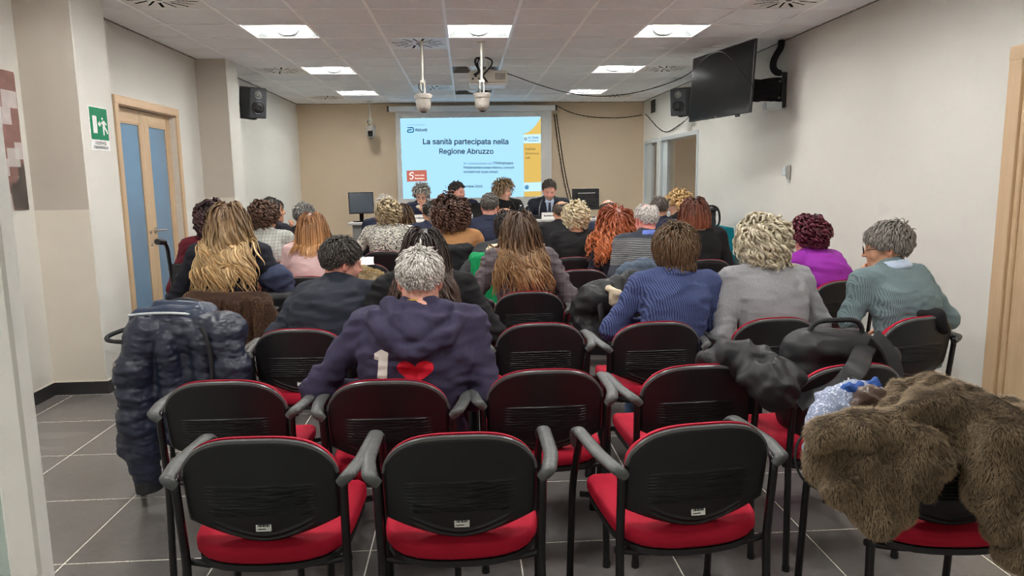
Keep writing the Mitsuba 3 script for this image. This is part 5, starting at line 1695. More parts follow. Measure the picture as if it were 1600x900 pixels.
def glow(name, poly, c, dy, label=None):
    from shapely.geometry import Polygon
    v = np.array([pw(*q, dy) for q in poly])
    pg = Polygon(v[:, [0, 2]])
    a, f = trimesh.creation.triangulate_polygon(pg, engine='earcut')
    m = trimesh.Trimesh(np.c_[a[:, 0], np.full(len(a), YS - dy), a[:, 1]], f, process=False)
    if m.face_normals[:, 1].mean() > 0:
        m.invert()
    mat('m_slide_black', [0.01, 0.01, 0.01], 0.9, 0.05) if 'm_slide_black' not in scene else None
    d = P(m, 'm_slide_black', False)
    lin = np.array(S(*c)) * SLIDE
    d['emitter'] = {'type': 'area', 'radiance': rgb(lin)}
    return part(t, name, d, label)


glow('slide', [(625, 185), (845, 182), (846, 307), (630, 311)], (166, 218, 250), 0.0, 'pale blue projected slide')
cv = [(845, 182.5)] + [(845 - 27.2 * math.sin(a) ** 1.0, 208.5 - 25.5 * math.cos(a) ** 0.72) for a in np.linspace(0.0, PI / 2, 14)][1:]
glow('yellow_band', [(845, 183)] + [(818 + 27 * (1 - u), 208.5 - 25 * (1 - u) ** 1.9) for u in np.linspace(0.08, 1, 12)] + [(818, 210), (845.2, 209.5)], (218, 186, 100), 0.003, 'yellow slide band with a curved corner')
glow('yellow_band', [(818, 224), (845.3, 223.5), (845.5, 284.5), (818.6, 285.3)], (214, 178, 92), 0.003, 'yellow slide band')
glow('yellow_band', [(818.8, 299.4), (845.7, 298.6), (845.9, 306.6), (818.9, 307.6)], (214, 180, 96), 0.003, 'narrow yellow slide band at the bottom')
glow('white_band', [(818, 210), (845.2, 209.5), (845.3, 223.5), (818, 224)], (196, 232, 250), 0.003)
glow('white_band', [(818.6, 285.3), (845.5, 284.5), (845.7, 298.6), (818.8, 299.4)], (190, 228, 250), 0.003)
glow('red_box', [(635.2, 266.6), (666.6, 265.8), (667.2, 283), (635.9, 284)], (186, 104, 90), 0.003, 'terracotta box with a white emblem and two lines of text')
mat('m_slide_ink', S(44, 66, 84), 0.9, 0.05)
mat('m_slide_blue', S(30, 136, 196), 0.9, 0.05)
mat('m_slide_grey', S(82, 112, 132), 0.9, 0.05)


def write(name, text, x0, x1, yb, mk, bold=False, dy=0.004, emit=None):
    """lettering between two picture columns with its base at row yb (rows of the flat screen)"""
    a, b = pw(x0, yb), pw(x1, yb)
    m = meshkit.text_mesh(text, 0.05, 0.0012, bold)
    w_ = np.ptp(np.asarray(m.vertices)[:, 0])
    k = (b[0] - a[0]) / w_
    v = np.asarray(m.vertices).copy()
    v[:, 0] -= v[:, 0].min()
    w2 = np.stack([a[0] + v[:, 0] * k, YS - dy - v[:, 2], a[2] + (b[2] - a[2]) * v[:, 0] / w_ + v[:, 1] * k], 1)
    m2 = trimesh.Trimesh(w2, m.faces, process=False)
    d = P(m2, mk, False)
    if emit:
        d['emitter'] = {'type': 'area', 'radiance': rgb(np.array(S(*emit)) * SLIDE)}
    return part(t, name, d)


write('title_line', 'La sanità partecipata nella', 661, 794.5, 225.2, 'm_slide_ink', True)
write('title_line', 'Regione Abruzzo', 686.5, 771, 240.2, 'm_slide_ink', True)
write('subtitle_line', 'In collaborazione con', 724.5, 769, 257.0, 'm_slide_grey')
write('subtitle_line', 'l’Intergruppo', 771, 802, 256.4, 'm_slide_ink', True)
write('subtitle_line', 'Parlamentare aree interne, comuni', 724.6, 803, 263.4, 'm_slide_ink', True)
write('subtitle_line', 'montani ed isole minori', 724.7, 778, 270.2, 'm_slide_ink', True)
write('date_line', 'L’Aquila', 696.2, 715, 293.6, 'm_slide_grey')
write('date_line', 'dicembre 2025', 719, 754, 293.0, 'm_slide_ink', True)
write('logo_text', 'Abbott', 648.4, 667.6, 205.2, 'm_slide_ink', True)
write('logo_tagline', 'Con il contributo incondizionato di', 636.5, 665, 195.8, 'm_slide_grey')
g_ = [pw(x, y, 0.004) for x, y in ((636.6, 199.6), (646.0, 199.6), (646.0, 206.6), (636.9, 206.8), (636.9, 203.0), (643.5, 202.8))]
part(t, 'logo_mark', P(tube(bend(g_, 0.02), 0.010, 6), 'm_slide_blue', 30))
write('band_text', 'ALTEMS', 825, 841.5, 216.6, 'm_slide_blue', True, 0.006)
write('band_text', 'ADVOCACY', 825, 841.5, 220.8, 'm_slide_blue', True, 0.006)
c_ = pw(821.2, 217.0, 0.006)
part(t, 'band_emblem', P(trimesh.creation.torus(0.022, 0.006, 16, 6).apply_transform(RX(PI / 2)).apply_translation(c_), 'm_slide_grey', 30))
write('band_text', 'Patient', 820.8, 836.5, 234.5, 'm_slide_ink', False, 0.006)
write('band_text', 'Advocacy', 820.8, 841.8, 241.2, 'm_slide_ink', False, 0.006)
write('band_text', 'Lab', 820.8, 828.6, 248.0, 'm_slide_ink', False, 0.006)
c_ = pw(823.2, 292.6, 0.006)
part(t, 'seal', P(cat(trimesh.creation.torus(0.034, 0.006, 20, 6).apply_transform(RX(PI / 2)).apply_translation(c_), xf(trimesh.creation.cylinder(0.022, 0.002, sections=16), RX(PI / 2), c_)), 'm_slide_blue', 30))
write('box_text', 'Senato della', 648.6, 662.8, 274.6, 'm_white_print', True, 0.006, (250, 226, 216))
write('box_text', 'Repubblica', 648.6, 663.0, 279.8, 'm_white_print', True, 0.006, (250, 226, 216))
e_ = [pw(x, y, 0.006) for x, y in ((646.0, 271.2), (641.5, 270.6), (640.2, 273.0), (645.0, 275.0), (645.0, 278.2), (640.4, 278.6))]
dd = P(cat(tube(spline(e_, 24), 0.010, 6)), 'm_white_print', 30)
dd['emitter'] = {'type': 'area', 'radiance': rgb(np.array(S(250, 226, 216)) * SLIDE)}
part(t, 'box_emblem', dd)

# ---- projector under the ceiling
t = thing('projector', 'white ceiling projector with cables above the middle of the room', 'projector')
mat('m_projector', S(222, 218, 204), 0.45, 0.4)
c0 = at_y(733, 110, 8.60)
px0, px1, pz1, pz0 = c0[0], at_y(793, 128, 8.6)[0], c0[2], c0[2] - 0.135
part(t, 'case', P(rbox(px0, px1, 8.60, 8.93, pz0, pz1, 0.012), 'm_projector', False))
part(t, 'under_tray', P(rbox(px0 + 0.01, px1 - 0.01, 8.62, 8.92, pz0 - 0.028, pz0, 0.006), 'm_white_metal', False))
part(t, 'mounting_plate', P(cat(rbox(px0 + 0.06, px1 - 0.16, 8.68, 8.85, pz1, pz1 + 0.02, 0.003), tube([((px0 + px1) / 2, 8.77, pz1), ((px0 + px1) / 2, 8.77, ROOM_H)], 0.022, 12)), 'm_white_metal', 30))
part(t, 'lens', P(xf(lathe([(0, 0), (0.045, 0), (0.045, 0.05), (0.036, 0.055), (0, 0.05)], 20), RX(-PI / 2), (px0 + 0.12, 8.92, (pz0 + pz1) / 2)), 'm_gloss_black', 40))
part(t, 'vent_slots', P(cat([box(px0 + 0.30 + 0.012 * k, px0 + 0.306 + 0.012 * k, 8.5985, 8.601, pz0 + 0.03, pz1 - 0.03) for k in range(10)]), 'm_grille', False))
part(t, 'sockets', P(cat([rbox(px0 + 0.03 + 0.035 * k, px0 + 0.05 + 0.035 * k, 8.597, 8.601, pz0 + 0.03 + 0.03 * (k % 2), pz0 + 0.05 + 0.03 * (k % 2), 0.001) for k in range(5)]), 'm_black_plastic', False))
part(t, 'side_arm', P(rbox(px0 - 0.12, px0, 8.70, 8.74, pz0 + 0.03, pz0 + 0.06, 0.004), 'm_white_metal', False))
xm = (px0 + px1) / 2 - 0.06
for k, (dx, pts) in enumerate(((0, [(xm - 0.05, 8.45, ROOM_H), (xm - 0.09, 8.45, 2.79), (xm - 0.06, 8.5, 2.72), (xm - 0.10, 8.58, 2.66)]), (1, [(xm + 0.02, 8.45, ROOM_H), (xm + 0.10, 8.46, 2.77), (xm + 0.06, 8.5, 2.71), (xm + 0.0, 8.58, 2.65)]),
                               (2, [(xm - 0.03, 8.46, ROOM_H), (xm - 0.05, 8.44, 2.70), (xm + 0.03, 8.46, 2.58), (xm + 0.02, 8.58, 2.60)]))):
    part(t, 'cable', P(tube(spline(pts, 20), 0.009 if k else 0.014, 6), 'm_cable', 40))


# ---- dome cameras on poles
def dome_camera(label, top, zl, zb, sc=1.0):
    t = thing('dome_camera', label, 'camera')
    x, y = top[0], top[1]
    part(t, 'pole', P(tube([(x, y, ROOM_H + 0.002), (x, y, zl + 0.10)], 0.0125 * sc, 12), 'm_beige_plastic', 40))
    part(t, 'ceiling_flange', P(xf(lathe([(0, 0), (0.045, 0), (0.045, 0.006), (0.016, 0.016), (0, 0.016)], 20), RX(PI), (x, y, ROOM_H)), 'm_beige_plastic', 30))
    part(t, 'bracket', P(cat(rbox(x - 0.025, x - 0.012, y - 0.03, y + 0.03, zl - 0.005, zl + 0.125, 0.003), rbox(x + 0.012, x + 0.025, y - 0.03, y + 0.03, zl - 0.005, zl + 0.125, 0.003), rbox(x - 0.03, x + 0.03, y - 0.03, y + 0.03, zl + 0.105, zl + 0.13, 0.004)), 'm_beige_plastic', False))
    part(t, 'cable', P(tube(spline([(x - 0.02, y - 0.02, zl + 0.11), (x - 0.035, y - 0.045, zl + 0.05), (x - 0.005, y - 0.05, zl + 0.01), (x + 0.01, y - 0.02, zl - 0.01)], 16), 0.005, 6), 'm_cable', 40))
    R_ = 0.078 * sc
    hgt = zl - zb
    part(t, 'collar', P(xf(lathe([(0, 0), (R_ * 1.12, 0), (R_ * 1.15, -0.02), (R_ * 1.06, -0.045), (R_ * 0.9, -0.05), (0, -0.05)], 28), None, (x, y, zl)), 'm_camera_grey', 40))
    prof = [(0, -0.045), (R_ * 0.97, -0.046), (R_ * 0.95, -hgt * 0.62), (R_ * 0.86, -hgt * 0.82), (R_ * 0.60, -hgt * 0.95), (R_ * 0.34, -hgt), (0, -hgt)]
    part(t, 'housing', P(xf(lathe(prof, 28), None, (x, y, zl)), 'm_camera_grey', 50))
    part(t, 'lens_window', P(xf(lathe([(0, -hgt + 0.004), (R_ * 0.40, -hgt + 0.004), (R_ * 0.34, -hgt - 0.006), (0, -hgt - 0.012)], 20), None, (x, y, zl)), 'm_gloss_black', 40))
    return t, x, y, R_


dome_camera('left one of the two grey dome cameras hanging from poles before the screen', (-0.399, 7.50, 0), 2.325, 2.150)
dome_camera('right one of the two grey dome cameras hanging from poles, in front of the projector', (0.190, 7.50, 0), 2.330, 2.155)
t, x, y, R_ = dome_camera('small grey dome camera hanging on a pole against the tan wall left of the screen', (-1.612, 12.96, 0), 2.400, 2.200)
part(t, 'camera_window', P(rbox(x - 0.04, x + 0.04, y - R_ * 0.99, y - R_ * 0.5, 2.23, 2.33, 0.01), 'm_gloss_black', False))

# ---- television on its wall arm
t = thing('television', 'large black television on a swivel arm on the right wall', 'television')
pl, pr = np.array([2.585, 8.30]), np.array([2.815, 7.10])
cz = 2.435
mid_ = (pl + pr) / 2
dirv = (pr - pl) / np.linalg.norm(pr - pl)
ang = math.atan2(dirv[1], dirv[0])
A = RZ(ang)       # local x along the screen, local -y faces the room's left side
tilt_ = A @ RX(math.radians(-3))
loc = (mid_[0], mid_[1], cz)
part(t, 'housing', P(xf(cat(rbox(-0.615, 0.615, -0.012, 0.018, -0.350, 0.350, 0.006), rbox(-0.42, 0.42, 0.018, 0.055, -0.24, 0.20, 0.02)), tilt_, loc), 'm_black_plastic', False))
mat('m_tv_glass', S(10, 11, 13), 0.16, 0.35)
part(t, 'screen', P(xf(box(-0.603, 0.603, -0.0135, -0.011, -0.330, 0.338), tilt_, loc), 'm_tv_glass', False))
part(t, 'maker_badge', P(xf(cat(trimesh.creation.cylinder(0.008, 0.004, sections=12)), tilt_ @ RX(PI / 2), (np.array(loc) + (tilt_[:3, :3] @ np.array([-0.02, -0.0135, -0.341])))), 'm_chrome', 40))
part(t, 'foot_bracket', P(xf(rbox(0.34, 0.40, -0.005, 0.02, -0.372, -0.345, 0.004), tilt_, loc), 'm_black_plastic', False))
t = thing('swivel_wall_mount', 'swivel wall mount behind the television, wrapped in black cloth', 'wall mount')
back_ = np.array([mid_[0] + 0.10, mid_[1] + 0.02])
F = Field((2.6, 7.2, 2.1), (3.32, 7.9, 2.66), 0.012)
F.slab(((back_[0] + 3.24) / 2, (back_[1] + 7.47) / 2, 2.345), (0.27, 0.045, 0.105), rot(math.degrees(math.atan2(7.47 - back_[1], 3.24 - back_[0]))), 0.03, k=0.03)
part(t, 'cloth_sleeve', P(folds(F.mesh(), 0.02, 4), 'c_black', True))
part(t, 'wall_plate', P(rbox(3.235, 3.29, 7.40, 7.52, 2.16, 2.51, 0.006), 'm_black_plastic', False))
part(t, 'bolt', P(xf(trimesh.creation.cylinder(0.016, 0.02, sections=12), RY(PI / 2), (3.225, 7.44, 2.26)), 'm_chrome', 40))
part(t, 'bolt', P(xf(trimesh.creation.cylinder(0.016, 0.02, sections=12), RY(PI / 2), (3.225, 7.44, 2.42)), 'm_chrome', 40))
part(t, 'side_box', P(rbox(3.08, 3.25, 7.40, 7.50, 2.145, 2.215, 0.004), 'm_alu', False))
part(t, 'cable_sleeve', P(tube(spline([(3.225, 7.43, 2.50), (3.15, 7.43, 2.56), (3.17, 7.44, 2.66), (3.22, 7.45, 2.74), (3.235, 7.46, ROOM_H)], 30), 0.034, 12), 'c_black', True), 'black cable sleeve curving up to the ceiling')


# ---- loudspeakers
def speaker(label, x, y, z, deg, wall_x):
    t = thing('loudspeaker', label, 'loudspeaker')
    A = RZ(math.radians(deg)) @ RX(math.radians(9))
    loc = (x, y, z)
    mat('m_speaker', S(52, 54, 58), 0.55, 0.35) if 'm_speaker' not in scene else None
    part(t, 'cabinet', P(xf(rbox(-0.115, 0.115, -0.14, 0.14, -0.185, 0.185, 0.010), A, loc), 'm_speaker', False))
    part(t, 'woofer', P(xf(cat(trimesh.creation.torus(0.078, 0.008, 28, 8).apply_transform(RX(PI / 2)), xf(lathe([(0, 0.026), (0.022, 0.022), (0.03, 0.03), (0.07, 0.002), (0.076, 0.004)], 28), RX(PI / 2))), A, np.array(loc) + A[:3, :3] @ np.array([0, -0.141, -0.055])), 'm_black_plastic', 40))
    part(t, 'tweeter', P(xf(cat(trimesh.creation.torus(0.045, 0.006, 24, 8).apply_transform(RX(PI / 2)), xf(lathe([(0, 0.0), (0.012, 0.002), (0.02, 0.012), (0.044, 0.0)], 24), RX(PI / 2))), A, np.array(loc) + A[:3, :3] @ np.array([0, -0.141, 0.105])), 'm_grille', 40))
    s_ = 1 if wall_x > x else -1
    part(t, 'bracket', P(cat(tube([(x, y + 0.03, z - 0.20), (wall_x - s_ * 0.01, y + 0.05, z - 0.16)], 0.018, 10), tube([(x, y + 0.03, z - 0.21), (x, y + 0.03, z - 0.15)], 0.03, 10), rbox(wall_x - s_ * 0.014, wall_x, y, y + 0.10, z - 0.24, z - 0.08, 0.003)), 'm_black_plastic', 30))


speaker('black studio loudspeaker on the left wall beyond the pillar', -2.66, 9.62, 2.475, 42, ROOM_W)
speaker('black studio loudspeaker on the right wall, half behind the television', 3.06, 10.30, 2.515, -34, ROOM_E)


def cable(label, pts, r=0.006, m='m_cable', n=50):
    return single('cable', P(tube(spline(pts, n), r, 6), m, 40), label, 'cable')


cable('short black cable hanging behind the left loudspeaker', [(-2.93, 9.30, ROOM_H), (-2.945, 9.30, 2.66), (-2.94, 9.42, 2.50), (-2.80, 9.60, 2.44)], 0.008)
cable('long thin cable sagging from the projector to the television', [(px1 - 0.01, 8.62, pz1 - 0.03), at_y(850, 135, 8.6), at_y(905, 148, 8.5), at_y(950, 150, 8.4), at_y(1000, 143, 8.2), at_y(1080, 112, 7.6), at_y(1112, 84, 7.1), at_y(1125, 80, 7.02), at_y(1150, 102, 6.98), at_y(1172, 128, 7.0), (2.83, 7.10, 2.32)], 0.005)
cable('thin dark cable along the top of the tan wall right of the screen', [at_y(868, 164, 13.36), at_y(900, 178, 13.37), at_y(950, 184, 13.37), at_y(980, 183, 13.37), at_y(1003, 179, 13.37)], 0.007)
cable('thin dark cable sagging on the right wall below the small grille', [at_x(1008.5, 178, 3.275), at_x(1020, 191, 3.275), at_x(1040, 206, 3.275), at_x(1060, 196, 3.275), (3.20, 10.45, 2.40), (3.10, 10.36, 2.44)], 0.007)
cable('cable hanging down the tan wall just right of the screen', [at_y(866, 178, 13.37), at_y(872, 225, 13.37), at_y(881, 280, 13.37), at_y(888, 312, 13.37)], 0.008)
cable('second cable hanging beside it down the tan wall right of the screen', [at_y(869, 178, 13.385), at_y(876, 225, 13.385), at_y(884, 275, 13.385), at_y(893, 312, 13.385)], 0.008)
t = thing('wall_grille', 'small grey ventilation grille high on the right wall near the corner', 'vent grille')
part(t, 'frame', P(cat(rbox(3.28, 3.29, 12.52, 12.90, 2.55, 2.57, 0.002), rbox(3.28, 3.29, 12.52, 12.90, 2.79, 2.81, 0.002), rbox(3.28, 3.29, 12.52, 12.54, 2.55, 2.81, 0.002), rbox(3.28, 3.29, 12.88, 12.90, 2.55, 2.81, 0.002)), 'm_white_metal', False))
for k in range(9):
    part(t, 'slat', P(xf(rbox(-0.001, 0.012, -0.17, 0.17, -0.0015, 0.0015, 0.0005), RY(0.5), (3.279, 12.71, 2.585 + 0.0256 * k)), 'm_grille', False))
part(t, 'dark_duct', P(box(3.288, 3.2895, 12.54, 12.88, 2.57, 2.79), 'm_void', False))
t = thing('wall_sensor', 'small chrome and white wall sensor alone on the right wall below the television', 'sensor')
part(t, 'box', P(rbox(3.245, 3.29, 7.27, 7.33, 1.47, 1.56, 0.006), 'm_alu', False))
part(t, 'cylinder', P(tube([(3.265, 7.235, 1.44), (3.265, 7.235, 1.575)], 0.022, 14), 'm_chrome', 40))
part(t, 'tip', P(tube([(3.265, 7.235, 1.40), (3.265, 7.235, 1.44)], 0.012, 12), 'm_alu', 40))

# ---- emergency exit sign on the pillar's side
t = thing('exit_sign', 'green emergency exit sign with running figure on the pillar', 'sign')
X0 = -2.58
y0, y1, z0, z1 = 5.292, 5.558, 1.715, 2.020
part(t, 'board', P(box(X0 + 0.0005, X0 + 0.003, y0, y1, z0, z1), 'm_white_print', False))
gz = z0 + 0.075
part(t, 'green_field', P(box(X0 + 0.003, X0 + 0.0036, y0 + 0.008, y1 - 0.008, gz, z1 - 0.008), 'm_green_sign', False))


def sign_poly(pts):
    from shapely.geometry import Polygon
    m = trimesh.creation.extrude_polygon(Polygon(pts).buffer(0), 0.0008, engine='earcut')
    v = np.asarray(m.vertices)
    W_, H_ = (y1 - y0 - 0.016), (z1 - 0.008 - gz)
    return trimesh.Trimesh(np.c_[X0 + 0.0036 + v[:, 2], y0 + 0.008 + v[:, 0] * W_, gz + v[:, 1] * H_], m.faces, process=False)


part(t, 'door_symbol', P(sign_poly([(0.14, 0.20), (0.37, 0.20), (0.37, 0.74), (0.14, 0.74)]), 'm_white_print', False))
part(t, 'arrow_symbol', P(sign_poly([(0.42, 0.50), (0.53, 0.60), (0.53, 0.545), (0.60, 0.545), (0.60, 0.455), (0.53, 0.455), (0.53, 0.40)]), 'm_white_print', False))
hd = [(0.69 + 0.045 * math.cos(a), 0.68 + 0.045 * math.sin(a) * 0.85) for a in np.linspace(0, 2 * PI, 14)[:-1]]
part(t, 'running_figure', P(cat(sign_poly(hd), sign_poly([(0.70, 0.62), (0.80, 0.62), (0.93, 0.52), (0.90, 0.47), (0.82, 0.52), (0.82, 0.44), (0.93, 0.33), (0.98, 0.22), (0.91, 0.20), (0.86, 0.30), (0.77, 0.36), (0.76, 0.16), (0.69, 0.16), (0.69, 0.42), (0.70, 0.52), (0.63, 0.50), (0.61, 0.55), (0.70, 0.60)])), 'm_white_print', False))
for k, tx in enumerate(('USCITA DI', 'EMERGENZA')):
    m = meshkit.text_mesh(tx, 0.02, 0.0006, True)
    v = np.asarray(m.vertices)
    w_ = np.ptp(v[:, 0])
    W_ = (0.15 if k == 0 else 0.20)
    yc = (y0 + y1) / 2
    part(t, 'lettering', P(trimesh.Trimesh(np.c_[X0 + 0.003 + v[:, 2], yc - W_ / 2 + (v[:, 0] - v[:, 0].min()) * W_ / w_, z0 + 0.042 - 0.030 * k + v[:, 1] * 1.0], m.faces, process=False), 'm_ink', False))


# ---- poster on the near left wall: photograph of a stone wall, flat print
def poster_color(p, n, uv):
    j = dr.floor(p.z / 0.11)
    i = dr.floor(p.y / 0.16 + 0.5 * (j - 2 * dr.floor(j / 2)))
    r = cell_rand(i, j, 1)
    base = mix(S(196, 186, 184), S(138, 104, 98), smoothstep(0.5, 0.62, r))
    low = 1 - smoothstep(1.58, 1.66, p.z)
    dark = mix(S(96, 88, 82), S(48, 46, 48), fbm(p.x, p.y * 9, p.z * 5, 3))
    win = smoothstep(0.01, 0.0, dr.abs(p.y - 5.02) - 0.06) * smoothstep(0.01, 0.0, dr.abs(p.z - 1.66) - 0.055)
    c = mix(base * (0.8 + 0.4 * fbm(p.x, p.y * 14, p.z * 14, 3)), dark, low * smoothstep(0.35, 0.6, noise(p.y * 8, p.z * 7)))
    return mix(c, mi.Color3f(S(208, 206, 202)), win * 0.7)
mat('m_poster', poster_color, 0.35, 0.4)
single('poster', P(box(ROOM_W + 0.001, ROOM_W + 0.005, 4.35, 5.125, 1.315, 2.215), 'm_poster', False), 'tall poster of an old stone facade on the near left wall', 'poster')

# ---- table with teal cloth and the bag on it
t = thing('cloth_table', 'small table under a teal cloth at the right wall', 'table')
mat('m_teal_cloth', lambda p, n, uv: mix(S(22, 130, 146), S(14, 108, 124), fbm(p.x * 9, p.y * 9, p.z * 3, 3)), 0.8, 0.2)
tx0, tx1, ty0, ty1, tz = 2.42, 3.16, 8.42, 9.0, 0.865
for x in (tx0 + 0.06, tx1 - 0.06):
    for y in (ty0 + 0.06, ty1 - 0.06):
        part(t, 'leg', P(rbox(x - 0.02, x + 0.02, y - 0.02, y + 0.02, 0.0 if y < 8.8 else 0.17, tz - 0.03, 0.003), 'm_black_plastic', False))
part(t, 'table_top', P(rbox(tx0 + 0.01, tx1 - 0.01, ty0 + 0.01, ty1 - 0.01, tz - 0.03, tz - 0.006, 0.004), 'm_desk_top', False))
n_ = 160
a = np.linspace(0, 1, n_, endpoint=False)
per = []
for u in a:
    L4 = u * 4
    s_, f_ = int(L4), L4 - int(L4)
    per.append([(tx0 + (tx1 - tx0) * f_, ty0), (tx1, ty0 + (ty1 - ty0) * f_), (tx1 - (tx1 - tx0) * f_, ty1), (tx0, ty1 - (ty1 - ty0) * f_)][s_])
per = np.array(per)
cen_ = np.array([(tx0 + tx1) / 2, (ty0 + ty1) / 2])
rows = []
for zf in np.linspace(0, 1, 12):
    amp = 0.022 * zf ** 0.7
    wv = amp * (np.sin(a * 2 * PI * 13 + 1.3 * np.sin(a * 2 * PI * 3)) + 0.4 * np.sin(a * 2 * PI * 29))
    dv = per - cen_
    dv = dv / np.linalg.norm(dv, axis=1, keepdims=True)
    q = per + dv * (0.004 + wv + amp)[:, None]
    rows.append(np.c_[q, np.full(n_, tz - zf * (tz - 0.19))])
v = np.vstack(rows + [np.r_[cen_, tz][None]])
k = np.arange(n_)
f = [np.stack([k, (k + 1) % n_, np.full(n_, 12 * n_)], 1)]
for r in range(11):
    f += [np.stack([r * n_ + k, (r + 1) * n_ + k, (r + 1) * n_ + (k + 1) % n_], 1), np.stack([r * n_ + k, (r + 1) * n_ + (k + 1) % n_, r * n_ + (k + 1) % n_], 1)]
part(t, 'tablecloth', P(trimesh.Trimesh(v, np.vstack(f), process=False), 'm_teal_cloth', 40))
t = thing('shoulder_bag', 'grey and black shoulder bag on the teal cloth table', 'bag')
F = Field((2.48, 8.45, 0.84), (3.14, 8.9, 1.14), 0.011)
F.slab((2.80, 8.64, 0.965), (0.20, 0.10, 0.098), rot(-8), 0.04)
part(t, 'body', P(folds(F.mesh(), 0.012, 8), 'c_charcoal', True))
F = Field((2.48, 8.42, 0.84), (3.14, 8.95, 1.18), 0.010)
F.slab((2.80, 8.63, 1.06), (0.212, 0.112, 0.022), rot(-8) @ rot(0, 0, -6), 0.016)
part(t, 'flap', P(F.mesh(), 'm_black_plastic', True))
part(t, 'strap', P(flat_tube(spline([(2.62, 8.54, 1.06), (2.80, 8.50, 1.11), (2.99, 8.52, 1.10), (3.04, 8.56, 1.0), (3.03, 8.56, 0.90), (2.97, 8.54, 0.875)], 40), np.full(40, 0.012), np.full(40, 0.012), 8), 'm_black_plastic', 40))

# ================================================================== coats, bags and the wheelchair
def soft(name, label, category, mk, lo, hi, h, build, fold=0.012, seed=1, freq=(9, 9, 14), part_name=None, group=None, post=None):
    F = Field(lo, hi, h)
    build(F)
    m = relax(F.mesh(), 1, 0.4)
    if fold:
        m = folds(m, fold, seed, None, freq)
    if post:
        m = post(m)
    t = thing(name, label, category, group)
    part(t, part_name or 'cloth', P(m, mk, True))
    return t, m


def fur(t, m, n, c0, c1, length, seed, fall=0.6, wid=0.0012, label=None):
    rng = np.random.RandomState(seed)
    v, f = np.asarray(m.vertices), np.asarray(m.faces)
    nrm = vnormals(m)
    a = np.linalg.norm(np.cross(v[f[:, 1]] - v[f[:, 0]], v[f[:, 2]] - v[f[:, 0]]), axis=1)
    k = rng.choice(len(f), n, p=a / a.sum())
    b = rng.dirichlet((1, 1, 1), n)
    p = (v[f[k]] * b[:, :, None]).sum(1)
    q = unit_rows((nrm[f[k]] * b[:, :, None]).sum(1))
    flow = np.array([0, 0, -1.0]) + 0.5 * np.stack([meshkit.noise(p * 9 + j * 5.1, seed + j) - 0.5 for j in range(3)], 1)
    flow = flow - q * (flow * q).sum(1, keepdims=True)
    d = unit_rows(q * (1 - fall) + unit_rows(flow) * fall + rng.normal(0, 0.16, q.shape))
    s = unit_rows(np.cross(d, q + rng.normal(0, 0.3, q.shape)))
    L = length * (0.6 + 0.8 * rng.uniform(0, 1, n))[:, None]
    w = wid
    V = np.stack([p - s * w - q * 0.002, p + s * w - q * 0.002, p + d * L * 0.6 + s * w * 0.6, p + d * L + q * 0.001], 1).reshape(-1, 3)
    i = np.arange(n) * 4
    Fc = np.vstack([np.stack([i, i + 1, i + 2], 1), np.stack([i, i + 2, i + 3], 1)])
    patch = meshkit.fbm(p * 7, 3, seed)[:, None]
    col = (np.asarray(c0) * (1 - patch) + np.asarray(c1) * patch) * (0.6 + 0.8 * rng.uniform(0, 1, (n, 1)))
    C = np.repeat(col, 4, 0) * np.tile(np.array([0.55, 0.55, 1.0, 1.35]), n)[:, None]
    key = part(t, 'fur_pile', mikit.ply(trimesh.Trimesh(V, Fc, process=False), 'm_fur', smooth=False, color=np.clip(C, 0, 1)))
    labels[key] = {'kind': 'stuff', **({'label': label} if label else {})}


mat('m_fur', VC, 0.6, 0.25)
mat('m_puffer', lambda p, n, uv: mix(S(38, 44, 62), S(27, 31, 46), fbm(p.x * 20, p.y * 20, p.z * 20, 3)), 0.42, 0.45)
mat('m_navy_leather', lambda p, n, uv: mix(S(44, 56, 78), S(34, 44, 64), fbm(p.x * 40, p.y * 40, p.z * 40, 3)), 0.36, 0.5)
mat('m_black_nylon', lambda p, n, uv: mix(S(42, 43, 46), S(31, 32, 34), fbm(p.x * 24, p.y * 24, p.z * 24, 3)), 0.5, 0.35)
cloth('c_fur_brown', S(62, 44, 34), S(44, 30, 24))
cloth('c_fur_taupe', S(70, 58, 46), S(46, 38, 30))
cloth('c_green', S(24, 150, 92), S(16, 124, 74), rough=0.8)
cloth('c_navy_coat', S(62, 70, 94), S(48, 54, 76))
cloth('c_quilt_blue', S(92, 106, 122), S(74, 86, 102))
mat('m_glitter', lambda p, n, uv: mix(S(126, 138, 166), S(206, 212, 226), smoothstep(0.60, 0.74, noise(p.x * 260, p.y * 260, p.z * 260))), 0.5, 0.5)
mat('m_royal_blue', S(40, 78, 150), 0.55, 0.35)
mat('m_brown_leather', lambda p, n, uv: mix(S(104, 84, 74), S(72, 57, 50), fbm(p.x * 30, p.y * 30, p.z * 30, 3)), 0.35, 0.5)
mat('m_button', S(176, 160, 134), 0.4, 0.4)


def q3(px, py, y):
    return at_y(px, py, y)


# ---- navy puffer jacket over the aisle chair
def quilt(m):
    v, n = np.asarray(m.vertices), vnormals(m)
    w = meshkit.noise(v * 7, 4) * 0.04
    u1 = (v[:, 2] + w) / 0.072
    u2 = (v[:, 0] + 0.5 * v[:, 1] + w) / 0.11 + 0.5 * (np.floor(u1) % 2)
    d = 0.0085 * (np.abs(np.sin(PI * u1)) ** 0.35) * (np.abs(np.sin(PI * u2)) ** 0.30) + 0.009 * (meshkit.noise(v * np.array([20, 20, 45]), 9) - 0.5) + 0.006 * (meshkit.noise(v * np.array([45, 45, 90]), 19) - 0.5)
    return trimesh.Trimesh(v + n * d[:, None], m.faces, process=False)


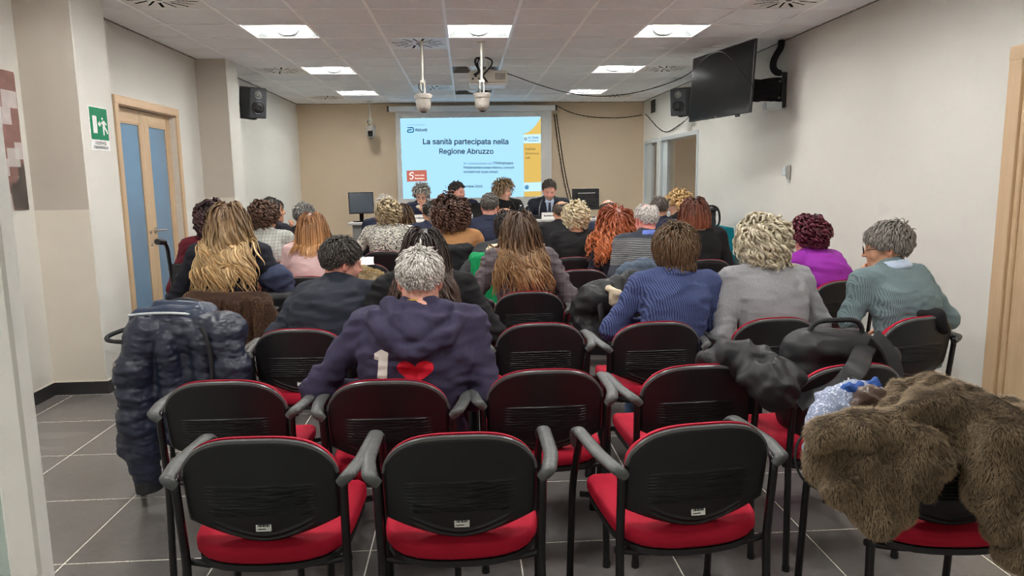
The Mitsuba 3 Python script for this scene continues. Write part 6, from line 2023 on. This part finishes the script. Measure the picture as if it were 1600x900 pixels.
def b_puffer(F):
    Y = 3.36
    F.slab((-1.315, Y + 0.03, 0.57), (0.225, 0.065, 0.27), rot(0, 4, 0), 0.06, k=0.05)
    F.cap((-1.50, Y + 0.05, 0.79), (-1.13, Y + 0.05, 0.79), 0.075, 0.075, k=0.06)
    F.cap((-1.48, Y + 0.15, 0.79), (-1.13, Y + 0.15, 0.79), 0.055, 0.055, k=0.08)
    F.slab((-1.315, Y + 0.19, 0.66), (0.20, 0.03, 0.15), None, 0.03, k=0.05)
    F.chain([(-1.49, Y + 0.01, 0.79), (-1.535, Y - 0.03, 0.62), (-1.53, Y - 0.05, 0.40), (-1.50, Y - 0.06, 0.13)], [0.070, 0.076, 0.072, 0.058], k=0.03)
    F.chain([(-1.14, Y + 0.0, 0.78), (-1.085, Y - 0.04, 0.62), (-1.08, Y - 0.05, 0.44)], [0.075, 0.072, 0.065], k=0.03)
    for x, r_ in ((-1.38, 0.046), (-1.22, 0.044)):
        F.cap((x, Y - 0.03, 0.76), (x + 0.02, Y - 0.035, 0.33), r_, r_ * 1.1, k=0.02)
    F.cap((-1.56, Y - 0.02, 0.36), (-1.585, Y - 0.03, 0.27), 0.045, 0.05, k=0.05)


t, m = soft('puffer_jacket', 'navy quilted puffer jacket hung over the chair at the left aisle', 'jacket', 'm_puffer', (-1.80, 3.14, 0.0), (-0.92, 3.68, 0.98), 0.0075, b_puffer, 0.008, 61, (7, 7, 10), 'quilted_shell', post=quilt)
part(t, 'front_edge', P(tube(spline([(-1.20, 3.275, 0.84), (-1.16, 3.265, 0.66), (-1.175, 3.265, 0.45), (-1.17, 3.275, 0.33)], 30), 0.010, 8), 'm_black_nylon', 40))
part(t, 'sleeve_cuff', P(tube([(-1.503, 3.299, 0.125), (-1.498, 3.297, 0.070)], 0.058, 16), 'm_black_nylon', 40))
for z_ in (0.30, 0.40, 0.50):
    part(t, 'snap_button', P(xf(trimesh.creation.cylinder(0.008, 0.006, sections=12), RX(PI / 2), (-1.585, 3.265, z_ + 0.18)), 'm_chrome', 40))
# the leather bag lying on top
def b_bag(F):
    c = q3(270, 499, 3.46)
    F.slab(c + np.array([0, 0.02, 0.0]), (0.185, 0.10, 0.055), rot(-4, 10, -2), 0.045, k=0.02)
    F.slab(c + np.array([0.03, 0.06, 0.055]), (0.12, 0.07, 0.02), rot(0, 12, 4), 0.02, k=0.03)
t, m = soft('leather_bag', 'navy leather bag lying on top of the puffer jacket', 'bag', 'm_navy_leather', (-1.75, 3.28, 0.76), (-1.10, 3.72, 1.02), 0.0085, b_bag, 0.010, 62, (9, 9, 16), 'body')
c = q3(270, 499, 3.46)
part(t, 'zip', P(tube(spline([c + [-0.17, -0.07, 0.035], c + [-0.05, -0.085, 0.045], c + [0.08, -0.085, 0.04], c + [0.175, -0.06, 0.02]], 30), 0.006, 8), 'm_alu', 40))
part(t, 'strap', P(tube(spline([c + [-0.18, -0.02, -0.03], c + [-0.26, -0.10, -0.07], c + [-0.16, -0.13, -0.075], c + [0.0, -0.13, -0.06], c + [0.16, -0.12, -0.055]], 40), 0.010, 8), 'm_black_nylon', 40))
part(t, 'handle', P(tube(spline([c + [-0.05, 0.05, 0.06], c + [0.0, 0.03, 0.085], c + [0.09, 0.03, 0.083], c + [0.13, 0.05, 0.05]], 20), 0.008, 8), 'm_black_nylon', 40))

# ---- dark brown fur on the blonde woman's chair
def b_fur1(F):
    F.cap((-1.70, 4.54, 0.76), (-1.27, 4.53, 0.74), 0.055, 0.055, k=0.04)
    F.slab((-1.48, 4.50, 0.62), (0.245, 0.055, 0.17), rot(0, 4, 0), 0.05, k=0.05)
    F.slab((-1.22, 4.47, 0.58), (0.07, 0.05, 0.13), rot(0, 0, -12), 0.045, k=0.05)
    for k in range(9):
        x = -1.70 + 0.060 * k
        F.cap((x, 4.450 - 0.016 * (k % 2), 0.770 - 0.016 * (k % 3)), (x + 0.014 * math.sin(k * 2), 4.425 - 0.014 * (k % 2), 0.46), 0.026 + 0.005 * ((k * 5) % 3) / 2, 0.034, k=0.005)
t, m = soft('fur_coat', 'dark brown ribbed fur coat over the chair back behind the long-haired blonde', 'coat', 'c_fur_brown', (-1.84, 4.30, 0.36), (-1.06, 4.70, 0.88), 0.010, b_fur1, 0.006, 63, (7, 7, 4), 'coat_body')
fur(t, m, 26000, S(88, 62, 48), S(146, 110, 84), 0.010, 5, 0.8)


# ---- big taupe fur coat over the chair at the lower right
def b_fur2(F):
    A = lambda x, y, d: q3(x + (14 if x > 1490 else 0), y + (16 if y < 662 else 4), d)
    F.chain([A(1410, 640, 1.92), A(1470, 622, 1.88), A(1530, 646, 1.84), A(1610, 656, 1.80), A(1690, 672, 1.75)], [0.052, 0.060, 0.056, 0.056, 0.055], k=0.04)
    # left panel
    cols = [((1288, 690), (1292, 735), 1.86), ((1315, 700), (1318, 765), 1.83), ((1345, 705), (1350, 800), 1.80), ((1380, 700), (1378, 805), 1.79), ((1412, 690), (1400, 790), 1.79), ((1440, 680), (1424, 752), 1.80)]
    for (a, b, d) in cols:
        F.cap(A(*a, d), A(*b, d - 0.03 - 0.022 * (cols.index((a, b, d)) % 2)), 0.036, 0.038, k=0.03)
    F.chain([A(1286, 676, 1.82), A(1340, 672, 1.80), A(1395, 657, 1.82), A(1440, 618, 1.86), A(1462, 598, 1.92)], [0.036, 0.042, 0.045, 0.045, 0.04], k=0.012)
    F.chain([A(1402, 608, 1.98), A(1440, 594, 1.98), A(1484, 602, 1.95), A(1512, 626, 1.90)], [0.036, 0.044, 0.044, 0.04], k=0.012)
    F.chain([A(1400, 700, 1.80), A(1440, 690, 1.78), A(1458, 720, 1.78), A(1450, 770, 1.78)], [0.034, 0.040, 0.034, 0.026], k=0.012)
    F.chain([A(1470, 680, 1.82), A(1482, 700, 1.80), A(1478, 728, 1.79)], [0.036, 0.034, 0.024], k=0.012)
    F.chain([A(1500, 638, 1.88), A(1525, 620, 1.92), A(1560, 624, 1.90), A(1590, 638, 1.86)], [0.03, 0.034, 0.034, 0.03], k=0.012)
    F.chain([A(1505, 656, 1.84), A(1535, 642, 1.86), A(1572, 645, 1.84)], [0.022, 0.026, 0.024], k=0.008)
    # right panel falling almost to the floor
    cols = [((1510, 680), (1520, 770), 1.80), ((1540, 680), (1545, 820), 1.77), ((1572, 690), (1570, 855), 1.75), ((1605, 700), (1596, 862), 1.73), ((1640, 710), (1625, 830), 1.72), ((1680, 720), (1660, 800), 1.72)]
    for (a, b, d) in cols:
        F.cap(A(*a, d), A(*b, d - 0.04 - 0.02 * (cols.index((a, b, d)) % 2)), 0.044, 0.036, k=0.025)
lo = np.array([0.88, 1.45, 0.22])
t, m = soft('fur_coat', 'large taupe brown fur coat thrown over the nearest chair at the lower right', 'coat', 'c_fur_taupe', (0.80, 1.52, 0.24), (1.86, 2.26, 0.98), 0.0085, b_fur2, 0.026, 64, (10, 10, 8), 'coat_body')
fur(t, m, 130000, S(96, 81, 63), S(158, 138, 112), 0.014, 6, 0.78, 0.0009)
b = q3(1284, 692, 1.83)
part(t, 'button', P(xf(trimesh.creation.torus(0.011, 0.004, 20, 8), RX(PI / 2) , (b[0], b[1] - 0.035, b[2])), 'm_button', 40), 'pale round button')
part(t, 'hanging_loop', P(tube(spline([q3(1262, 672, 1.86), q3(1243, 705, 1.86), q3(1250, 742, 1.85), q3(1282, 764, 1.84)], 24), 0.0035, 6), 'm_black_nylon', 40))

# ---- glitter jacket, brown gloves between the fur and the backpack chair
def b_glit(F):
    A = lambda x, y, d: q3(x, y, d)
    F.chain([A(1286, 656, 1.98), A(1302, 634, 2.04), A(1330, 620, 2.08), A(1360, 618, 2.08)], [0.036, 0.040, 0.040, 0.034], k=0.04)
    F.chain([A(1286, 672, 1.98), A(1282, 700, 1.97), A(1284, 735, 1.96)], [0.028, 0.028, 0.025], k=0.04)
    F.chain([A(1322, 655, 2.02), A(1350, 650, 2.04), A(1372, 648, 2.04)], [0.04, 0.04, 0.035], k=0.04)
t, m = soft('glitter_jacket', 'silvery blue speckled jacket with royal blue lining beside the taupe fur coat', 'jacket', 'm_glitter', (0.84, 1.80, 0.42), (1.42, 2.32, 0.95), 0.008, b_glit, 0.016, 65, (12, 12, 14), 'shell')
def ribbon(name, a, b, w, mk):
    F = Field(np.minimum(a, b) - 0.06, np.maximum(a, b) + 0.06, 0.006)
    F.cap(a, b, w, w * 0.9, k=0.01)
    part(t, name, P(folds(F.mesh(), 0.012, 3, None, (30, 30, 30)), mk, True))
ribbon('blue_lining', q3(1320, 609, 2.04), q3(1342, 604, 2.05), 0.016, 'm_royal_blue')
ribbon('blue_lining', q3(1358, 598, 2.08), q3(1366, 598, 2.08), 0.015, 'm_royal_blue')
part(t, 'drawstring', P(tube(spline([q3(1330, 590, 2.12), q3(1345, 600, 2.08), q3(1360, 612, 2.05), q3(1372, 616, 2.04)], 20), 0.005, 6), 'm_black_nylon', 40))
t, m = soft('leather_glove', 'crumpled brown leather glove lying between the speckled jacket and the fur', 'glove', 'm_brown_leather', (1.02, 1.86, 0.70), (1.36, 2.16, 0.92), 0.006,
            lambda F: F.chain([q3(1340, 632, 2.0), q3(1356, 624, 2.0), q3(1372, 622, 2.0)], [0.026, 0.032, 0.024], k=0.02), 0.014, 66, (26, 26, 30), 'leather')

# ---- backpack on the second row chair
def b_pack(F):
    F.slab((1.43, 2.735, 0.665), (0.195, 0.10, 0.21), rot(7, -4, 0), 0.09, k=0.03)
    F.slab((1.43, 2.80, 0.60), (0.16, 0.08, 0.14), rot(7, 0, 0), 0.06, k=0.05)
    F.slab((1.62, 2.71, 0.66), (0.045, 0.075, 0.16), rot(7, 0, 8), 0.04, k=0.04)
t, m = soft('backpack', 'black backpack standing on a chair seat with its strap over the chair back', 'backpack', 'm_black_nylon', (1.12, 2.55, 0.40), (1.78, 3.0, 0.98), 0.0085, b_pack, 0.010, 67, (8, 8, 12), 'body')
part(t, 'carry_handle', P(flat_tube(spline([(1.33, 2.70, 0.865), (1.355, 2.70, 0.905), (1.44, 2.70, 0.915), (1.525, 2.70, 0.905), (1.545, 2.70, 0.865)], 24), np.full(24, 0.010), np.full(24, 0.010), 8), 'm_black_nylon', 40))
def strap(pts, w, name):
    p = spline(pts, 40)
    tg = unit_rows(np.gradient(p, axis=0))
    up_ = np.array([0, -0.55, 0.83])
    sd = unit_rows(np.cross(tg, up_))
    nn = unit_rows(np.cross(sd, tg))
    ring = []
    for k in range(10):
        a = 2 * PI * k / 10
        ring.append(p + sd * (w * np.sign(math.cos(a)) * abs(math.cos(a)) ** 0.5) + nn * (0.010 * np.sign(math.sin(a)) * abs(math.sin(a)) ** 0.5))
    v = np.stack(ring, 1).reshape(-1, 3)
    i, j = np.meshgrid(np.arange(39), np.arange(10), indexing='ij')
    A, B, C, D = i * 10 + j, i * 10 + (j + 1) % 10, (i + 1) * 10 + (j + 1) % 10, (i + 1) * 10 + j
    f = np.vstack([np.stack([A, B, C], -1).reshape(-1, 3), np.stack([A, C, D], -1).reshape(-1, 3)])
    part(t, name, P(trimesh.Trimesh(v, f, process=False), 'm_black_nylon', 40))
strap([q3(1355, 540, 2.66), q3(1345, 560, 2.52), q3(1333, 582, 2.43), q3(1318, 600, 2.42), q3(1285, 618, 2.44), q3(1245, 632, 2.46)], 0.038, 'shoulder_strap')
strap([(1.57, 2.66, 0.86), (1.62, 2.62, 0.78), (1.635, 2.60, 0.66), (1.62, 2.60, 0.54)], 0.034, 'shoulder_strap')
# white maker's mark on the strap: two interlocking arcs
c = q3(1322, 594, 2.38)
ms = []
for s_ in (-1, 1):
    a = np.linspace(0.15 * PI, 0.85 * PI, 10)
    ms.append(tube(np.stack([0.011 * np.cos(a) * 1.1, np.zeros(10), s_ * (-0.013 + 0.014 * np.sin(a))], -1), 0.0024, 6))
mk_ = xf(cat(ms), RX(-0.5) @ RY(-0.5), c + np.array([0, -0.008, 0.0]))
part(t, 'maker_mark', P(mk_, 'm_white_print', 40), 'small white emblem of two interlocking arcs')

# ---- black jacket over the corner of the chair left of the backpack
def b_blk(F):
    A = lambda x, y, d: q3(x, y, d)
    F.chain([A(1108, 560, 2.62), A(1150, 560, 2.60), A(1190, 572, 2.56), A(1225, 590, 2.50)], [0.045, 0.055, 0.06, 0.06], k=0.05)
    F.chain([A(1120, 565, 2.66), A(1120, 590, 2.72)], [0.04, 0.05], k=0.05)
    F.chain([A(1180, 590, 2.47), A(1212, 604, 2.44), A(1240, 600, 2.46)], [0.05, 0.06, 0.035], k=0.04)
    F.chain([A(1200, 600, 2.46), A(1215, 622, 2.45)], [0.06, 0.035], k=0.04)
    F.chain([A(1125, 556, 2.58), A(1165, 556, 2.57), A(1178, 560, 2.56)], [0.022, 0.024, 0.02], k=0.008)
t, m = soft('black_jacket', 'crumpled black jacket hung over the chair corner left of the backpack', 'jacket', 'm_black_nylon', (0.84, 2.28, 0.52), (1.36, 2.84, 0.96), 0.008, b_blk, 0.024, 68, (11, 11, 13), 'shell')

# ---- green coat, cream coat on top of it
def b_green(F):
    A = lambda x, y, d: q3(x, y, d)
    for (a, b) in (((744, 405), (742, 520)), ((754, 402), (752, 528)), ((766, 400), (764, 520)), ((778, 400), (776, 500))):
        F.cap(A(*a, 5.34), A(*b, 5.30), 0.030, 0.034, k=0.02)
    F.cap(A(742, 405, 5.42), A(790, 402, 5.42), 0.05, 0.05, k=0.03)
t, m = soft('green_coat', 'bright green coat hanging on a chair left of the plaid jacket woman', 'coat', 'c_green', (-0.10, 5.12, 0.18), (0.50, 5.58, 1.02), 0.011, b_green, 0.014, 69, (9, 9, 5))
t, m = soft('cream_coat', 'cream coat folded on top of the bright green coat', 'coat', 'c_cream', (-0.05, 5.22, 0.80), (0.52, 5.66, 1.10), 0.010, lambda F: F.chain([q3(764, 394, 5.42), q3(780, 390, 5.43), q3(796, 392, 5.43)], [0.035, 0.045, 0.04], k=0.03), 0.014, 70)
# ---- black coat on the camel sweater woman's chair
def b_bc(F):
    A = lambda x, y, d: q3(x, y, d)
    F.cap(A(692, 392, 5.92), A(732, 390, 5.92), 0.05, 0.05, k=0.03)
    for a, b in (((698, 395), (700, 450)), ((712, 395), (714, 455)), ((726, 395), (728, 450))):
        F.cap(A(*a, 5.86), A(*b, 5.84), 0.045, 0.05, k=0.03)
soft('black_coat', 'black coat hung on the chair of the woman in the camel sweater', 'coat', 'c_black', (-0.50, 5.68, 0.36), (0.14, 6.06, 0.98), 0.012, b_bc, 0.014, 71)
# ---- folded navy coat and black bag between the blonde woman and the suit
soft('navy_coat', 'folded navy coat on the chair right of the long-haired blonde woman', 'coat', 'c_navy_coat', (-1.42, 4.55, 0.50), (-0.86, 5.05, 0.98), 0.011,
     lambda F: F.chain([q3(420, 436, 4.80), q3(436, 436, 4.78), q3(448, 452, 4.78)], [0.06, 0.075, 0.055], k=0.05), 0.016, 72)
soft('black_handbag', 'black handbag under the folded navy coat', 'bag', 'm_black_nylon', (-1.42, 4.5, 0.44), (-0.86, 5.0, 0.86), 0.011,
     lambda F: F.slab(q3(436, 475, 4.74), (0.11, 0.06, 0.085), None, 0.04, k=0.03), 0.012, 73)
# ---- beige fur hood behind the suit
t, m = soft('fur_hood', 'fluffy beige fur hood on a chair right of the dark suit', 'hood', 'c_cream', (-0.92, 4.72, 0.52), (-0.42, 5.12, 0.95), 0.010,
            lambda F: F.chain([q3(568, 432, 4.92), q3(580, 440, 4.90), q3(590, 456, 4.90)], [0.06, 0.065, 0.05], k=0.04), 0.02, 74)
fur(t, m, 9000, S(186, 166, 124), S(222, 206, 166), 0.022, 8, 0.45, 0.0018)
# ---- dark heap right of the empty chairs, beside the navy sweater
def b_heap(F):
    A = lambda x, y, d: q3(x, y, d)
    F.chain([A(905, 478, 4.32), A(925, 468, 4.30), A(948, 462, 4.30)], [0.05, 0.075, 0.07], k=0.06)
    F.chain([A(912, 500, 4.30), A(930, 525, 4.28), A(945, 530, 4.28)], [0.07, 0.08, 0.07], k=0.06)
    F.chain([A(935, 455, 4.36), A(965, 450, 4.38), A(985, 440, 4.42), A(1005, 436, 4.44)], [0.05, 0.06, 0.05, 0.04], k=0.05)
t, m = soft('dark_coat', 'heap of black coat with cream lining on the chair left of the navy ribbed sweater', 'coat', 'm_black_nylon', (0.52, 4.08, 0.30), (1.36, 4.66, 1.06), 0.011, b_heap, 0.022, 75, (9, 9, 11))
F = Field(q3(960, 460, 4.24) - 0.12, q3(960, 460, 4.24) + 0.12, 0.008)
F.chain([q3(952, 450, 4.24), q3(962, 460, 4.22), q3(958, 472, 4.22)], [0.020, 0.032, 0.022], k=0.02)
part(t, 'cream_lining', P(folds(F.mesh(), 0.012, 5), 'c_cream', True))
part(t, 'strap', P(flat_tube(spline([q3(930, 448, 4.28), q3(938, 480, 4.20), q3(940, 515, 4.18), q3(934, 540, 4.2)], 24), np.full(24, 0.018), np.full(24, 0.008), 8), 'm_black_plastic', 40))
soft('grey_coat', 'charcoal coat on a chair between the navy sweater and the grey blazer', 'coat', 'c_charcoal', (1.22, 4.05, 0.40), (1.78, 4.70, 1.06), 0.011,
     lambda F: F.chain([q3(1122, 445, 4.42), q3(1110, 462, 4.36), q3(1104, 492, 4.32), q3(1112, 525, 4.32)], [0.05, 0.065, 0.065, 0.055], k=0.05), 0.018, 76)
def b_qb(F):
    A = lambda x, y, d: q3(x, y, d)
    F.chain([A(965, 438, 5.44), A(980, 425, 5.42), A(1005, 418, 5.40), A(1035, 420, 5.40)], [0.045, 0.055, 0.06, 0.055], k=0.05)
    F.chain([A(985, 450, 5.38), A(1005, 455, 5.36), A(1030, 455, 5.36)], [0.05, 0.055, 0.055], k=0.06)
soft('quilted_jacket', 'grey-blue quilted jacket on the chair back of the man in the striped sweater', 'jacket', 'c_quilt_blue', (1.02, 5.16, 0.50), (1.78, 5.66, 1.0), 0.011, b_qb, 0.0, 77, post=lambda m: trimesh.Trimesh(np.asarray(m.vertices) + vnormals(m) * (0.012 * np.abs(np.sin(m.vertices[:, 2] * PI / 0.05)) ** 0.5 * np.abs(np.sin((m.vertices[:, 0]) * PI / 0.07)) ** 0.5)[:, None], m.faces, process=False))
soft('dark_scarf', 'dark coat bundle on the teal sweater man\'s chair corner', 'coat', 'c_black', (2.16, 3.14, 0.58), (2.62, 3.62, 0.90), 0.009,
     lambda F: F.chain([q3(1440, 492, 3.36), q3(1466, 496, 3.34), q3(1474, 512, 3.34)], [0.025, 0.035, 0.03], k=0.03), 0.012, 78)
t = thing('paper_sheets', 'white paper sheets on the empty chair in front of the tweed jacket', 'papers')
c = q3(570, 409, 6.05)
part(t, 'sheet', P(xf(box(-0.06, 0.06, -0.10, 0.10, 0, 0.001), RX(0.25) @ RZ(0.3), c + np.array([0, 0.02, 0.0])), 'm_paper', False))
part(t, 'sheet', P(xf(box(-0.06, 0.06, -0.10, 0.10, 0, 0.001), RX(0.22) @ RZ(0.1), c + np.array([0.01, 0.02, 0.004])), 'm_paper', False))

# ---- wheelchair at the left wall
t = thing('wheelchair', 'black folding wheelchair near the left wall under the person in burgundy', 'wheelchair')
wx, wy = -1.84, 5.22
for sd in (-1, 1):
    x = wx + sd * 0.30
    part(t, 'wheel', P(cat(trimesh.creation.torus(0.285, 0.016, 40, 8).apply_transform(RY(PI / 2)).apply_translation((x, wy + 0.08, 0.302)), trimesh.creation.torus(0.25, 0.007, 40, 6).apply_transform(RY(PI / 2)).apply_translation((x + sd * 0.03, wy + 0.08, 0.302))), 'm_black_plastic', 40))
    part(t, 'spokes', P(cat([tube([(x, wy + 0.08, 0.302), (x, wy + 0.08 + 0.27 * math.cos(a), 0.302 + 0.27 * math.sin(a))], 0.0022, 5) for a in np.linspace(0, 2 * PI, 20, endpoint=False)] + [tube([(x - 0.03, wy + 0.08, 0.302), (x + 0.03, wy + 0.08, 0.302)], 0.025, 12)]), 'm_alu', 30))
    part(t, 'caster', P(trimesh.creation.torus(0.062, 0.018, 24, 8).apply_transform(RY(PI / 2)).apply_translation((x - sd * 0.03, wy + 0.58, 0.080)), 'm_black_plastic', 40))
    xi = wx + sd * 0.235
    part(t, 'push_handle', P(tube(bend([(xi, wy, 0.28), (xi, wy - 0.02, 0.80), (xi, wy - 0.06, 1.07), (xi, wy - 0.20, 1.09)], 0.06), 0.0125, 10), 'm_tube', 40))
    part(t, 'grip', P(tube([(xi, wy - 0.10, 1.08), (xi, wy - 0.215, 1.092)], 0.020, 12), 'm_black_plastic', 40))
    part(t, 'side_frame', P(tube(bend([(xi, wy, 0.46), (xi, wy + 0.50, 0.47), (xi, wy + 0.60, 0.20)], 0.06), 0.0125, 10), 'm_tube', 40))
    part(t, 'arm_support', P(tube(bend([(xi, wy, 0.70), (xi, wy + 0.36, 0.70), (xi, wy + 0.38, 0.47)], 0.05), 0.014, 10), 'm_tube', 40))
    part(t, 'brake_lever', P(tube([(xi + sd * 0.03, wy + 0.36, 0.46), (xi + sd * 0.05, wy + 0.30, 0.66)], 0.009, 8), 'm_tube', 40))
    part(t, 'foot_plate', P(rbox(xi - sd * 0.03 - 0.08, xi - sd * 0.03 + 0.08, wy + 0.60, wy + 0.76, 0.12, 0.135, 0.004), 'm_black_plastic', False))
part(t, 'back_sling', P(rbox(wx - 0.235, wx + 0.235, wy - 0.035, wy - 0.005, 0.50, 0.92, 0.008), 'm_black_nylon', False))
part(t, 'seat_sling', P(rbox(wx - 0.235, wx + 0.235, wy + 0.0, wy + 0.44, 0.455, 0.485, 0.008), 'm_black_nylon', False))
